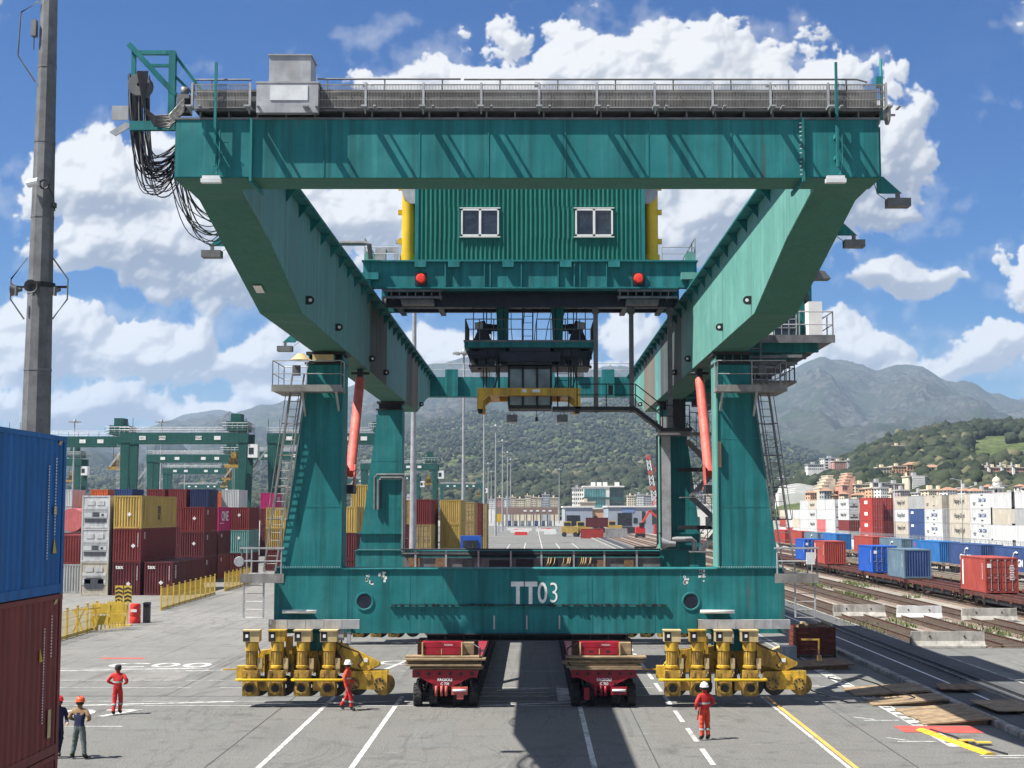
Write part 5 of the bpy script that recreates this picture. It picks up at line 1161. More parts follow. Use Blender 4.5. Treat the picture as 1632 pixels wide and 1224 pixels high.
# ------------------------------------------------------------------ self-propelled trailers
tyre = MB().lathe([(.24, -.15), (.36, -.16), (.41, -.12), (.42, 0), (.41, .12), (.36, .16), (.24, .15), (.22, .05), (.22, -.05)], (0, 0, 0), 'x', 20)
for i in range(20):
    a = i * math.pi / 10
    for s_ in (-1, 1): tyre.beam((s_ * .02, .42 * math.cos(a), .42 * math.sin(a)), (s_ * .15, .405 * math.cos(a + .15), .405 * math.sin(a + .15)), .05, .035, up=(0, math.cos(a), math.sin(a)))
tyre = tyre.cyl((-.1, 0, 0), (.1, 0, 0), .23, n=14, mi=1).mesh('tyre', [M['rubber'], M['dark']])
arm = MB().beam((0, 0, .0), (0, .35, .62), .12, .16).cyl((0, .1, .25), (0, .38, .75), .06, n=8).box(-.25, .25, -.06, .06, -.06, .06).mesh('suspension_arm', M['dark'])
def spmt(cx, y0, n, label, l1, l2, alt):
    t = thing('modular_trailer', label, 'trailer', (cx, y0, 0), 0, 'red self-propelled trailers under the crane')
    L = n * 1.4 + .6
    MB().box(cx - 1.2, cx + 1.2, y0 + .1, y0 + L, 1.16, 1.38).box(cx - 1.215, cx + 1.215, y0 - .02, y0 + .1, 1.12, 1.40).build('deck', M['maroon'], t)
    fr = MB().prism([(cx - .95, 1.12), (cx + .95, 1.12), (cx + .28, .80), (cx - .28, .80)], 'y', y0 - .02, y0 + .1)
    fo = fr.build('nose_plate', M['maroon'], t)
    bl = MB()
    for k in range(6): bl.cyl((cx - 1.0 + k * .4, y0 - .05, 1.27), (cx - 1.0 + k * .4, y0 - .02, 1.27), .06, n=10)
    bl.build('bolts', M['ochre'] if False else M['dark'], fo)
    lettering(l1, .15, M['letter'], fo, Vector((cx, y0 - .027, 1.04)) - Vector((cx, y0, 0)), bold=.004); lettering(l2, .13, M['letter'], fo, Vector((cx, y0 - .027, .89)) - Vector((cx, y0, 0)), bold=.003)
    MB().box(cx - .5, cx + .5, y0 + .3, y0 + L - .3, .62, 1.16).build('spine', M['maroon'], t)
    hy = MB()
    for x in (-.32, -.12, .05): hy.cyl((cx + x, y0 - .05, .45), (cx + x, y0 - .05, .82), .05, n=10)
    hy.box(cx + .25, cx + .85, y0 - .1, y0 + .05, .5, .78).cyl((cx + .3, y0 - .12, .66), (cx + .8, y0 - .12, .66), .05, n=8, mi=1)
    hy.box(cx - .75, cx - .55, y0 - .05, y0 + .05, .3, .75) if alt else hy.box(cx + .45, cx + .7, y0 - .1, y0 + .05, .34, .5)
    hy.build('steering_cylinder', [M['red_tube'] if not alt else M['maroon'], M['ledw']], t)
    hose = MB(); rg = random.Random(int(cx * 7))
    for k in range(14):
        x = rg.uniform(-1.05, 1.05); hose.tube([(cx + x, y0 + .02, 1.1), (cx + x + rg.uniform(-.1, .1), y0 - .02, .9), (cx + x + rg.uniform(-.2, .2), y0 + .05, rg.uniform(.55, .8))], .018, 5)
    hose.build('hoses', M['dark'], t, kind='stuff')
    for k in range(n):
        for i, x in enumerate((-1.05, -.45, .45, 1.05)): inst(tyre, 'tyre', t, (x, .65 + k * 1.4, .42))
        for x in (-.75, .75): inst(arm, 'suspension_arm', t, (x, .65 + k * 1.4, .42))
    # power pack box and packing on the deck
    pk = MB().box(cx - .85, cx + .55, y0 + .35, y0 + 1.0, 1.93, 2.16).box(cx - .9, cx + .62, y0 + .45, y0 + 1.2, 2.18, 2.38)
    pko = pk.build('bolster', M['maroon'], t)
    for x in (-.9, .58): MB().box(cx + x, cx + x + .05, y0 + .3, y0 + .45, 1.9, 2.38).build('bolster_post', M['cream'], pko)
    MB().box(cx - .17, cx - .14, y0 + .34, y0 + .349, 1.94, 2.15).build('divider', M['cream'], pko)
    for x in ((-.55, -.4), (.1, .25)) if alt else (): MB().box(cx + x[0], cx + x[1], y0 + .34, y0 + .349, 2.02, 2.09).build('slot', M['dark'], pko)
    lettering(l1, .09, M['letter'], pko, Vector((cx + .1, y0 + .445, 2.28)) - Vector((cx, y0, 0)))
    MB().box(cx + .6, cx + 1.05, y0 + .5, y0 + 1.4, 1.92, 2.35).build('packing_block', M['wood'], pko)
    MB().tube([(cx + (1.0 if not alt else -1.0), y0 + .3, 2.35), (cx + (1.3 if not alt else -1.35), y0 + .1, 2.2), (cx + (1.3 if not alt else -1.35), y0 + .05, 1.7), (cx + (1.15 if not alt else -1.15), y0 + .1, 1.42)], .03, 6).build('hose', M['tar'], t)
    return t
spmt(-3.3, 53.75, 22, 'maroon multi-axle trailer carrying the crane, left one, lettered C 700', 'FAGIOLI', 'C 700', False)
spmt(2.64, 53.75, 22, 'maroon multi-axle trailer carrying the crane, right one, lettered C 703', 'FAGIOLI', 'C 703', True)
rg = random.Random(21)
for cx, nm in ((-3.3, 'left'), (2.64, 'right')):
    for k in range(7):
        z = 1.42 + .07 * k; w = rg.uniform(1.32, 1.52); sh = rg.uniform(-.1, .1); d = rg.uniform(-.12, .12)
        m_ = MB().box(cx - w + sh, cx + w + sh, 53.72 + d, 54.0 + d + .3, z, z + .055)
        o = solo(m_, 'timber_plank', M['wood'], ['lowest', 'second', 'third', 'fourth', 'fifth', 'sixth', 'topmost'][k] + ' plank of the timber stack on the %s trailer' % nm, 'plank', (cx, 53.8, z), 'planks stacked on the trailers'); o.rotation_euler = (0, 0, rg.uniform(-.03, .03))
    for yy in (55.2, 79.9): solo(MB().box(cx - 1.15, cx + 1.15, yy, yy + 1.2, 1.40, 2.37), 'load_packing', M['wood_d'], 'timber packing block between %s trailer deck and steel beam under the %s sill' % (nm, 'front' if yy < 60 else 'rear'), 'packing', (cx, yy, 1.4), 'packing under the steel beams')
for yy, w in ((55.1, 'front'), (80.0, 'rear')):
    sb = thing('support_beam', 'dark steel spreader beam under the %s sill of the crane' % w, 'beam', (-.2, yy, 2.38))
    MB().box(-4.1, 3.65, yy - .3, yy + 1.0, 2.38, 2.41).box(-4.1, 3.65, yy + .25, yy + .4, 2.41, 2.61).box(-4.1, 3.65, yy - .3, yy + 1.0, 2.61, 2.647).build('i_section', M['wood_d'] if False else M['dark'], sb)
    for k in range(12): MB().box(-4.05 + k * .69, -4.03 + k * .69, yy - .28, yy + .25, 2.411, 2.609).build('web_stiffener', M['dark'], sb)
# ------------------------------------------------------------------ people
M['skin'] = mat('skin', (.45, .25, .17), .6, 0, .08, 8)
M['hi_red'] = mat('red workwear', (.48, .024, .022), .8, 0, .18, 6, bump=.3, bscale=14)
M['hi_org'] = mat('orange workwear', (.60, .06, .028), .8, 0, .18, 6, bump=.3, bscale=14)
M['cloth_navy'] = mat('navy cloth', (.012, .018, .055), .85, 0, .2, 6, bump=.3, bscale=14)
M['cloth_tan'] = mat('tan cloth', (.24, .15, .075), .85, 0, .2, 6, bump=.3, bscale=14)
M['cloth_grey'] = mat('grey green trousers', (.10, .125, .115), .85, 0, .2, 6, bump=.3, bscale=14)
M['boot'] = mat('dark boots', (.02, .018, .016), .7, 0, .2, 6)
M['hair'] = mat('dark hair', (.02, .014, .01), .7, 0, .2, 9)
M['reflect'] = mat('reflective tape', (.38, .38, .36), .3, 0, .05, 9)
M['hat_white'] = mat('white hard hat', (.75, .75, .73), .3, 0, .05, 4)
M['hat_red'] = mat('red hard hat', (.66, .04, .03), .3, 0, .05, 4)
M['hat_orange'] = mat('orange hard hat', (.72, .11, .04), .3, 0, .05, 4)
M['hat_dark'] = mat('dark cap', (.03, .03, .035), .6, 0, .05, 4)
def person(loc, rz, label, J, top, legs, hat, hatm, yoke=None, hands=None, tape=True, seed=0):
    """J: joint overrides in local metres, facing -Y"""
    P = dict(pel=(0, 0, .94), wai=(0, .01, 1.10), che=(0, .0, 1.32), nec=(0, .01, 1.50), hd=(0, -.01, 1.60), ht=(0, -.005, 1.71),
             shl=(-.19, 0, 1.42), ell=(-.26, .03, 1.15), wrl=(-.25, -.05, .90), hal=(-.25, -.08, .82),
             shr=(.19, 0, 1.42), elr=(.26, .03, 1.15), wrr=(.25, -.05, .90), har=(.25, -.08, .82),
             hil=(-.09, 0, .90), knl=(-.10, -.02, .50), anl=(-.11, .02, .10), tol=(-.12, -.14, .045),
             hir=(.09, 0, .90), knr=(.10, -.02, .50), anr=(.11, .02, .10), tor=(.12, -.14, .045))
    P.update(J)
    R_ = dict(pel=.135, wai=.14, che=.165, nec=.06, hd=.10, ht=.085, shl=.085, ell=.062, wrl=.05, hal=.045, shr=.085, elr=.062, wrr=.05, har=.045,
              hil=.11, knl=.085, anl=.07, tol=.05, hir=.11, knr=.085, anr=.07, tor=.05)
    E_ = [('pel', 'wai'), ('wai', 'che'), ('che', 'nec'), ('nec', 'hd'), ('hd', 'ht'), ('che', 'shl'), ('shl', 'ell'), ('ell', 'wrl'), ('wrl', 'hal'), ('che', 'shr'), ('shr', 'elr'), ('elr', 'wrr'), ('wrr', 'har'),
          ('pel', 'hil'), ('hil', 'knl'), ('knl', 'anl'), ('anl', 'tol'), ('pel', 'hir'), ('hir', 'knr'), ('knr', 'anr'), ('anr', 'tor')]
    V = {k: Vector(v) for k, v in P.items()}; E = list(E_); RR = dict(R_)
    for s_ in 'lr':
        w, h = V['wr' + s_], V['ha' + s_]; d = (h - w).normalized(); sd = d.cross(Vector((0, 1, .2))).normalized()
        for q, (o_, ln) in enumerate(((-.032, .075), (-.011, .09), (.011, .085), (.032, .07))):
            a = 'f%s%d' % (s_, q); V[a] = h + sd * o_ + d * ln * .55; V[a + 'b'] = V[a] + d * ln * .4 + Vector((0, -.03, 0)); RR[a] = .0095; RR[a + 'b'] = .008; E += [('ha' + s_, a), (a, a + 'b')]
        a = 't' + s_; V[a] = w + d * .05 + sd * .05 * (1 if s_ == 'l' else -1) + Vector((0, -.02, 0)); V[a + 'b'] = V[a] + d * .045; RR[a] = .011; RR[a + 'b'] = .009; E += [('wr' + s_, a), (a, a + 'b')]
    names = list(V); ix = {k: i for i, k in enumerate(names)}
    me = bpy.data.meshes.new('body'); me.from_pydata([V[k] for k in names], [(ix[a], ix[b]) for a, b in E], [])
    ob = bpy.data.objects.new('body', me)
    sk = ob.modifiers.new('skin', 'SKIN'); ob.modifiers.new('sub', 'SUBSURF').levels = 2
    sk.branch_smoothing = .4
    if not me.skin_vertices: 
        bpy.context.view_layer.objects.active = ob
    lay = me.skin_vertices[0].data if me.skin_vertices else None
    for i, k in enumerate(names):
        lay[i].radius = (RR[k] * (1.12 if k in ('che', 'wai', 'pel') else 1), RR[k] * (.78 if k in ('che', 'wai', 'pel') else 1)); lay[i].use_root = (k == 'pel')
    bm_ = to_mesh(ob)
    bpy.data.objects.remove(ob)
    for m in (top, legs, M['skin'], M['boot'], hands or M['skin'], yoke or top): bm_.materials.append(m)
    def nearest(p):
        b = None
        for a, c in E:
            A, B = V[a], V[c]; d = B - A; t = max(0, min(1, (p - A).dot(d) / max(1e-9, d.length_squared))); q = (p - A - d * t).length / max(.03, RR[a])
            if b is None or q < b[0]: b = (q, a, c)
        return b[1], b[2]
    bm_.update()
    for v_ in bm_.vertices:                      # creases of loose cloth
        q = v_.co
        if q.z < 1.48 and q.z > .12:
            k_ = mnoise.noise(Vector((q.x * 9 + seed, q.y * 9, q.z * 16))) * .016 + mnoise.noise(Vector((q.x * 22, q.y * 22, q.z * 30 + seed))) * .008
            v_.co = q + v_.normal * k_
    for f in bm_.polygons:
        f.use_smooth = True; c = f.center; a, b = nearest(c)
        if a in ('nec', 'hd') or b == 'ht': mi = 2
        elif a[:2] == 'ha' or a[0] in 'ft' and a not in ('tol', 'tor') or b[:2] == 'ha' or (a[:2] == 'wr' and b[:1] == 't'): mi = 4
        elif a[:2] == 'an': mi = 3
        elif a[:2] in ('hi', 'kn'): mi = 1 if c.z > .17 else 3
        elif a == 'pel' and c.z < .97: mi = 1
        else: mi = 5 if (yoke and (c.z > 1.33 or a[:2] in ('sh', 'el'))) else 0
        f.material_index = mi
    t = thing('person', label, 'person', loc, rz, None)
    bo = bpy.data.objects.new('body', bm_); COL.objects.link(bo); bo.parent = t
    def child(mb, name, ms): 
        o = bpy.data.objects.new(name, mb.mesh(name, ms)); COL.objects.link(o); o.parent = t; return o
    hd = V['hd'].lerp(V['ht'], .5)
    fc = MB().prism([(hd.y - .1, hd.z + .0), (hd.y - .135, hd.z - .03), (hd.y - .1, hd.z - .035)], 'x', hd.x - .013, hd.x + .013)
    child(fc, 'nose', M['skin'])
    for s_ in (-1, 1):
        child(MB().lathe([(.0, -.012), (.018, -.008), (.0, .0)], (hd.x + s_ * .036, hd.y - .097, hd.z + .012), 'y', 8), 'eye', M['hair'])
        child(MB().lathe([(.0, -.012), (.028, -.006), (.03, .006), (.0, .01)], (hd.x + s_ * .104, hd.y + .01, hd.z - .01), 'x', 10), 'ear', M['skin'])
    child(MB().box(hd.x - .025, hd.x + .025, hd.y - .104, hd.y - .096, hd.z - .066, hd.z - .058), 'mouth', M['hat_red'])
    hz = hd.z + .03
    child(MB().lathe([(.112, -.09), (.118, -.03), (.115, .02)], (hd.x, hd.y + .014, hz), 'z', 16), 'hair', M['hair'])
    if hat:
        h = MB().lathe([(.132, .0), (.134, .03), (.125, .08), (.098, .125), (.05, .15), (.0, .155)], (hd.x, hd.y, hz), 'z', 18)
        h.prism([(hd.x - .10, hd.y - .08), (hd.x - .085, hd.y - .17), (hd.x + .085, hd.y - .17), (hd.x + .10, hd.y - .08)], 'z', hz, hz + .014).lathe([(.128, .0), (.148, -.004), (.148, .008), (.128, .014)], (hd.x, hd.y, hz), 'z', 18)
        h.box(hd.x - .014, hd.x + .014, hd.y - .09, hd.y + .1, hz + .12, hz + .16)
        child(h, 'hard_hat', hatm)
    else: child(MB().lathe([(.118, .0), (.12, .03), (.108, .085), (.07, .115), (.0, .125)], (hd.x, hd.y, hz - .01), 'z', 16), 'cap', hatm)
    if tape:
        for s_ in 'lr':
            a, b = V['kn' + s_], V['an' + s_]; c = a.lerp(b, .38); d = (b - a).normalized() * .03
            child(MB().cyl(c - d, c + d, .093, .09, n=14, caps=False), 'reflective_band', M['reflect'])
        w, c_ = V['wai'], V['che']; m_ = w.lerp(c_, .35); mb = MB()
        pts = [(m_.x + .185 * math.cos(a), m_.y + .135 * math.sin(a)) for a in [i * math.pi / 9 for i in range(18)]]
        vs = [(x, y, m_.z - .03) for x, y in pts] + [(x, y, m_.z + .03) for x, y in pts]
        mb.add(vs, [(i, (i + 1) % 18, 18 + (i + 1) % 18, 18 + i) for i in range(18)], 0, True); child(mb, 'reflective_band', M['reflect'])
    return t
walk = dict(knl=(-.09, -.12, .51), anl=(-.09, .0, .13), tol=(-.10, -.15, .07), knr=(.09, .04, .5), anr=(.09, .20, .13), tor=(.09, .06, .045))
person((-15.0, 52.0, 0), R(180), 'worker in red overalls with dark cap, elbows out, walking away on the left', dict(walk, ell=(-.36, .06, 1.2), wrl=(-.22, -.16, 1.08), hal=(-.14, -.2, 1.08), elr=(.36, .06, 1.2), wrr=(.22, -.16, 1.08), har=(.14, -.2, 1.08)), M['hi_red'], M['hi_red'], False, M['hat_dark'])
person((-6.85, 53.1, 0), R(75), 'worker in orange red overalls and white hard hat striding past the left bogie', dict(knl=(-.09, -.18, .5), anl=(-.09, -.2, .1), tol=(-.1, -.36, .05), knr=(.09, .05, .5), anr=(.09, .3, .14), tor=(.09, .15, .05), wrr=(.2, -.2, .98), har=(.18, -.27, .95)), M['hi_org'], M['hi_red'], True, M['hat_white'])
person((5.5, 46.3, 0), R(200), 'worker in red jacket, orange trousers and white hard hat standing in front of right bogie', dict(ell=(-.31, .05, 1.18), wrl=(-.18, -.2, 1.04), hal=(-.12, -.26, 1.04), elr=(.33, .08, 1.18), wrr=(.26, -.1, 1.0), har=(.22, -.18, .98)), M['hi_red'], M['hi_org'], True, M['hat_white'])
person((-13.45, 42.8, 0), R(170), 'worker in navy and tan jacket with orange hard hat, seen from behind at left edge', dict(ell=(-.33, .03, 1.2), wrl=(-.2, -.18, 1.1), hal=(-.12, -.24, 1.1), elr=(.33, .03, 1.2), wrr=(.2, -.18, 1.1), har=(.12, -.24, 1.1), knl=(-.14, -.02, .5), anl=(-.19, .02, .1), tol=(-.22, -.14, .045), knr=(.14, -.02, .5), anr=(.2, .02, .1), tor=(.23, -.13, .045)), M['cloth_navy'], M['cloth_grey'], True, M['hat_orange'], yoke=M['cloth_tan'], tape=False)
person((-14.15, 43.0, 0), R(35), 'worker in dark blue overalls with red hard hat, half hidden by the near containers', dict(walk, wrr=(.2, -.22, 1.0), har=(.17, -.3, 1.0)), M['cloth_navy'], M['cloth_navy'], True, M['hat_red'], tape=False)
# walkie-talkie strap and tool held by the right-hand worker
solo(MB().beam((5.28, 46.45, .62), (5.34, 46.4, 1.02), .04, .05), 'signal_baton', M['hi_red'], 'red signal baton held low by the worker in front of right bogie', 'baton', (5.3, 46.42, .8))
# ------------------------------------------------------------------ barriers, ramps, crate, yellow cable cover
def jersey(cx, cy_, L, rz, label, m_, seed):
    rg = random.Random(seed)
    mb = MB(); n = 10
    prof = [(-.32, 0), (-.31, .1), (-.14, .36), (-.10, .86), (.10, .86), (.14, .36), (.31, .1), (.32, 0)]
    vs = []
    for i in range(n + 1):
        for (y, z) in prof: vs.append((-L / 2 + L * i / n + (rg.uniform(-.03, .03) if i in (0, n) else 0), y + rg.uniform(-.008, .008), max(0, z + (rg.uniform(-.02, .006) if z > .1 else 0))))
    k = len(prof); mb.add(vs, [(i * k + j, i * k + (j + 1) % k, (i + 1) * k + (j + 1) % k, (i + 1) * k + j) for i in range(n) for j in range(k)] + [tuple(range(k))[::-1], tuple(range(n * k, n * k + k))])
    o = bpy.data.objects.new('concrete_barrier', mb.mesh('concrete_barrier', m_)); COL.objects.link(o); o.location = (cx, cy_, .06); o.rotation_euler = (0, 0, rz); ROOT[o.name] = Vector((cx, cy_, 0))
    tag(o, label, 'barrier', 'concrete barriers across the tracks')
    h = MB().cyl((-L * .25, -.16, .6), (-L * .25, -.1, .6), .05, n=8).cyl((L * .22, -.16, .6), (L * .22, -.1, .6), .05, n=8)
    c = bpy.data.objects.new('lifting_hole', h.mesh('lifting_hole', M['dark'])); COL.objects.link(c); c.parent = o
jersey(22.15, 76.8, 3.9, R(-1), 'dark stained concrete barrier standing alone nearest the camera, half in shade', M['concrete'], 1)
jersey(22.4, 98.6, 3.55, R(-2), 'grey stained concrete barrier, leftmost of the row of three across the tracks', M['concrete'], 2)
jersey(26.2, 97.4, 3.0, R(-3), 'clean pale concrete barrier, middle of the row of three across the tracks', M['concrete_w'], 3)
jersey(30.2, 95.0, 3.6, R(-2), 'rust stained concrete barrier, rightmost of the row of three below the red container', M['concrete'], 4)
def ramp(x0, y0, x1, y1, h, label, boards, rz=0, m_='wood'):
    t = thing('wooden_ramp', label, 'ramp', (x0, y0, 0), rz, 'wooden ramps up to the kerb'); rg = random.Random(int(y0 * 3))
    w = (y1 - y0) / boards
    for k in range(boards):
        a, b = y0 + k * w + .01, y0 + (k + 1) * w - .01; sx = rg.uniform(-.15, .1)
        MB().prism([(x0 + sx, .012), (x0 + sx, .05), (x1, h + rg.uniform(0, .015)), (x1 + .25, h), (x1 + .25, h - .05), (x1, h - .055)], 'y', a, b).build('board', M[m_], t)
    MB().prism([(x0 + .2, .01), (x1 - .02, .01), (x1 - .02, h - .06), (x0 + .4, .035)], 'y', y0 + .1, y0 + .18).build('side_board', M['wood_d'], t); MB().prism([(x0 + .2, .01), (x1 - .02, .01), (x1 - .02, h - .06), (x0 + .4, .035)], 'y', y1 - .18, y1 - .1).build('side_board', M['wood_d'], t)
ramp(13.4, 49.4, 15.6, 53.2, .24, 'widest wooden ramp against the kerb, nearest the red painted patch', 6)
ramp(12.9, 54.2, 15.4, 56.0, .26, 'narrow wooden ramp in the middle of the three on the kerb', 3)
ramp(12.7, 57.0, 15.5, 59.6, .24, 'wooden ramp farthest along the sunlit kerb, half in shade', 4)
ramp(10.9, 66.5, 14.6, 69.2, .26, 'grey wooden ramp in the shade beside the far bogie', 4, m_='wood_d')
solo(MB().box(16.2, 18.0, 50.6, 53.5, .31, .34), 'timber_sheet', M['wood'], 'flat timber sheet laid over the crane rail beside the ramps', 'board', (17, 52, .2)).rotation_euler = (0, 0, R(3))
solo(MB().box(16.1, 17.6, 56.6, 58.4, .31, .35), 'plywood_sheet', M['wood_d'], 'grey plywood sheet on the rail strip behind the middle ramp', 'board', (16.8, 57, .2)).rotation_euler = (0, 0, R(-8))
ct = thing('rubble_crate', 'rusty red open crate heaped with timber offcuts behind the right bogie', 'crate', (14.2, 73, 0))
MB().box(13.2, 15.2, 72.2, 74.2, .05, .12).build('floor', M['teal_rust'], ct)
M['crate'] = mat('rusty red steel', (.17, .035, .022), .75, .1, .3, 2, grime=.6, gcol=(.06, .025, .015))
for x in (13.2, 13.85, 14.5, 15.12):
    for y in (72.2, 74.12): MB().box(x, x + .08, y, y + .08, 0, 1.5).build('post', M['crate'], ct)
for y0, y1 in ((72.22, 72.26), (74.14, 74.18)):
    for z in (.15, .42, .69, .96, 1.23): MB().box(13.28, 15.12, y0, y1, z, z + .24).build('side_board', M['crate'], ct)
for x0 in (13.22, 15.14):
    for z in (.15, .42, .69, .96, 1.23): MB().box(x0, x0 + .04, 72.28, 74.12, z, z + .24).build('end_board', M['crate'], ct)
rg = random.Random(4)
for k in range(26):
    x, y, z = rg.uniform(13.5, 14.9), rg.uniform(72.5, 73.9), rg.uniform(1.35, 1.62); a = rg.uniform(0, 3.14); b = rg.uniform(-.4, .4); L = rg.uniform(.3, .7)
    solo(MB().beam((x - L / 2 * math.cos(a), y - L / 2 * math.sin(a), z - L / 2 * b), (x + L / 2 * math.cos(a), y + L / 2 * math.sin(a), z + L / 2 * b), .14, .1), 'timber_offcut', M['wood'], 'one of the pale timber offcuts heaped in the rusty crate', 'timber offcut', (x, y, z), 'timber offcuts in the crate')
solo(MB().box(12.4, 13.1, 71.5, 72.3, .0, .55).box(12.38, 13.12, 71.48, 72.32, .55, .6), 'grey_cabinet', M['galv'], 'small grey electrical box standing beside the rusty crate', 'cabinet', (12.7, 71.9, 0))
solo(MB().lathe([(.7, 0), (.5, .25), (.2, .42), (0, .45)], (12.6, 73.4, 0), 'z', 12), 'rag_heap', M['cream'], 'pale heap of sacking on the ground left of the rusty crate', 'sacking', (12.6, 73.4, 0))
cv = thing('cable_cover', 'row of yellow cable protector lengths lying by the red patch', 'cable cover', (14, 45, 0))
p0, p1 = Vector((13.0, 48.4, 0)), Vector((13.75, 43.5, 0))
for k in range(9):
    a, b = p0.lerp(p1, k / 9), p0.lerp(p1, (k + .93) / 9); d = (b - a).normalized(); n = Vector((-d.y, d.x, 0))
    vs = [q + n * w * .5 + Vector((0, 0, z)) for q in (a, b) for w, z in ((-.42, .008), (-.14, .07), (.14, .07), (.42, .008))]
    MB().add(vs, [(0, 1, 5, 4), (1, 2, 6, 5), (2, 3, 7, 6), (0, 3, 2, 1), (4, 5, 6, 7), (3, 0, 4, 7)]).build('segment', M['pole_yellow'], cv)
MB().tube([p0 + Vector((.3, 0, .03)), p0.lerp(p1, .3) + Vector((.42, 0, .03)), p0.lerp(p1, .6) + Vector((.3, 0, .03)), p1 + Vector((.5, 0, .03))], .03, 6).build('cable', M['tar'], cv)
for q, (x, y) in enumerate(((13.9, 45.2), (13.5, 45.6))): MB().box(x, x + .45, y, y + .3, .075, .1).build('loose_lid', M['pole_yellow'], cv)
solo(MB().tube([(11.2, 54.8, 1.0), (11.6, 54.7, .9), (12.2, 54.5, 1.05), (13.0, 54.5, .8), (13.6, 54.6, .5), (14.3, 54.6, .35), (14.5, 54.8, .25), (14.0, 55.0, .1), (12.0, 55.0, .04), (10.6, 54.9, .5), (10.4, 54.8, .9)], .03, 6), 'power_cable', M['tar'], 'slack black cable looping from the right idler truck to the kerb', 'cable', (11.2, 54.8, 0))
# ------------------------------------------------------------------ yellow fence, broken barrier panels, red drum
M['fence_y'] = mat('yellow fence paint', (.58, .40, .05), .5, 0, .15, 2, grime=.35, gcol=(.3, .2, .06))
FA, FB = Vector((-26.3, 66, 0)), Vector((-28.6, 143, 0))
fence_posts = MB().box(-.05, .05, -.05, .05, 0, 1.75).box(-.07, .07, -.07, .07, 1.75, 1.79).mesh('post', M['fence_y'])
pnl = MB()
for i in range(17): pnl.box(-.005, .005, -.95 + i * .115, -.94 + i * .115, .3, 1.6)
for z in (.28, .72, 1.16, 1.6): pnl.box(-.01, .01, -1.0, 1.0, z, z + .022)
pnl.box(-.02, .02, -1.0, 1.0, .04, .24)
pnl = pnl.mesh('wire_panel', M['fence_y'])
def fence(y0, y1, label):
    t = thing('yellow_fence', label, 'fence', (0, y0, 0), 0, 'yellow wire fences by the container stacks')
    y = y0
    while y <= y1 + .01:
        k = (y - FA.y) / (FB.y - FA.y); x = FA.x + (FB.x - FA.x) * k
        inst(fence_posts, 'post', t, (x, y - y0, 0))
        if y + 2.05 <= y1 + .1: inst(pnl, 'wire_panel', t, (x - .03, y - y0 + 1.025, 0), (0, 0, R(1.7)))
        y += 2.05
fence(64, 90, 'short run of yellow wire fence behind the near containers'); fence(105.8, 127.4, 'long run of yellow wire fence in front of the lettered maroon containers'); fence(131, 146, 'far run of yellow wire fence by the crane ladder')
bp = thing('damaged_barrier', 'crumpled yellow barrier panels heaped at the end of the fence', 'barrier', (-26.6, 88, 0))
rg = random.Random(9)
for k, (x, y, w, h, tilt) in enumerate(((-26.5, 87.6, 1.1, 1.75, .12), (-25.7, 88.6, .9, 1.8, -.12), (-26.1, 89.8, 1.0, 1.6, .2))):
    m_ = MB()
    for i in range(6): m_.beam((x - w / 2 + w * i / 5, y, .1), (x - w / 2 + w * i / 5 + tilt, y + .1, h), .09, .05)
    m_.box(x - w / 2, x + w / 2, y - .02, y + .0, .4, h * .55).box(x - w / 2 + tilt * .6, x + w / 2 + tilt * .6, y + .03, y + .06, h * .6, h * .95)
    m_.build('panel', M['fence_y'], bp)
for a, b in (((-27.9, 87.0, 0), (-27.3, 87.2, 1.35)), ((-27.3, 87.0, 0), (-27.9, 87.1, 1.35)), ((-28.0, 87.1, 1.3), (-26.4, 87.5, 1.45))): MB().beam(a, b, .1).build('leg', M['fence_y'], bp)
for x in (-26.62, -26.05):
    t = thing('hazard_board', 'yellow and black chevron board standing above the crumpled barrier, %s' % ('left of the pair' if x < -26.3 else 'right of the pair'), 'hazard board', (x, 92, 0), 0, 'chevron boards')
    MB().box(x - .25, x + .25, 92, 92.05, 1.45, 2.55).build('board', M['fence_y'], t)
    for k in range(4): MB().prism([(x - .23, 1.5 + k * .25), (x, 1.6 + k * .25), (x + .23, 1.5 + k * .25), (x + .23, 1.61 + k * .25), (x, 1.71 + k * .25), (x - .23, 1.61 + k * .25)], 'y', 91.99, 91.998).build('stripe', M['letter_d'], t)
    MB().box(x - .04, x + .04, 92.06, 92.12, 0, 1.5).box(x - .25, x + .25, 91.8, 92.4, 0, .06).build('stand', M['fence_y'], t)
dr = thing('red_drum', 'red plastic drum standing at the end of the yellow fence', 'drum', (-26.1, 94, 0))
MB().lathe([(.0, 0), (.33, .0), (.36, .08), (.36, .4), (.33, .45), (.36, .5), (.36, .9), (.33, .96), (.35, 1.02), (.34, 1.2), (.3, 1.28), (.0, 1.3)], (-26.1, 94, 0), 'z', 20).build('shell', M['hat_red'], dr)
MB().box(-26.3, -25.9, 93.62, 93.64, .75, .92).build('label_band', M['white'], dr)
solo(MB().box(-25.75, -25.35, 94.6, 95.0, 0, 1.2).prism([(-25.8, 1.2), (-25.3, 1.2), (-25.4, 1.32), (-25.7, 1.32)], 'y', 94.55, 95.05), 'litter_bin', M['dark'], 'dark litter bin right behind the red drum', 'bin', (-25.5, 94.8, 0))
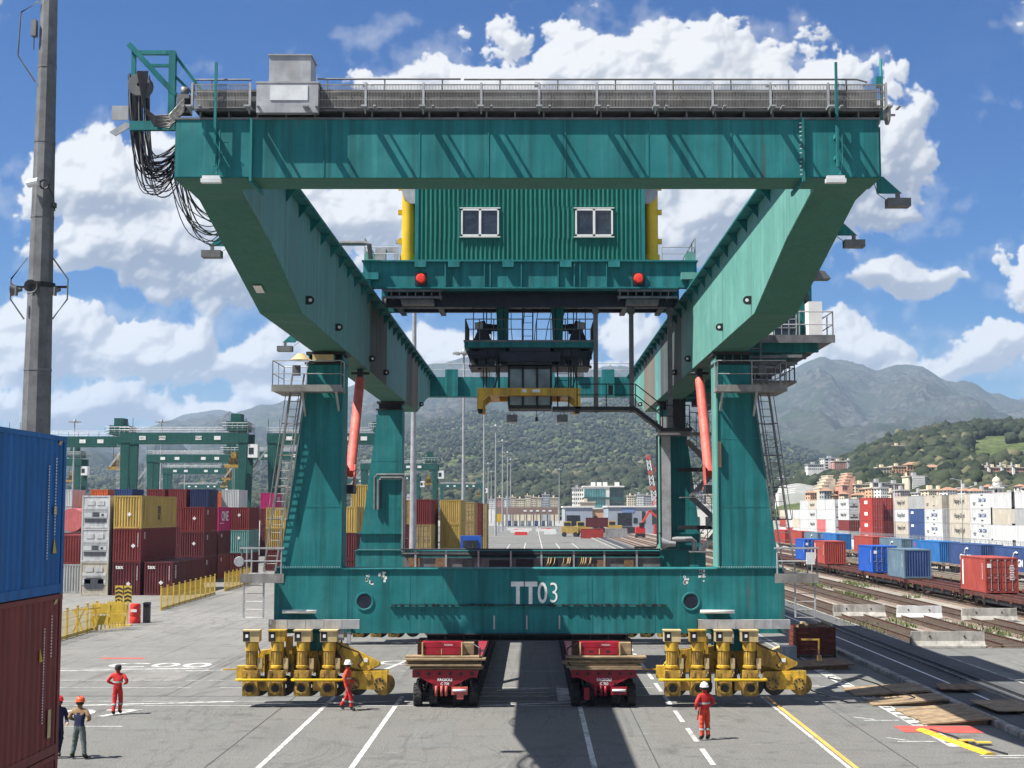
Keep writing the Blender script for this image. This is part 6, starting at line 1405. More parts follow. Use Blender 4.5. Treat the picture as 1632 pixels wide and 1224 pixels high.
# ------------------------------------------------------------------ shipping containers
CC = {}
def ccol(name, col, gr=.35):
    if name not in CC: CC[name] = steel('container ' + name, col, .42, .55, .75 if max(col) < .5 else .5, tuple(x * .5 + .012 for x in col), .2, .5, .12)
    return CC[name]
for n_, c_ in dict(blue=(.018, .12, .33), bright_blue=(.01, .075, .36), slate=(.10, .16, .21), cobalt=(.028, .06, .165), maroon=(.095, .018, .022), dark_red=(.15, .022, .022), red=(.32, .032, .026), brick=(.29, .05, .038), brown=(.20, .048, .04), yellow=(.42, .29, .075), tan=(.33, .235, .085), ochre=(.29, .19, .055), teal=(.12, .27, .26), white=(.50, .51, .505), cream=(.44, .40, .325), grey=(.30, .31, .31), dark_grey=(.07, .075, .085), magenta=(.42, .018, .13), orange=(.55, .11, .03), green=(.05, .32, .04), pink=(.45, .12, .12), navy=(.015, .022, .075)).items(): ccol(n_, c_)
CM = {}
def cmesh(kind, L, H):
    k = (kind, L, H)
    if k in CM: return CM[k]
    w = 1.219; b = MB()
    if kind == 'frame':
        for sx in (-1, 1):
            for y in (0, L): b.box(sx * w, sx * (w - .13), y if y == 0 else y - .13, .13 if y == 0 else y, .11, H - .11)
            b.box(sx * w, sx * (w - .07), .13, L - .13, H - .09, H - .005); b.box(sx * w, sx * (w - .06), .13, L - .13, .02, .18)
            for y in (0, L):
                for z in (0, H - .118): b.box(sx * (w + .004), sx * (w - .16), (y - .004) if y == 0 else y - .17, .17 if y == 0 else y + .004, z, z + .118)
        for y in (0, L): b.box(-w + .13, w - .13, y if y == 0 else y - .09, .09 if y == 0 else y, H - .12, H - .01); b.box(-w + .13, w - .13, y if y == 0 else y - .09, .09 if y == 0 else y, .02, .17)
    elif kind in ('sideL', 'sideR'):
        s_ = -1 if kind == 'sideL' else 1; n = int((L - .26) / .278); p = (L - .26) / n; xs = []
        for i in range(n):
            a = .13 + i * p; xs += [(s_ * (w - .045), a), (s_ * (w - .045), a + p * .26), (s_ * (w - .01), a + p * .5), (s_ * (w - .01), a + p * .76)]
        xs.append((s_ * (w - .045), L - .13)); m = len(xs)
        b.add([(x, y, .18) for x, y in xs] + [(x, y, H - .09) for x, y in xs], [(i, i + 1, m + i + 1, m + i) for i in range(m - 1)])
    elif kind == 'roof': b.box(-w + .07, w - .07, .09, L - .09, H - .035, H - .012)
    elif kind == 'floor': b.box(-w + .06, w - .06, .05, L - .05, .12, .16)
    elif kind in ('end', 'rear'):
        y0 = .05 if kind == 'end' else L - .05; n = 9; p = (2 * w - .26) / n; xs = []; d = .045 if kind == 'end' else -.045
        for i in range(n): a = -w + .13 + i * p; xs += [(a, y0), (a + p * .3, y0), (a + p * .5, y0 - d), (a + p * .8, y0 - d)]
        xs.append((w - .13, y0)); m = len(xs)
        b.add([(x, y, .17) for x, y in xs] + [(x, y, H - .12) for x, y in xs], [(i, i + 1, m + i + 1, m + i) for i in range(m - 1)])
    elif kind == 'door':
        b.box(.012, w - .13, .03, .075, .17, H - .12)
        for z in (.25, .25 + (H - .5) * .27, .25 + (H - .5) * .53, .25 + (H - .5) * .8): b.box(.06, w - .18, .015, .03, z, z + (H - .5) * .19)
    elif kind == 'bars':
        for x in (.28, .78):
            b.cyl((x, -.005, .15), (x, -.005, H - .12), .019, n=6)
            for z in (.2, H * .5, H - .2): b.box(x - .06, x + .06, -.02, .02, z - .03, z + .03)
            b.box(x - .02, x + .28, -.03, -.01, H * .42, H * .42 + .04)
    elif kind == 'plain': b.box(-w + .13, w - .13, .03, .08, .17, H - .12)
    elif kind == 'sidesmoothL' or kind == 'sidesmoothR':
        s_ = -1 if kind.endswith('L') else 1
        b.box(s_ * (w - .02), s_ * (w - .06), .13, L - .13, .18, H - .09)
        for i in range(int(L / 1.2)): b.box(s_ * (w - .008), s_ * (w - .022), .2 + i * 1.2, .23 + i * 1.2, .2, H - .1)
    elif kind == 'reefer_unit':
        z = H / 2.9
        b.box(-1.05, 1.05, -.0, .03, 1.72 * z, 1.95 * z); b.box(-1.08, 1.08, .0, .03, 1.45 * z, 1.5 * z); b.box(-1.08, 1.08, .0, .03, .92 * z, .97 * z)
        for x in (-.75, .1): b.box(x, x + .62, -.012, .03, 2.05 * z, 2.45 * z)
        for k_ in range(3): b.box(-1.05, 1.05, .0, .025, (1.54 + k_ * .07) * z, (1.57 + k_ * .07) * z)
        b.box(-1.02, -.3, -.01, .03, 1.02 * z, 1.4 * z); b.box(.35, 1.02, -.01, .03, 1.02 * z, 1.4 * z)
    elif kind == 'reefer_dark':
        z = H / 2.9
        b.box(-.22, .28, -.015, .03, 1.05 * z, 1.42 * z); b.box(.5, .72, -.02, -.011, 1.1 * z, 1.3 * z); b.box(-.95, .95, .005, .03, .55 * z, .88 * z)
        for x in (-.5, .0, .45): b.box(x, x + .3, -.01, .02, .58 * z, .82 * z)
    elif kind == 'tank_unit':
        z = H / 2.9
        b.prism([(-.85, .75 * z), (-.6, .55 * z), (.6, .55 * z), (.85, .75 * z), (.85, 1.4 * z), (.6, 1.55 * z), (-.6, 1.55 * z), (-.85, 1.4 * z)], 'y', -.01, .03)
    CM[k] = b.mesh(kind, CC['grey']); return CM[k]
def part(t, kind, L, H, m, name, scale=(1, 1, 1), parent=None):
    o = inst(cmesh(kind, L, H), name, parent or t, (0, 0, 0), (0, 0, 0), scale); o.material_slots[0].link = 'OBJECT'; o.material_slots[0].material = m
    return o
def container(x, y, z, L, H, col, front, label, group, rz=0.0, smooth=False, texts=(), simple=False):
    """x centre, y near end, z base; long axis +Y; front: corr, door, reefer, tank"""
    t = thing('shipping_container', label, 'container', (x, y, z), rz, group); m = CC[col]
    part(t, 'frame', L, H, m, 'frame')
    for s_ in 'LR': part(t, ('sidesmooth' if smooth else 'side') + s_, L, H, m, 'side_wall')
    part(t, 'roof', L, H, m, 'roof')
    if not simple: part(t, 'rear', L, H, m, 'rear_wall'); part(t, 'floor', L, H, CC['dark_grey'], 'floor')
    if front == 'corr': part(t, 'end', L, H, m, 'end_wall')
    elif front == 'door':
        for s_ in (-1, 1):
            d = part(t, 'door', L, H, m, 'door', (s_, 1, 1)); part(t, 'bars', L, H, M['galv'] if col not in ('white',) else CC['grey'], 'locking_bars', (1, 1, 1), d)
    elif front in ('reefer', 'tank'):
        e = part(t, 'plain', L, H, m, 'machine_end')
        part(t, 'reefer_unit', L, H, CC['white'], 'cover_panel', parent=e)
        part(t, 'reefer_dark' if front == 'reefer' else 'tank_unit', L, H, CC['dark_grey'], 'cooling_unit', parent=e)
    for (body, sz, mm, loc, face, kw) in texts: lettering(body, sz, mm, t, loc, face, **kw)
    return t
def logo_ticks(t, loc, n, dz, w, h, face='+x', m=None):
    """rows of small unreadable stencil lines"""
    mb = MB(); rg = random.Random(int(abs(loc[1] * 91 + loc[2] * 37)))
    for i in range(n):
        ww = w * rg.uniform(.6, 1); z = loc[2] - i * dz
        if face == '+x': mb.box(loc[0], loc[0] + .004, loc[1] - ww / 2, loc[1] + ww / 2, z, z + h)
        elif face == '-x': mb.box(loc[0] - .004, loc[0], loc[1] - ww / 2, loc[1] + ww / 2, z, z + h)
        else: mb.box(loc[0] - ww / 2, loc[0] + ww / 2, loc[1] - .004, loc[1], z, z + h)
    o = bpy.data.objects.new('stencil_marks', mb.mesh('stencil_marks', m or M['letter'])); COL.objects.link(o); o.parent = t; o['kind'] = 'stuff'
    return o
HC, SH, L40, L20 = 2.896, 2.591, 12.19, 6.06
# near stack at the left edge (its far end is in view)
for k, (col, lab) in enumerate((('brown', 'red brown container at the bottom of the near left stack, cut off by the frame'), ('brown', 'red brown container in the middle of the near left stack'), ('blue', 'blue corrugated container on top of the near left stack'))):
    t = container(-8.71 - 1.219, 26.5 - L40, k * HC + .0, L40, HC, col, 'corr', lab, 'near containers at left')
    if k:
        logo_ticks(t, (1.222, L40 - .55, 2.45 if k == 2 else 2.5), 26 if k == 2 else 14, .055, .06, .03); logo_ticks(t, (1.222, L40 - .92, 2.3), 34, .05, .05, .028)
        MB_ = MB().prism([(L40 - .62, .75), (L40 - .42, .75), (L40 - .56, 1.05)] if k == 2 else [(L40 - 1.15, 1.75), (L40 - .98, 1.75), (L40 - 1.14, 2.0)], 'x', 1.2215, 1.2255)
        o = bpy.data.objects.new('warning_triangle', MB_.mesh('warning_triangle', M['pole_yellow'])); COL.objects.link(o); o.parent = t
        o = bpy.data.objects.new('label_plate', MB().box(1.2215, 1.2255, L40 - .62, L40 - .46, .35 if k == 1 else 1.45, .85 if k == 1 else 1.6).mesh('label_plate', M['cream'])); COL.objects.link(o); o.parent = t
        o = bpy.data.objects.new('hazard_stripe', MB().prism([(L40 - .5, 2.72), (L40 - .35, 2.72), (L40 - .25, 2.8), (L40 - .4, 2.8)], 'x', 1.2225, 1.2265).mesh('hazard_stripe', M['cream'])); COL.objects.link(o); o.parent = t
# stacks behind the yellow fence
G1 = 'containers stacked behind the yellow fence'
for k, (fr, lab, col) in enumerate((('tank', 'weathered white reefer with dark cooling unit, bottom of the reefer stack by the fence', 'cream'), ('reefer', 'white reefer container, middle of the reefer stack by the fence', 'white'), ('reefer', 'white reefer container, top of the reefer stack by the fence', 'white'))):
    container(-38.35, 124.9, k * HC, L40, HC, col, fr, lab, G1, smooth=True)
dm = M['letter_d']; wl = M['letter']
def diamond(t, x, z):
    o = bpy.data.objects.new('hazard_diamond', MB().prism([(x, z - .2), (x + .2, z), (x, z + .2), (x - .2, z)], 'y', -.012, -.006).mesh('hazard_diamond', M['white'])); COL.objects.link(o); o.parent = t
t = container(-35.55, 124.9, 0, L40, HC, 'maroon', 'corr', 'maroon container lettered tex, bottom of the stack under the yellow one', G1, texts=[('tex', .5, wl, (-.6, -.01, 2.45), '-y', dict(bold=.012))])
logo_ticks(t, (.95, -.002, 2.5), 18, .07, .07, .04, '-y'); diamond(t, .2, 1.0)
t = container(-35.55, 124.9, HC, L40, HC, 'dark_red', 'corr', 'plain dark red container in the middle of the stack under the yellow one', G1)
diamond(t, .55, 1.4); logo_ticks(t, (.95, -.002, 2.5), 18, .07, .07, .04, '-y'); logo_ticks(t, (1.222, 1.2, 2.5), 5, .12, .5, .06)
t = container(-35.55, 124.9, HC * 2, L40, HC, 'yellow', 'corr', 'yellow container with black logo on top of the stack by the reefers', G1, texts=[('m', 1.5, dm, (1.225, 5.9, 1.75), '+x', dict(bold=.02, sx=.9)), ('sc', .9, dm, (1.225, 5.9, 1.05), '+x', dict(bold=.02))])
diamond(t, .15, 1.25); logo_ticks(t, (1.222, .8, 2.4), 22, .08, .25, .04, m=dm)
t = container(-32.75, 124.9, 0, L40, HC, 'maroon', 'corr', 'maroon container lettered tex standing alone right of the tall stack', G1, texts=[('tex', .5, wl, (-.6, -.01, 2.45), '-y', dict(bold=.012))])
diamond(t, .25, 1.1); logo_ticks(t, (1.222, 1.2, 2.5), 9, .13, .5, .07); logo_ticks(t, (.95, -.002, 2.5), 18, .07, .07, .04, '-y')
for k, (col, lab) in enumerate((('maroon', 'dark maroon container at the bottom left of the cluster behind the lone lettered one'), ('maroon', 'dark maroon container in the middle of the shaded cluster behind the lone lettered one'), ('dark_red', 'dark red container on top of the cluster left of the magenta one'))):
    t = container(-35.2, 147.2, k * SH, L20, SH, col, 'corr', lab, G1); diamond(t, .2, 1.4); logo_ticks(t, (1.222, 1.6, 2.2), 5, .1, .6, .05)
for k, (col, lab) in enumerate((('brown', 'brown container at ground level beneath the magenta container'), ('maroon', 'maroon container directly beneath the magenta one'), ('magenta', 'magenta container with large white letters ONE'))):
    t = container(-35.2, 154.0, k * SH, L20, SH, col, 'corr', lab, G1, texts=[('ONE', 1.5, wl, (1.225, 3.1, 1.55), '+x', dict(bold=.02, sx=1.1))] if k == 2 else ())
    logo_ticks(t, (1.222, 1.6, 2.2 if k < 2 else .8), 4 if k < 2 else 1, .1, .6 if k < 2 else 2.6, .06)
for k, (col, lab) in enumerate((('maroon', 'maroon container at the foot of the stack with the pale teal box'), ('teal', 'pale teal container, middle of the stack right of the magenta one'), ('dark_red', 'dark red container above the pale teal one'))):
    t = container(-33.45, 161.6, k * SH, L20, SH, col, 'corr', lab, G1); diamond(t, .1, 1.7)
for k, (col, lab) in enumerate((('maroon', 'maroon container under the tan ones left of the front leg'), ('ochre', 'tan brown container left of the front leg, below the yellow one'), ('yellow', 'yellow container left of the front leg, seen through the ladder'))):
    container(-31.8, 176, k * SH, L20, SH, col, 'corr', lab, G1)
for k, (col, lab) in enumerate((('maroon', 'maroon tex container half behind the ladder cage'), ('maroon', 'second maroon container half behind the ladder cage'), ('teal', 'teal container at the top behind the ladder cage'))):
    container(-29.2, 180, k * SH, L20, SH, col, 'corr', lab, G1, texts=[('tex', .5, wl, (-.6, -.01, 2.2), '-y', dict(bold=.012))] if k == 1 else ())
rg = random.Random(14)
back = [(-52, 196, ('dark_red', 'maroon', 'maroon', 'dark_red')), (-49, 196, ('maroon', 'maroon', 'dark_red', 'dark_red')), (-46, 196, ('maroon', 'dark_red', 'navy', 'navy')), (-43, 202, ('blue', 'white', 'white', 'white')), (-56.5, 196, ('blue', 'maroon', 'dark_red', 'cobalt')), (-61, 200, ('orange', 'grey', 'orange', 'orange')), (-66, 200, ('maroon', 'grey', 'white', 'white')), (-72, 205, ('red', 'navy', 'grey', 'grey')), (-50.5, 230, ('maroon', 'brown', 'maroon', 'orange')), (-44, 236, ('maroon', 'maroon', 'dark_red', 'magenta'))]
TN = ('bottom', 'second', 'third', 'top')
for i, (x, y, cs) in enumerate(back):
    for k, c_ in enumerate(cs):
        container(x, y, k * SH, L20, SH, c_, 'corr', '%s container, %s tier, %s stack from the left behind the fence row' % (c_.replace('_', ' '), TN[k], ('first', 'second', 'third', 'fourth', 'fifth', 'sixth', 'seventh', 'eighth', 'ninth', 'tenth')[sorted(range(len(back)), key=lambda q: back[q][0] / back[q][1]).index(i)]), 'containers in the row behind the fence', simple=True, texts=[('ONE', 1.1, wl, (1.225, 3, 1.5), '+x', {})] if c_ == 'magenta' else ())
# tank and red boxes glimpsed beside the reefers
container(-41.5, 128, 0, L20, SH, 'grey', 'corr', 'light grey container peeping out left of the reefer stack', G1); container(-41.5, 128, SH, L20, SH, 'dark_red', 'corr', 'dark red container peeping out left of the reefer stack', G1)
tk = thing('tank_container', 'pale pink tank container end left of the reefer stack', 'tank container', (-43.4, 134, 2 * SH), 0, None)
MB().cyl((-43.4, 134, 2 * SH + 1.3), (-43.4, 140, 2 * SH + 1.3), 1.1, n=20).build('tank', CC['pink'], tk); fm = MB()
for sx in (-1.2, 1.12):
    for y in (134, 139.9): fm.box(-43.4 + sx, -43.4 + sx + .1, y, y + .1, 2 * SH, 3 * SH)
    for z in (2 * SH, 3 * SH - .1): fm.box(-43.4 + sx, -43.4 + sx + .1, 134, 140, z, z + .1)
fm.build('frame', CC['grey'], tk)
for k in range(2): container(-43.4, 134, k * SH, L20, SH, 'dark_red', 'corr', ('lower' if k == 0 else 'upper') + ' dark red container under the pink tank', G1, simple=True)
# stacks seen between the left legs and in the middle gap
G2 = 'containers in the stacks seen between the crane legs'
for k, (col, lab) in enumerate((('maroon', 'maroon container at ground level behind left front leg'), ('maroon', 'maroon container right of the left front leg, below the yellow one with vertical text'), ('yellow', 'yellow container with black vertical lettering right of the left front leg'))):
    t = container(-18.7, 141, k * SH, L20, SH, col, 'corr', lab, G2); logo_ticks(t, (1.222, 3.2, 2.0), 12, .12, .28, .09, m=dm if k == 2 else wl)
for k in range(4): container(-18.2, 152, k * SH * .98, L20, SH * .975, ('tan', 'yellow', 'yellow', 'yellow')[k], 'corr', ('lowest', 'second', 'third', 'topmost')[k] + ' tan container in the column behind the yellow one beside left front leg', G2, simple=True)
mid = [(-8.75, 171, 'corr', ('tan', 'yellow', 'yellow'), 'column with plain yellow ends in the middle gap'), (-11.75, 164, 'corr', ('maroon', 'tan', 'dark_red'), 'column right of the near lamp mast'), (-14.6, 168, 'door', ('maroon', 'maroon', 'tan'), 'column left of the near lamp mast'),
       (-8.75, 211, 'door', ('maroon', 'tan', 'tan'), 'second column along the middle gap'), (-8.75, 237, 'corr', ('tan', 'dark_red', 'dark_red'), 'third column along the middle gap'), (-8.75, 266, 'door', ('tan', 'tan', 'tan'), 'fourth column along the middle gap'), (-23.5, 330, 'corr', ('maroon', 'maroon', 'magenta'), 'far column beside the yellow gate sign'), (-14.6, 190, 'corr', ('tan', 'tan', 'orange'), 'column hidden behind the near yellow boxes')]
for x, y, fr, cs, d in mid:
    for k, c_ in enumerate(cs):
        container(x - 1.22, y, k * HC, L40 if y not in (211, 237) else 11.8, HC, c_, fr if not (d.startswith('column right') and k == 1) else 'door', '%s container, %s tier of the %s' % (c_.replace('_', ' '), ('bottom', 'middle', 'top')[k], d), G2)
# far row of reefers and boxes at the right (long side towards the tracks)
G3 = 'far row of stacked containers behind the tracks'
def hap(x): return [('Hapag-Lloyd', 1.25, M['letter_d'], (-1.226, 6.2, 1.35), '-x', dict(bold=.012))]
def cma(x): return [('CMA CGM', .9, CC['cobalt'], (-1.226, 5.5, 1.4), '-x', dict(bold=.012))]
RW = [(1690, 76, ('white', 'white', 'grey', 'white'), 'reefer', None), (1652, 76, ('white', 'white', 'grey', 'white'), 'reefer', None), (1615, 76, ('white', 'white', 'cream', 'white'), 'reefer', None), (1579, 76, ('white', 'white', 'white', 'white'), 'reefer', 'cma'), (1543, 76, ('grey', 'cream', 'cream', 'cream'), 'reefer', 'hap'),
      (1499, 76, ('white', 'white', 'white', 'cream'), 'door', 'cma'), (1471, 76, ('cobalt', 'cobalt', 'cobalt', 'grey'), 'door', 'cm2'), (1446, 76, ('cream', 'cream', 'white', 'cream'), 'door', 'hap'), (1388, 76, ('red', 'red', 'red', 'red'), 'door', 'red'), (1384, 78.7, ('red', 'brick', 'dark_red', 'red'), 'door', None), (1380, 81.4, ('dark_red', 'red', 'brick', 'brick'), 'door', None), (1376, 84.1, ('red', 'dark_red', 'red', 'dark_red'), 'door', None),
      (1351, 76, ('grey', 'dark_red', 'white', 'white'), 'reefer', 'hap'), (1329, 76, ('white', 'white', 'white', 'white'), 'reefer', None), (1314, 76, ('pink', 'pink', 'white', 'white'), 'reefer', None), (1300, 76, ('white', 'white', 'white', 'cream'), 'reefer', 'hap'), (1286.5, 76, ('white', 'white', 'white', 'white'), 'reefer', None), (1273, 76, ('white', 'cream', 'white'), 'reefer', None), (1262, 76, ('red', 'white', 'white'), 'reefer', None), (1252, 76, ('white', 'brick', 'cream'), 'reefer', None)]
ON = ('first', 'second', 'third', 'fourth', 'fifth', 'sixth', 'seventh', 'eighth', 'ninth', 'tenth', 'eleventh', 'twelfth', 'thirteenth', 'fourteenth', 'fifteenth', 'sixteenth', 'seventeenth', 'eighteenth', 'nineteenth', 'twentieth')
for i, (b, xn, cs, fr, tx) in enumerate(RW):
    yf = 76 * FPX / (b - 850)
    for k, c_ in enumerate(cs):
        tt = ()
        if k >= 1:
            if tx == 'hap' and c_ in ('cream', 'white'): tt = hap(0)
            elif tx == 'cma' and c_ != 'cream': tt = cma(0)
            elif tx == 'red' : tt = [('YANG', .8, wl, (-1.226, 3.2, 1.2), '-x', dict(bold=.02))] if False else ()
        t = container(xn + 1.219, yf, k * SH, L40, SH, c_, fr if c_ not in ('dark_red', 'red', 'brick', 'pink') else 'door', '%s container, %s tier, %s stack from the right frame edge in the far row' % (c_.replace('_', ' '), TN[k] if len(cs) == 4 else ('bottom', 'middle', 'top')[k], ON[i]), G3, smooth=c_ in ('white', 'cream') and (i + k) % 3 != 0, texts=tt, simple=True)
        if tx == 'red': logo_ticks(t, (-1.226, 6.0, 1.2), 1, .3, 5.0, .75, '-x')
        if tx == 'cm2' and k in (1, 2): logo_ticks(t, (-1.226, 9.0, 1.9), 2, .25, 2.3, .2, '-x')
        if tx == 'cma' and k >= 1: logo_ticks(t, (-1.226, 5.5, 2.2), 1, .2, 1.4, .16, '-x', m=dm); logo_ticks(t, (-1.226, 5.5, .5), 1, .2, 1.4, .16, '-x', m=dm); logo_ticks(t, (-1.226, 9.8, .9), 2, .3, 1.6, .16, '-x', m=dm)
for i, (x, y, c_) in enumerate(((84.5, 250, 'red'), (88, 215, 'pink'), (90, 190, 'grey'))): container(x, y, 7.8, L40, HC, c_, 'corr', '%s container rising behind the far row of stacks' % c_, G3, simple=True)
for y in (146, 170, 200, 236, 280): 
    t = thing('lamp_column', 'thin grey lamp column in front of the far container row, %s from the right' % ON[(146, 170, 200, 236, 280).index(y)], 'lamp post', (71, y, 0), 0, 'thin lamp columns by the far row'); MB().cyl((71, y, 0), (71, y, 12.5), .1, .06, n=8).build('pole', M['galv'], t); MB().beam((71, y, 12.4), (69.6, y, 12.7), .08).box(69.2, 69.8, y - .15, y + .15, 12.62, 12.75).build('lamp_head', M['galv'], t)
# boundary wall with fence and coiled wire
bw = thing('boundary_wall', 'low concrete wall topped with wire fence between the trains and far row', 'wall', (66, 100, 0))
for k in range(30): MB().box(65.9, 66.15, 96 + k * 7, 96 + k * 7 + 6.97, 0, 1.5).build('panel', M['concrete_w'], bw)
fp = MB()
for k in range(84): fp.box(66.0, 66.06, 96 + k * 2.5, 96.06 + k * 2.5, 1.5, 3.0)
for z in (1.9, 2.4, 2.9): fp.box(66.02, 66.04, 96, 306, z, z + .025)
cl = [(66.03, 96 + i * .12, 2.95 + .3 * math.sin(i * .9)) for i in range(1750)]
fp.tube(cl, .02, 3); fp.build('wire_fence', M['galv'], bw, kind='stuff')
# ------------------------------------------------------------------ freight trains
wg = MB()
def wagon_proto(col, name, label):
    t = thing(name, label, 'wagon', (0, 0, 0))
    MB().box(-1.3, -1.1, 0, 15.4, .72, .98).box(1.1, 1.3, 0, 15.4, .72, .98).box(-.15, .15, 0, 15.4, .6, .95).build('sole_bars', M[col], t)
    for k in range(13): MB().box(-1.1, 1.1, .3 + k * 1.22, .5 + k * 1.22, .74, .93).build('cross_member', M[col], t)
    MB().box(-1.35, 1.35, -.02, .2, .6, 1.0).box(-1.35, 1.35, 15.2, 15.42, .6, 1.0).build('headstock', M[col], t)
    for sx in (-.88, .88):
        for y, d in ((-.02, -1), (15.42, 1)): MB().cyl((sx, y, .82), (sx, y + d * .45, .82), .07, n=8).cyl((sx, y + d * .42, .82), (sx, y + d * .5, .82), .22, n=14).build('buffer', M['dark'], t)
    MB().prism([(1.6, .72), (13.8, .72), (11.5, .35), (4.0, .35)], 'x', -1.18, -1.13).prism([(1.6, .72), (13.8, .72), (11.5, .35), (4.0, .35)], 'x', 1.13, 1.18).build('truss', M['dark'], t)
    for yc in (2.2, 13.2):
        bo = MB().box(-1.06, -.96, yc - 1.3, yc + 1.3, .45, .72).box(.96, 1.06, yc - 1.3, yc + 1.3, .45, .72).box(-1, 1, yc - .2, yc + .2, .5, .78).build('bogie_frame', M['dark'], t)
        for dy_ in (-.9, .9):
            for sx in (-1, 1): MB().lathe([(.0, -.04), (.46, -.05), (.48, -.08), (.44, .06), (.1, .07), (0, .07)], (sx * .75, yc + dy_, .46), 'x', 18).build('wheel', M['rail'], bo); MB().box(sx * 1.07, sx * 1.2, yc + dy_ - .14, yc + dy_ + .14, .36, .62).build('axle_box', M['dark'], bo)
    for k in range(5): MB().box(-1.34, -1.3, 1.5 + k * 3, 1.9 + k * 3, .6, .85).build('twistlock_bracket', M['crate'], t)
    return t
M['wag_brown'] = mat('rusty wagon frame', (.10, .035, .028), .75, .1, .3, 2, grime=.5, gcol=(.04, .02, .016))
M['wag_tan'] = mat('dusty wagon frame', (.20, .17, .13), .85, 0, .3, 2, grime=.5, gcol=(.09, .07, .05))
wp = wagon_proto('wag_brown', 'flat_wagon', 'x'); cache(wp)
wp2 = wagon_proto('wag_tan', 'empty_wagon', 'x'); cache(wp2)
for k in range(13): place(wp, (34.55, 95 + k * 16.6, .29), 0, 'rusty flat wagon of the nearer train, %s from the right frame edge' % ON[k], 'flat wagons of the nearer train')
for k in range(6): place(wp2, (40.2, 112 + k * 16.6, .29), 0, 'dusty empty flat wagon between the two trains, %s from the right' % ON[k], 'empty flat wagons')
for k in range(9): place(wp2, (49.7, 136 + k * 16.6, .29), 0, 'flat wagon under the farther train of blue containers, %s from the right' % ON[k], 'flat wagons of the farther train')
purge(wp); purge(wp2)
TF = 1.3
G4 = 'containers on the nearer train'
tr1 = [(105.5, 'brick', 'door', 'brick red container with grey lock bars on the nearer train at right edge', [('sidebar', 0)]), (128.5, 'slate', 'corr', 'faded slate blue container on the nearer train, right of the bright blue one', []), (140.5, 'bright_blue', 'door', 'bright blue container on the nearer train, middle', []), (163.5, 'brick', 'corr', 'brownish red container on the nearer train beside crane landing', []), (175.5, 'bright_blue', 'door', 'bright blue container on the nearer train at its left end', []), (215, 'red', 'corr', 'red container on the nearer train seen behind the crane leg', [])]
for y, c_, fr, lab, ex in tr1:
    t = container(34.55, y, TF, L20, SH, c_, fr, lab, G4)
    if c_ == 'slate': 
        for p_ in kids(t):
            if p_.name.startswith(('end_wall',)): p_.material_slots[0].material = CC['cobalt']
    o = bpy.data.objects.new('white_stripe', MB().box(-1.226, -1.222, 5.3, 5.6, .4, 2.3).mesh('white_stripe', M['letter'])); COL.objects.link(o); o.parent = t
    if c_ not in ('brick', 'red'): bpy.data.objects.remove(o)
    logo_ticks(t, (-1.222, .7, 2.1), 12, .1, .12, .06, '-x')
    if fr == 'door': logo_ticks(t, (.75, -.012, 2.0), 9, .13, .4, .06, '-y'); logo_ticks(t, (-.9, .012, 1.85), 1, .13, .4, .3, '-y')
G5 = 'containers on the farther train'
tr2 = [(138.5, 'cobalt', 'nearest'), (154.7, 'cobalt', 'second'), (170.5, 'blue', 'third'), (188, 'slate', 'fourth'), (204, 'brick', 'fifth'), (228.5, 'blue', 'sixth'), (243.5, 'slate', 'seventh'), (258, 'brick', 'eighth'), (275, 'red', 'ninth')]
for y, c_, od in tr2:
    t = container(49.7, y, TF - .2, 12.0, SH, c_, 'corr', '%s container on the farther train, %s from the right' % (c_.replace('_', ' '), od), G5, texts=[('CMA CGM', 1.0, wl, (-1.226, 5.4, 1.0), '-x', dict(bold=.02))] if c_ in ('cobalt', 'slate') else ())
    if c_ in ('cobalt', 'slate'):
        sw = MB().tube([(-1.224, 5.9, 1.55), (-1.224, 5.6, 1.95), (-1.224, 5.0, 2.1), (-1.224, 4.5, 2.0)], .09, 6); o = bpy.data.objects.new('swoosh_mark', sw.mesh('swoosh_mark', M['letter'])); COL.objects.link(o); o.parent = t; o.scale = (1, 1, 1)
    if c_ == 'blue': logo_ticks(t, (-1.224, 11.0, 2.1), 2, .3, .8, .2, '-x', m=M['hat_red'])
for i, (y, c_) in enumerate(((330, 'bright_blue'), (337, 'bright_blue'), (345, 'orange'), (354, 'green'), (364, 'red'), (374, 'red'))):
    container(33.2, y, TF, L20, SH, c_, 'corr', '%s container on the distant string of wagons, %s from the near end' % (c_.replace('_', ' '), ON[i]), 'distant coloured containers on rails', simple=True)
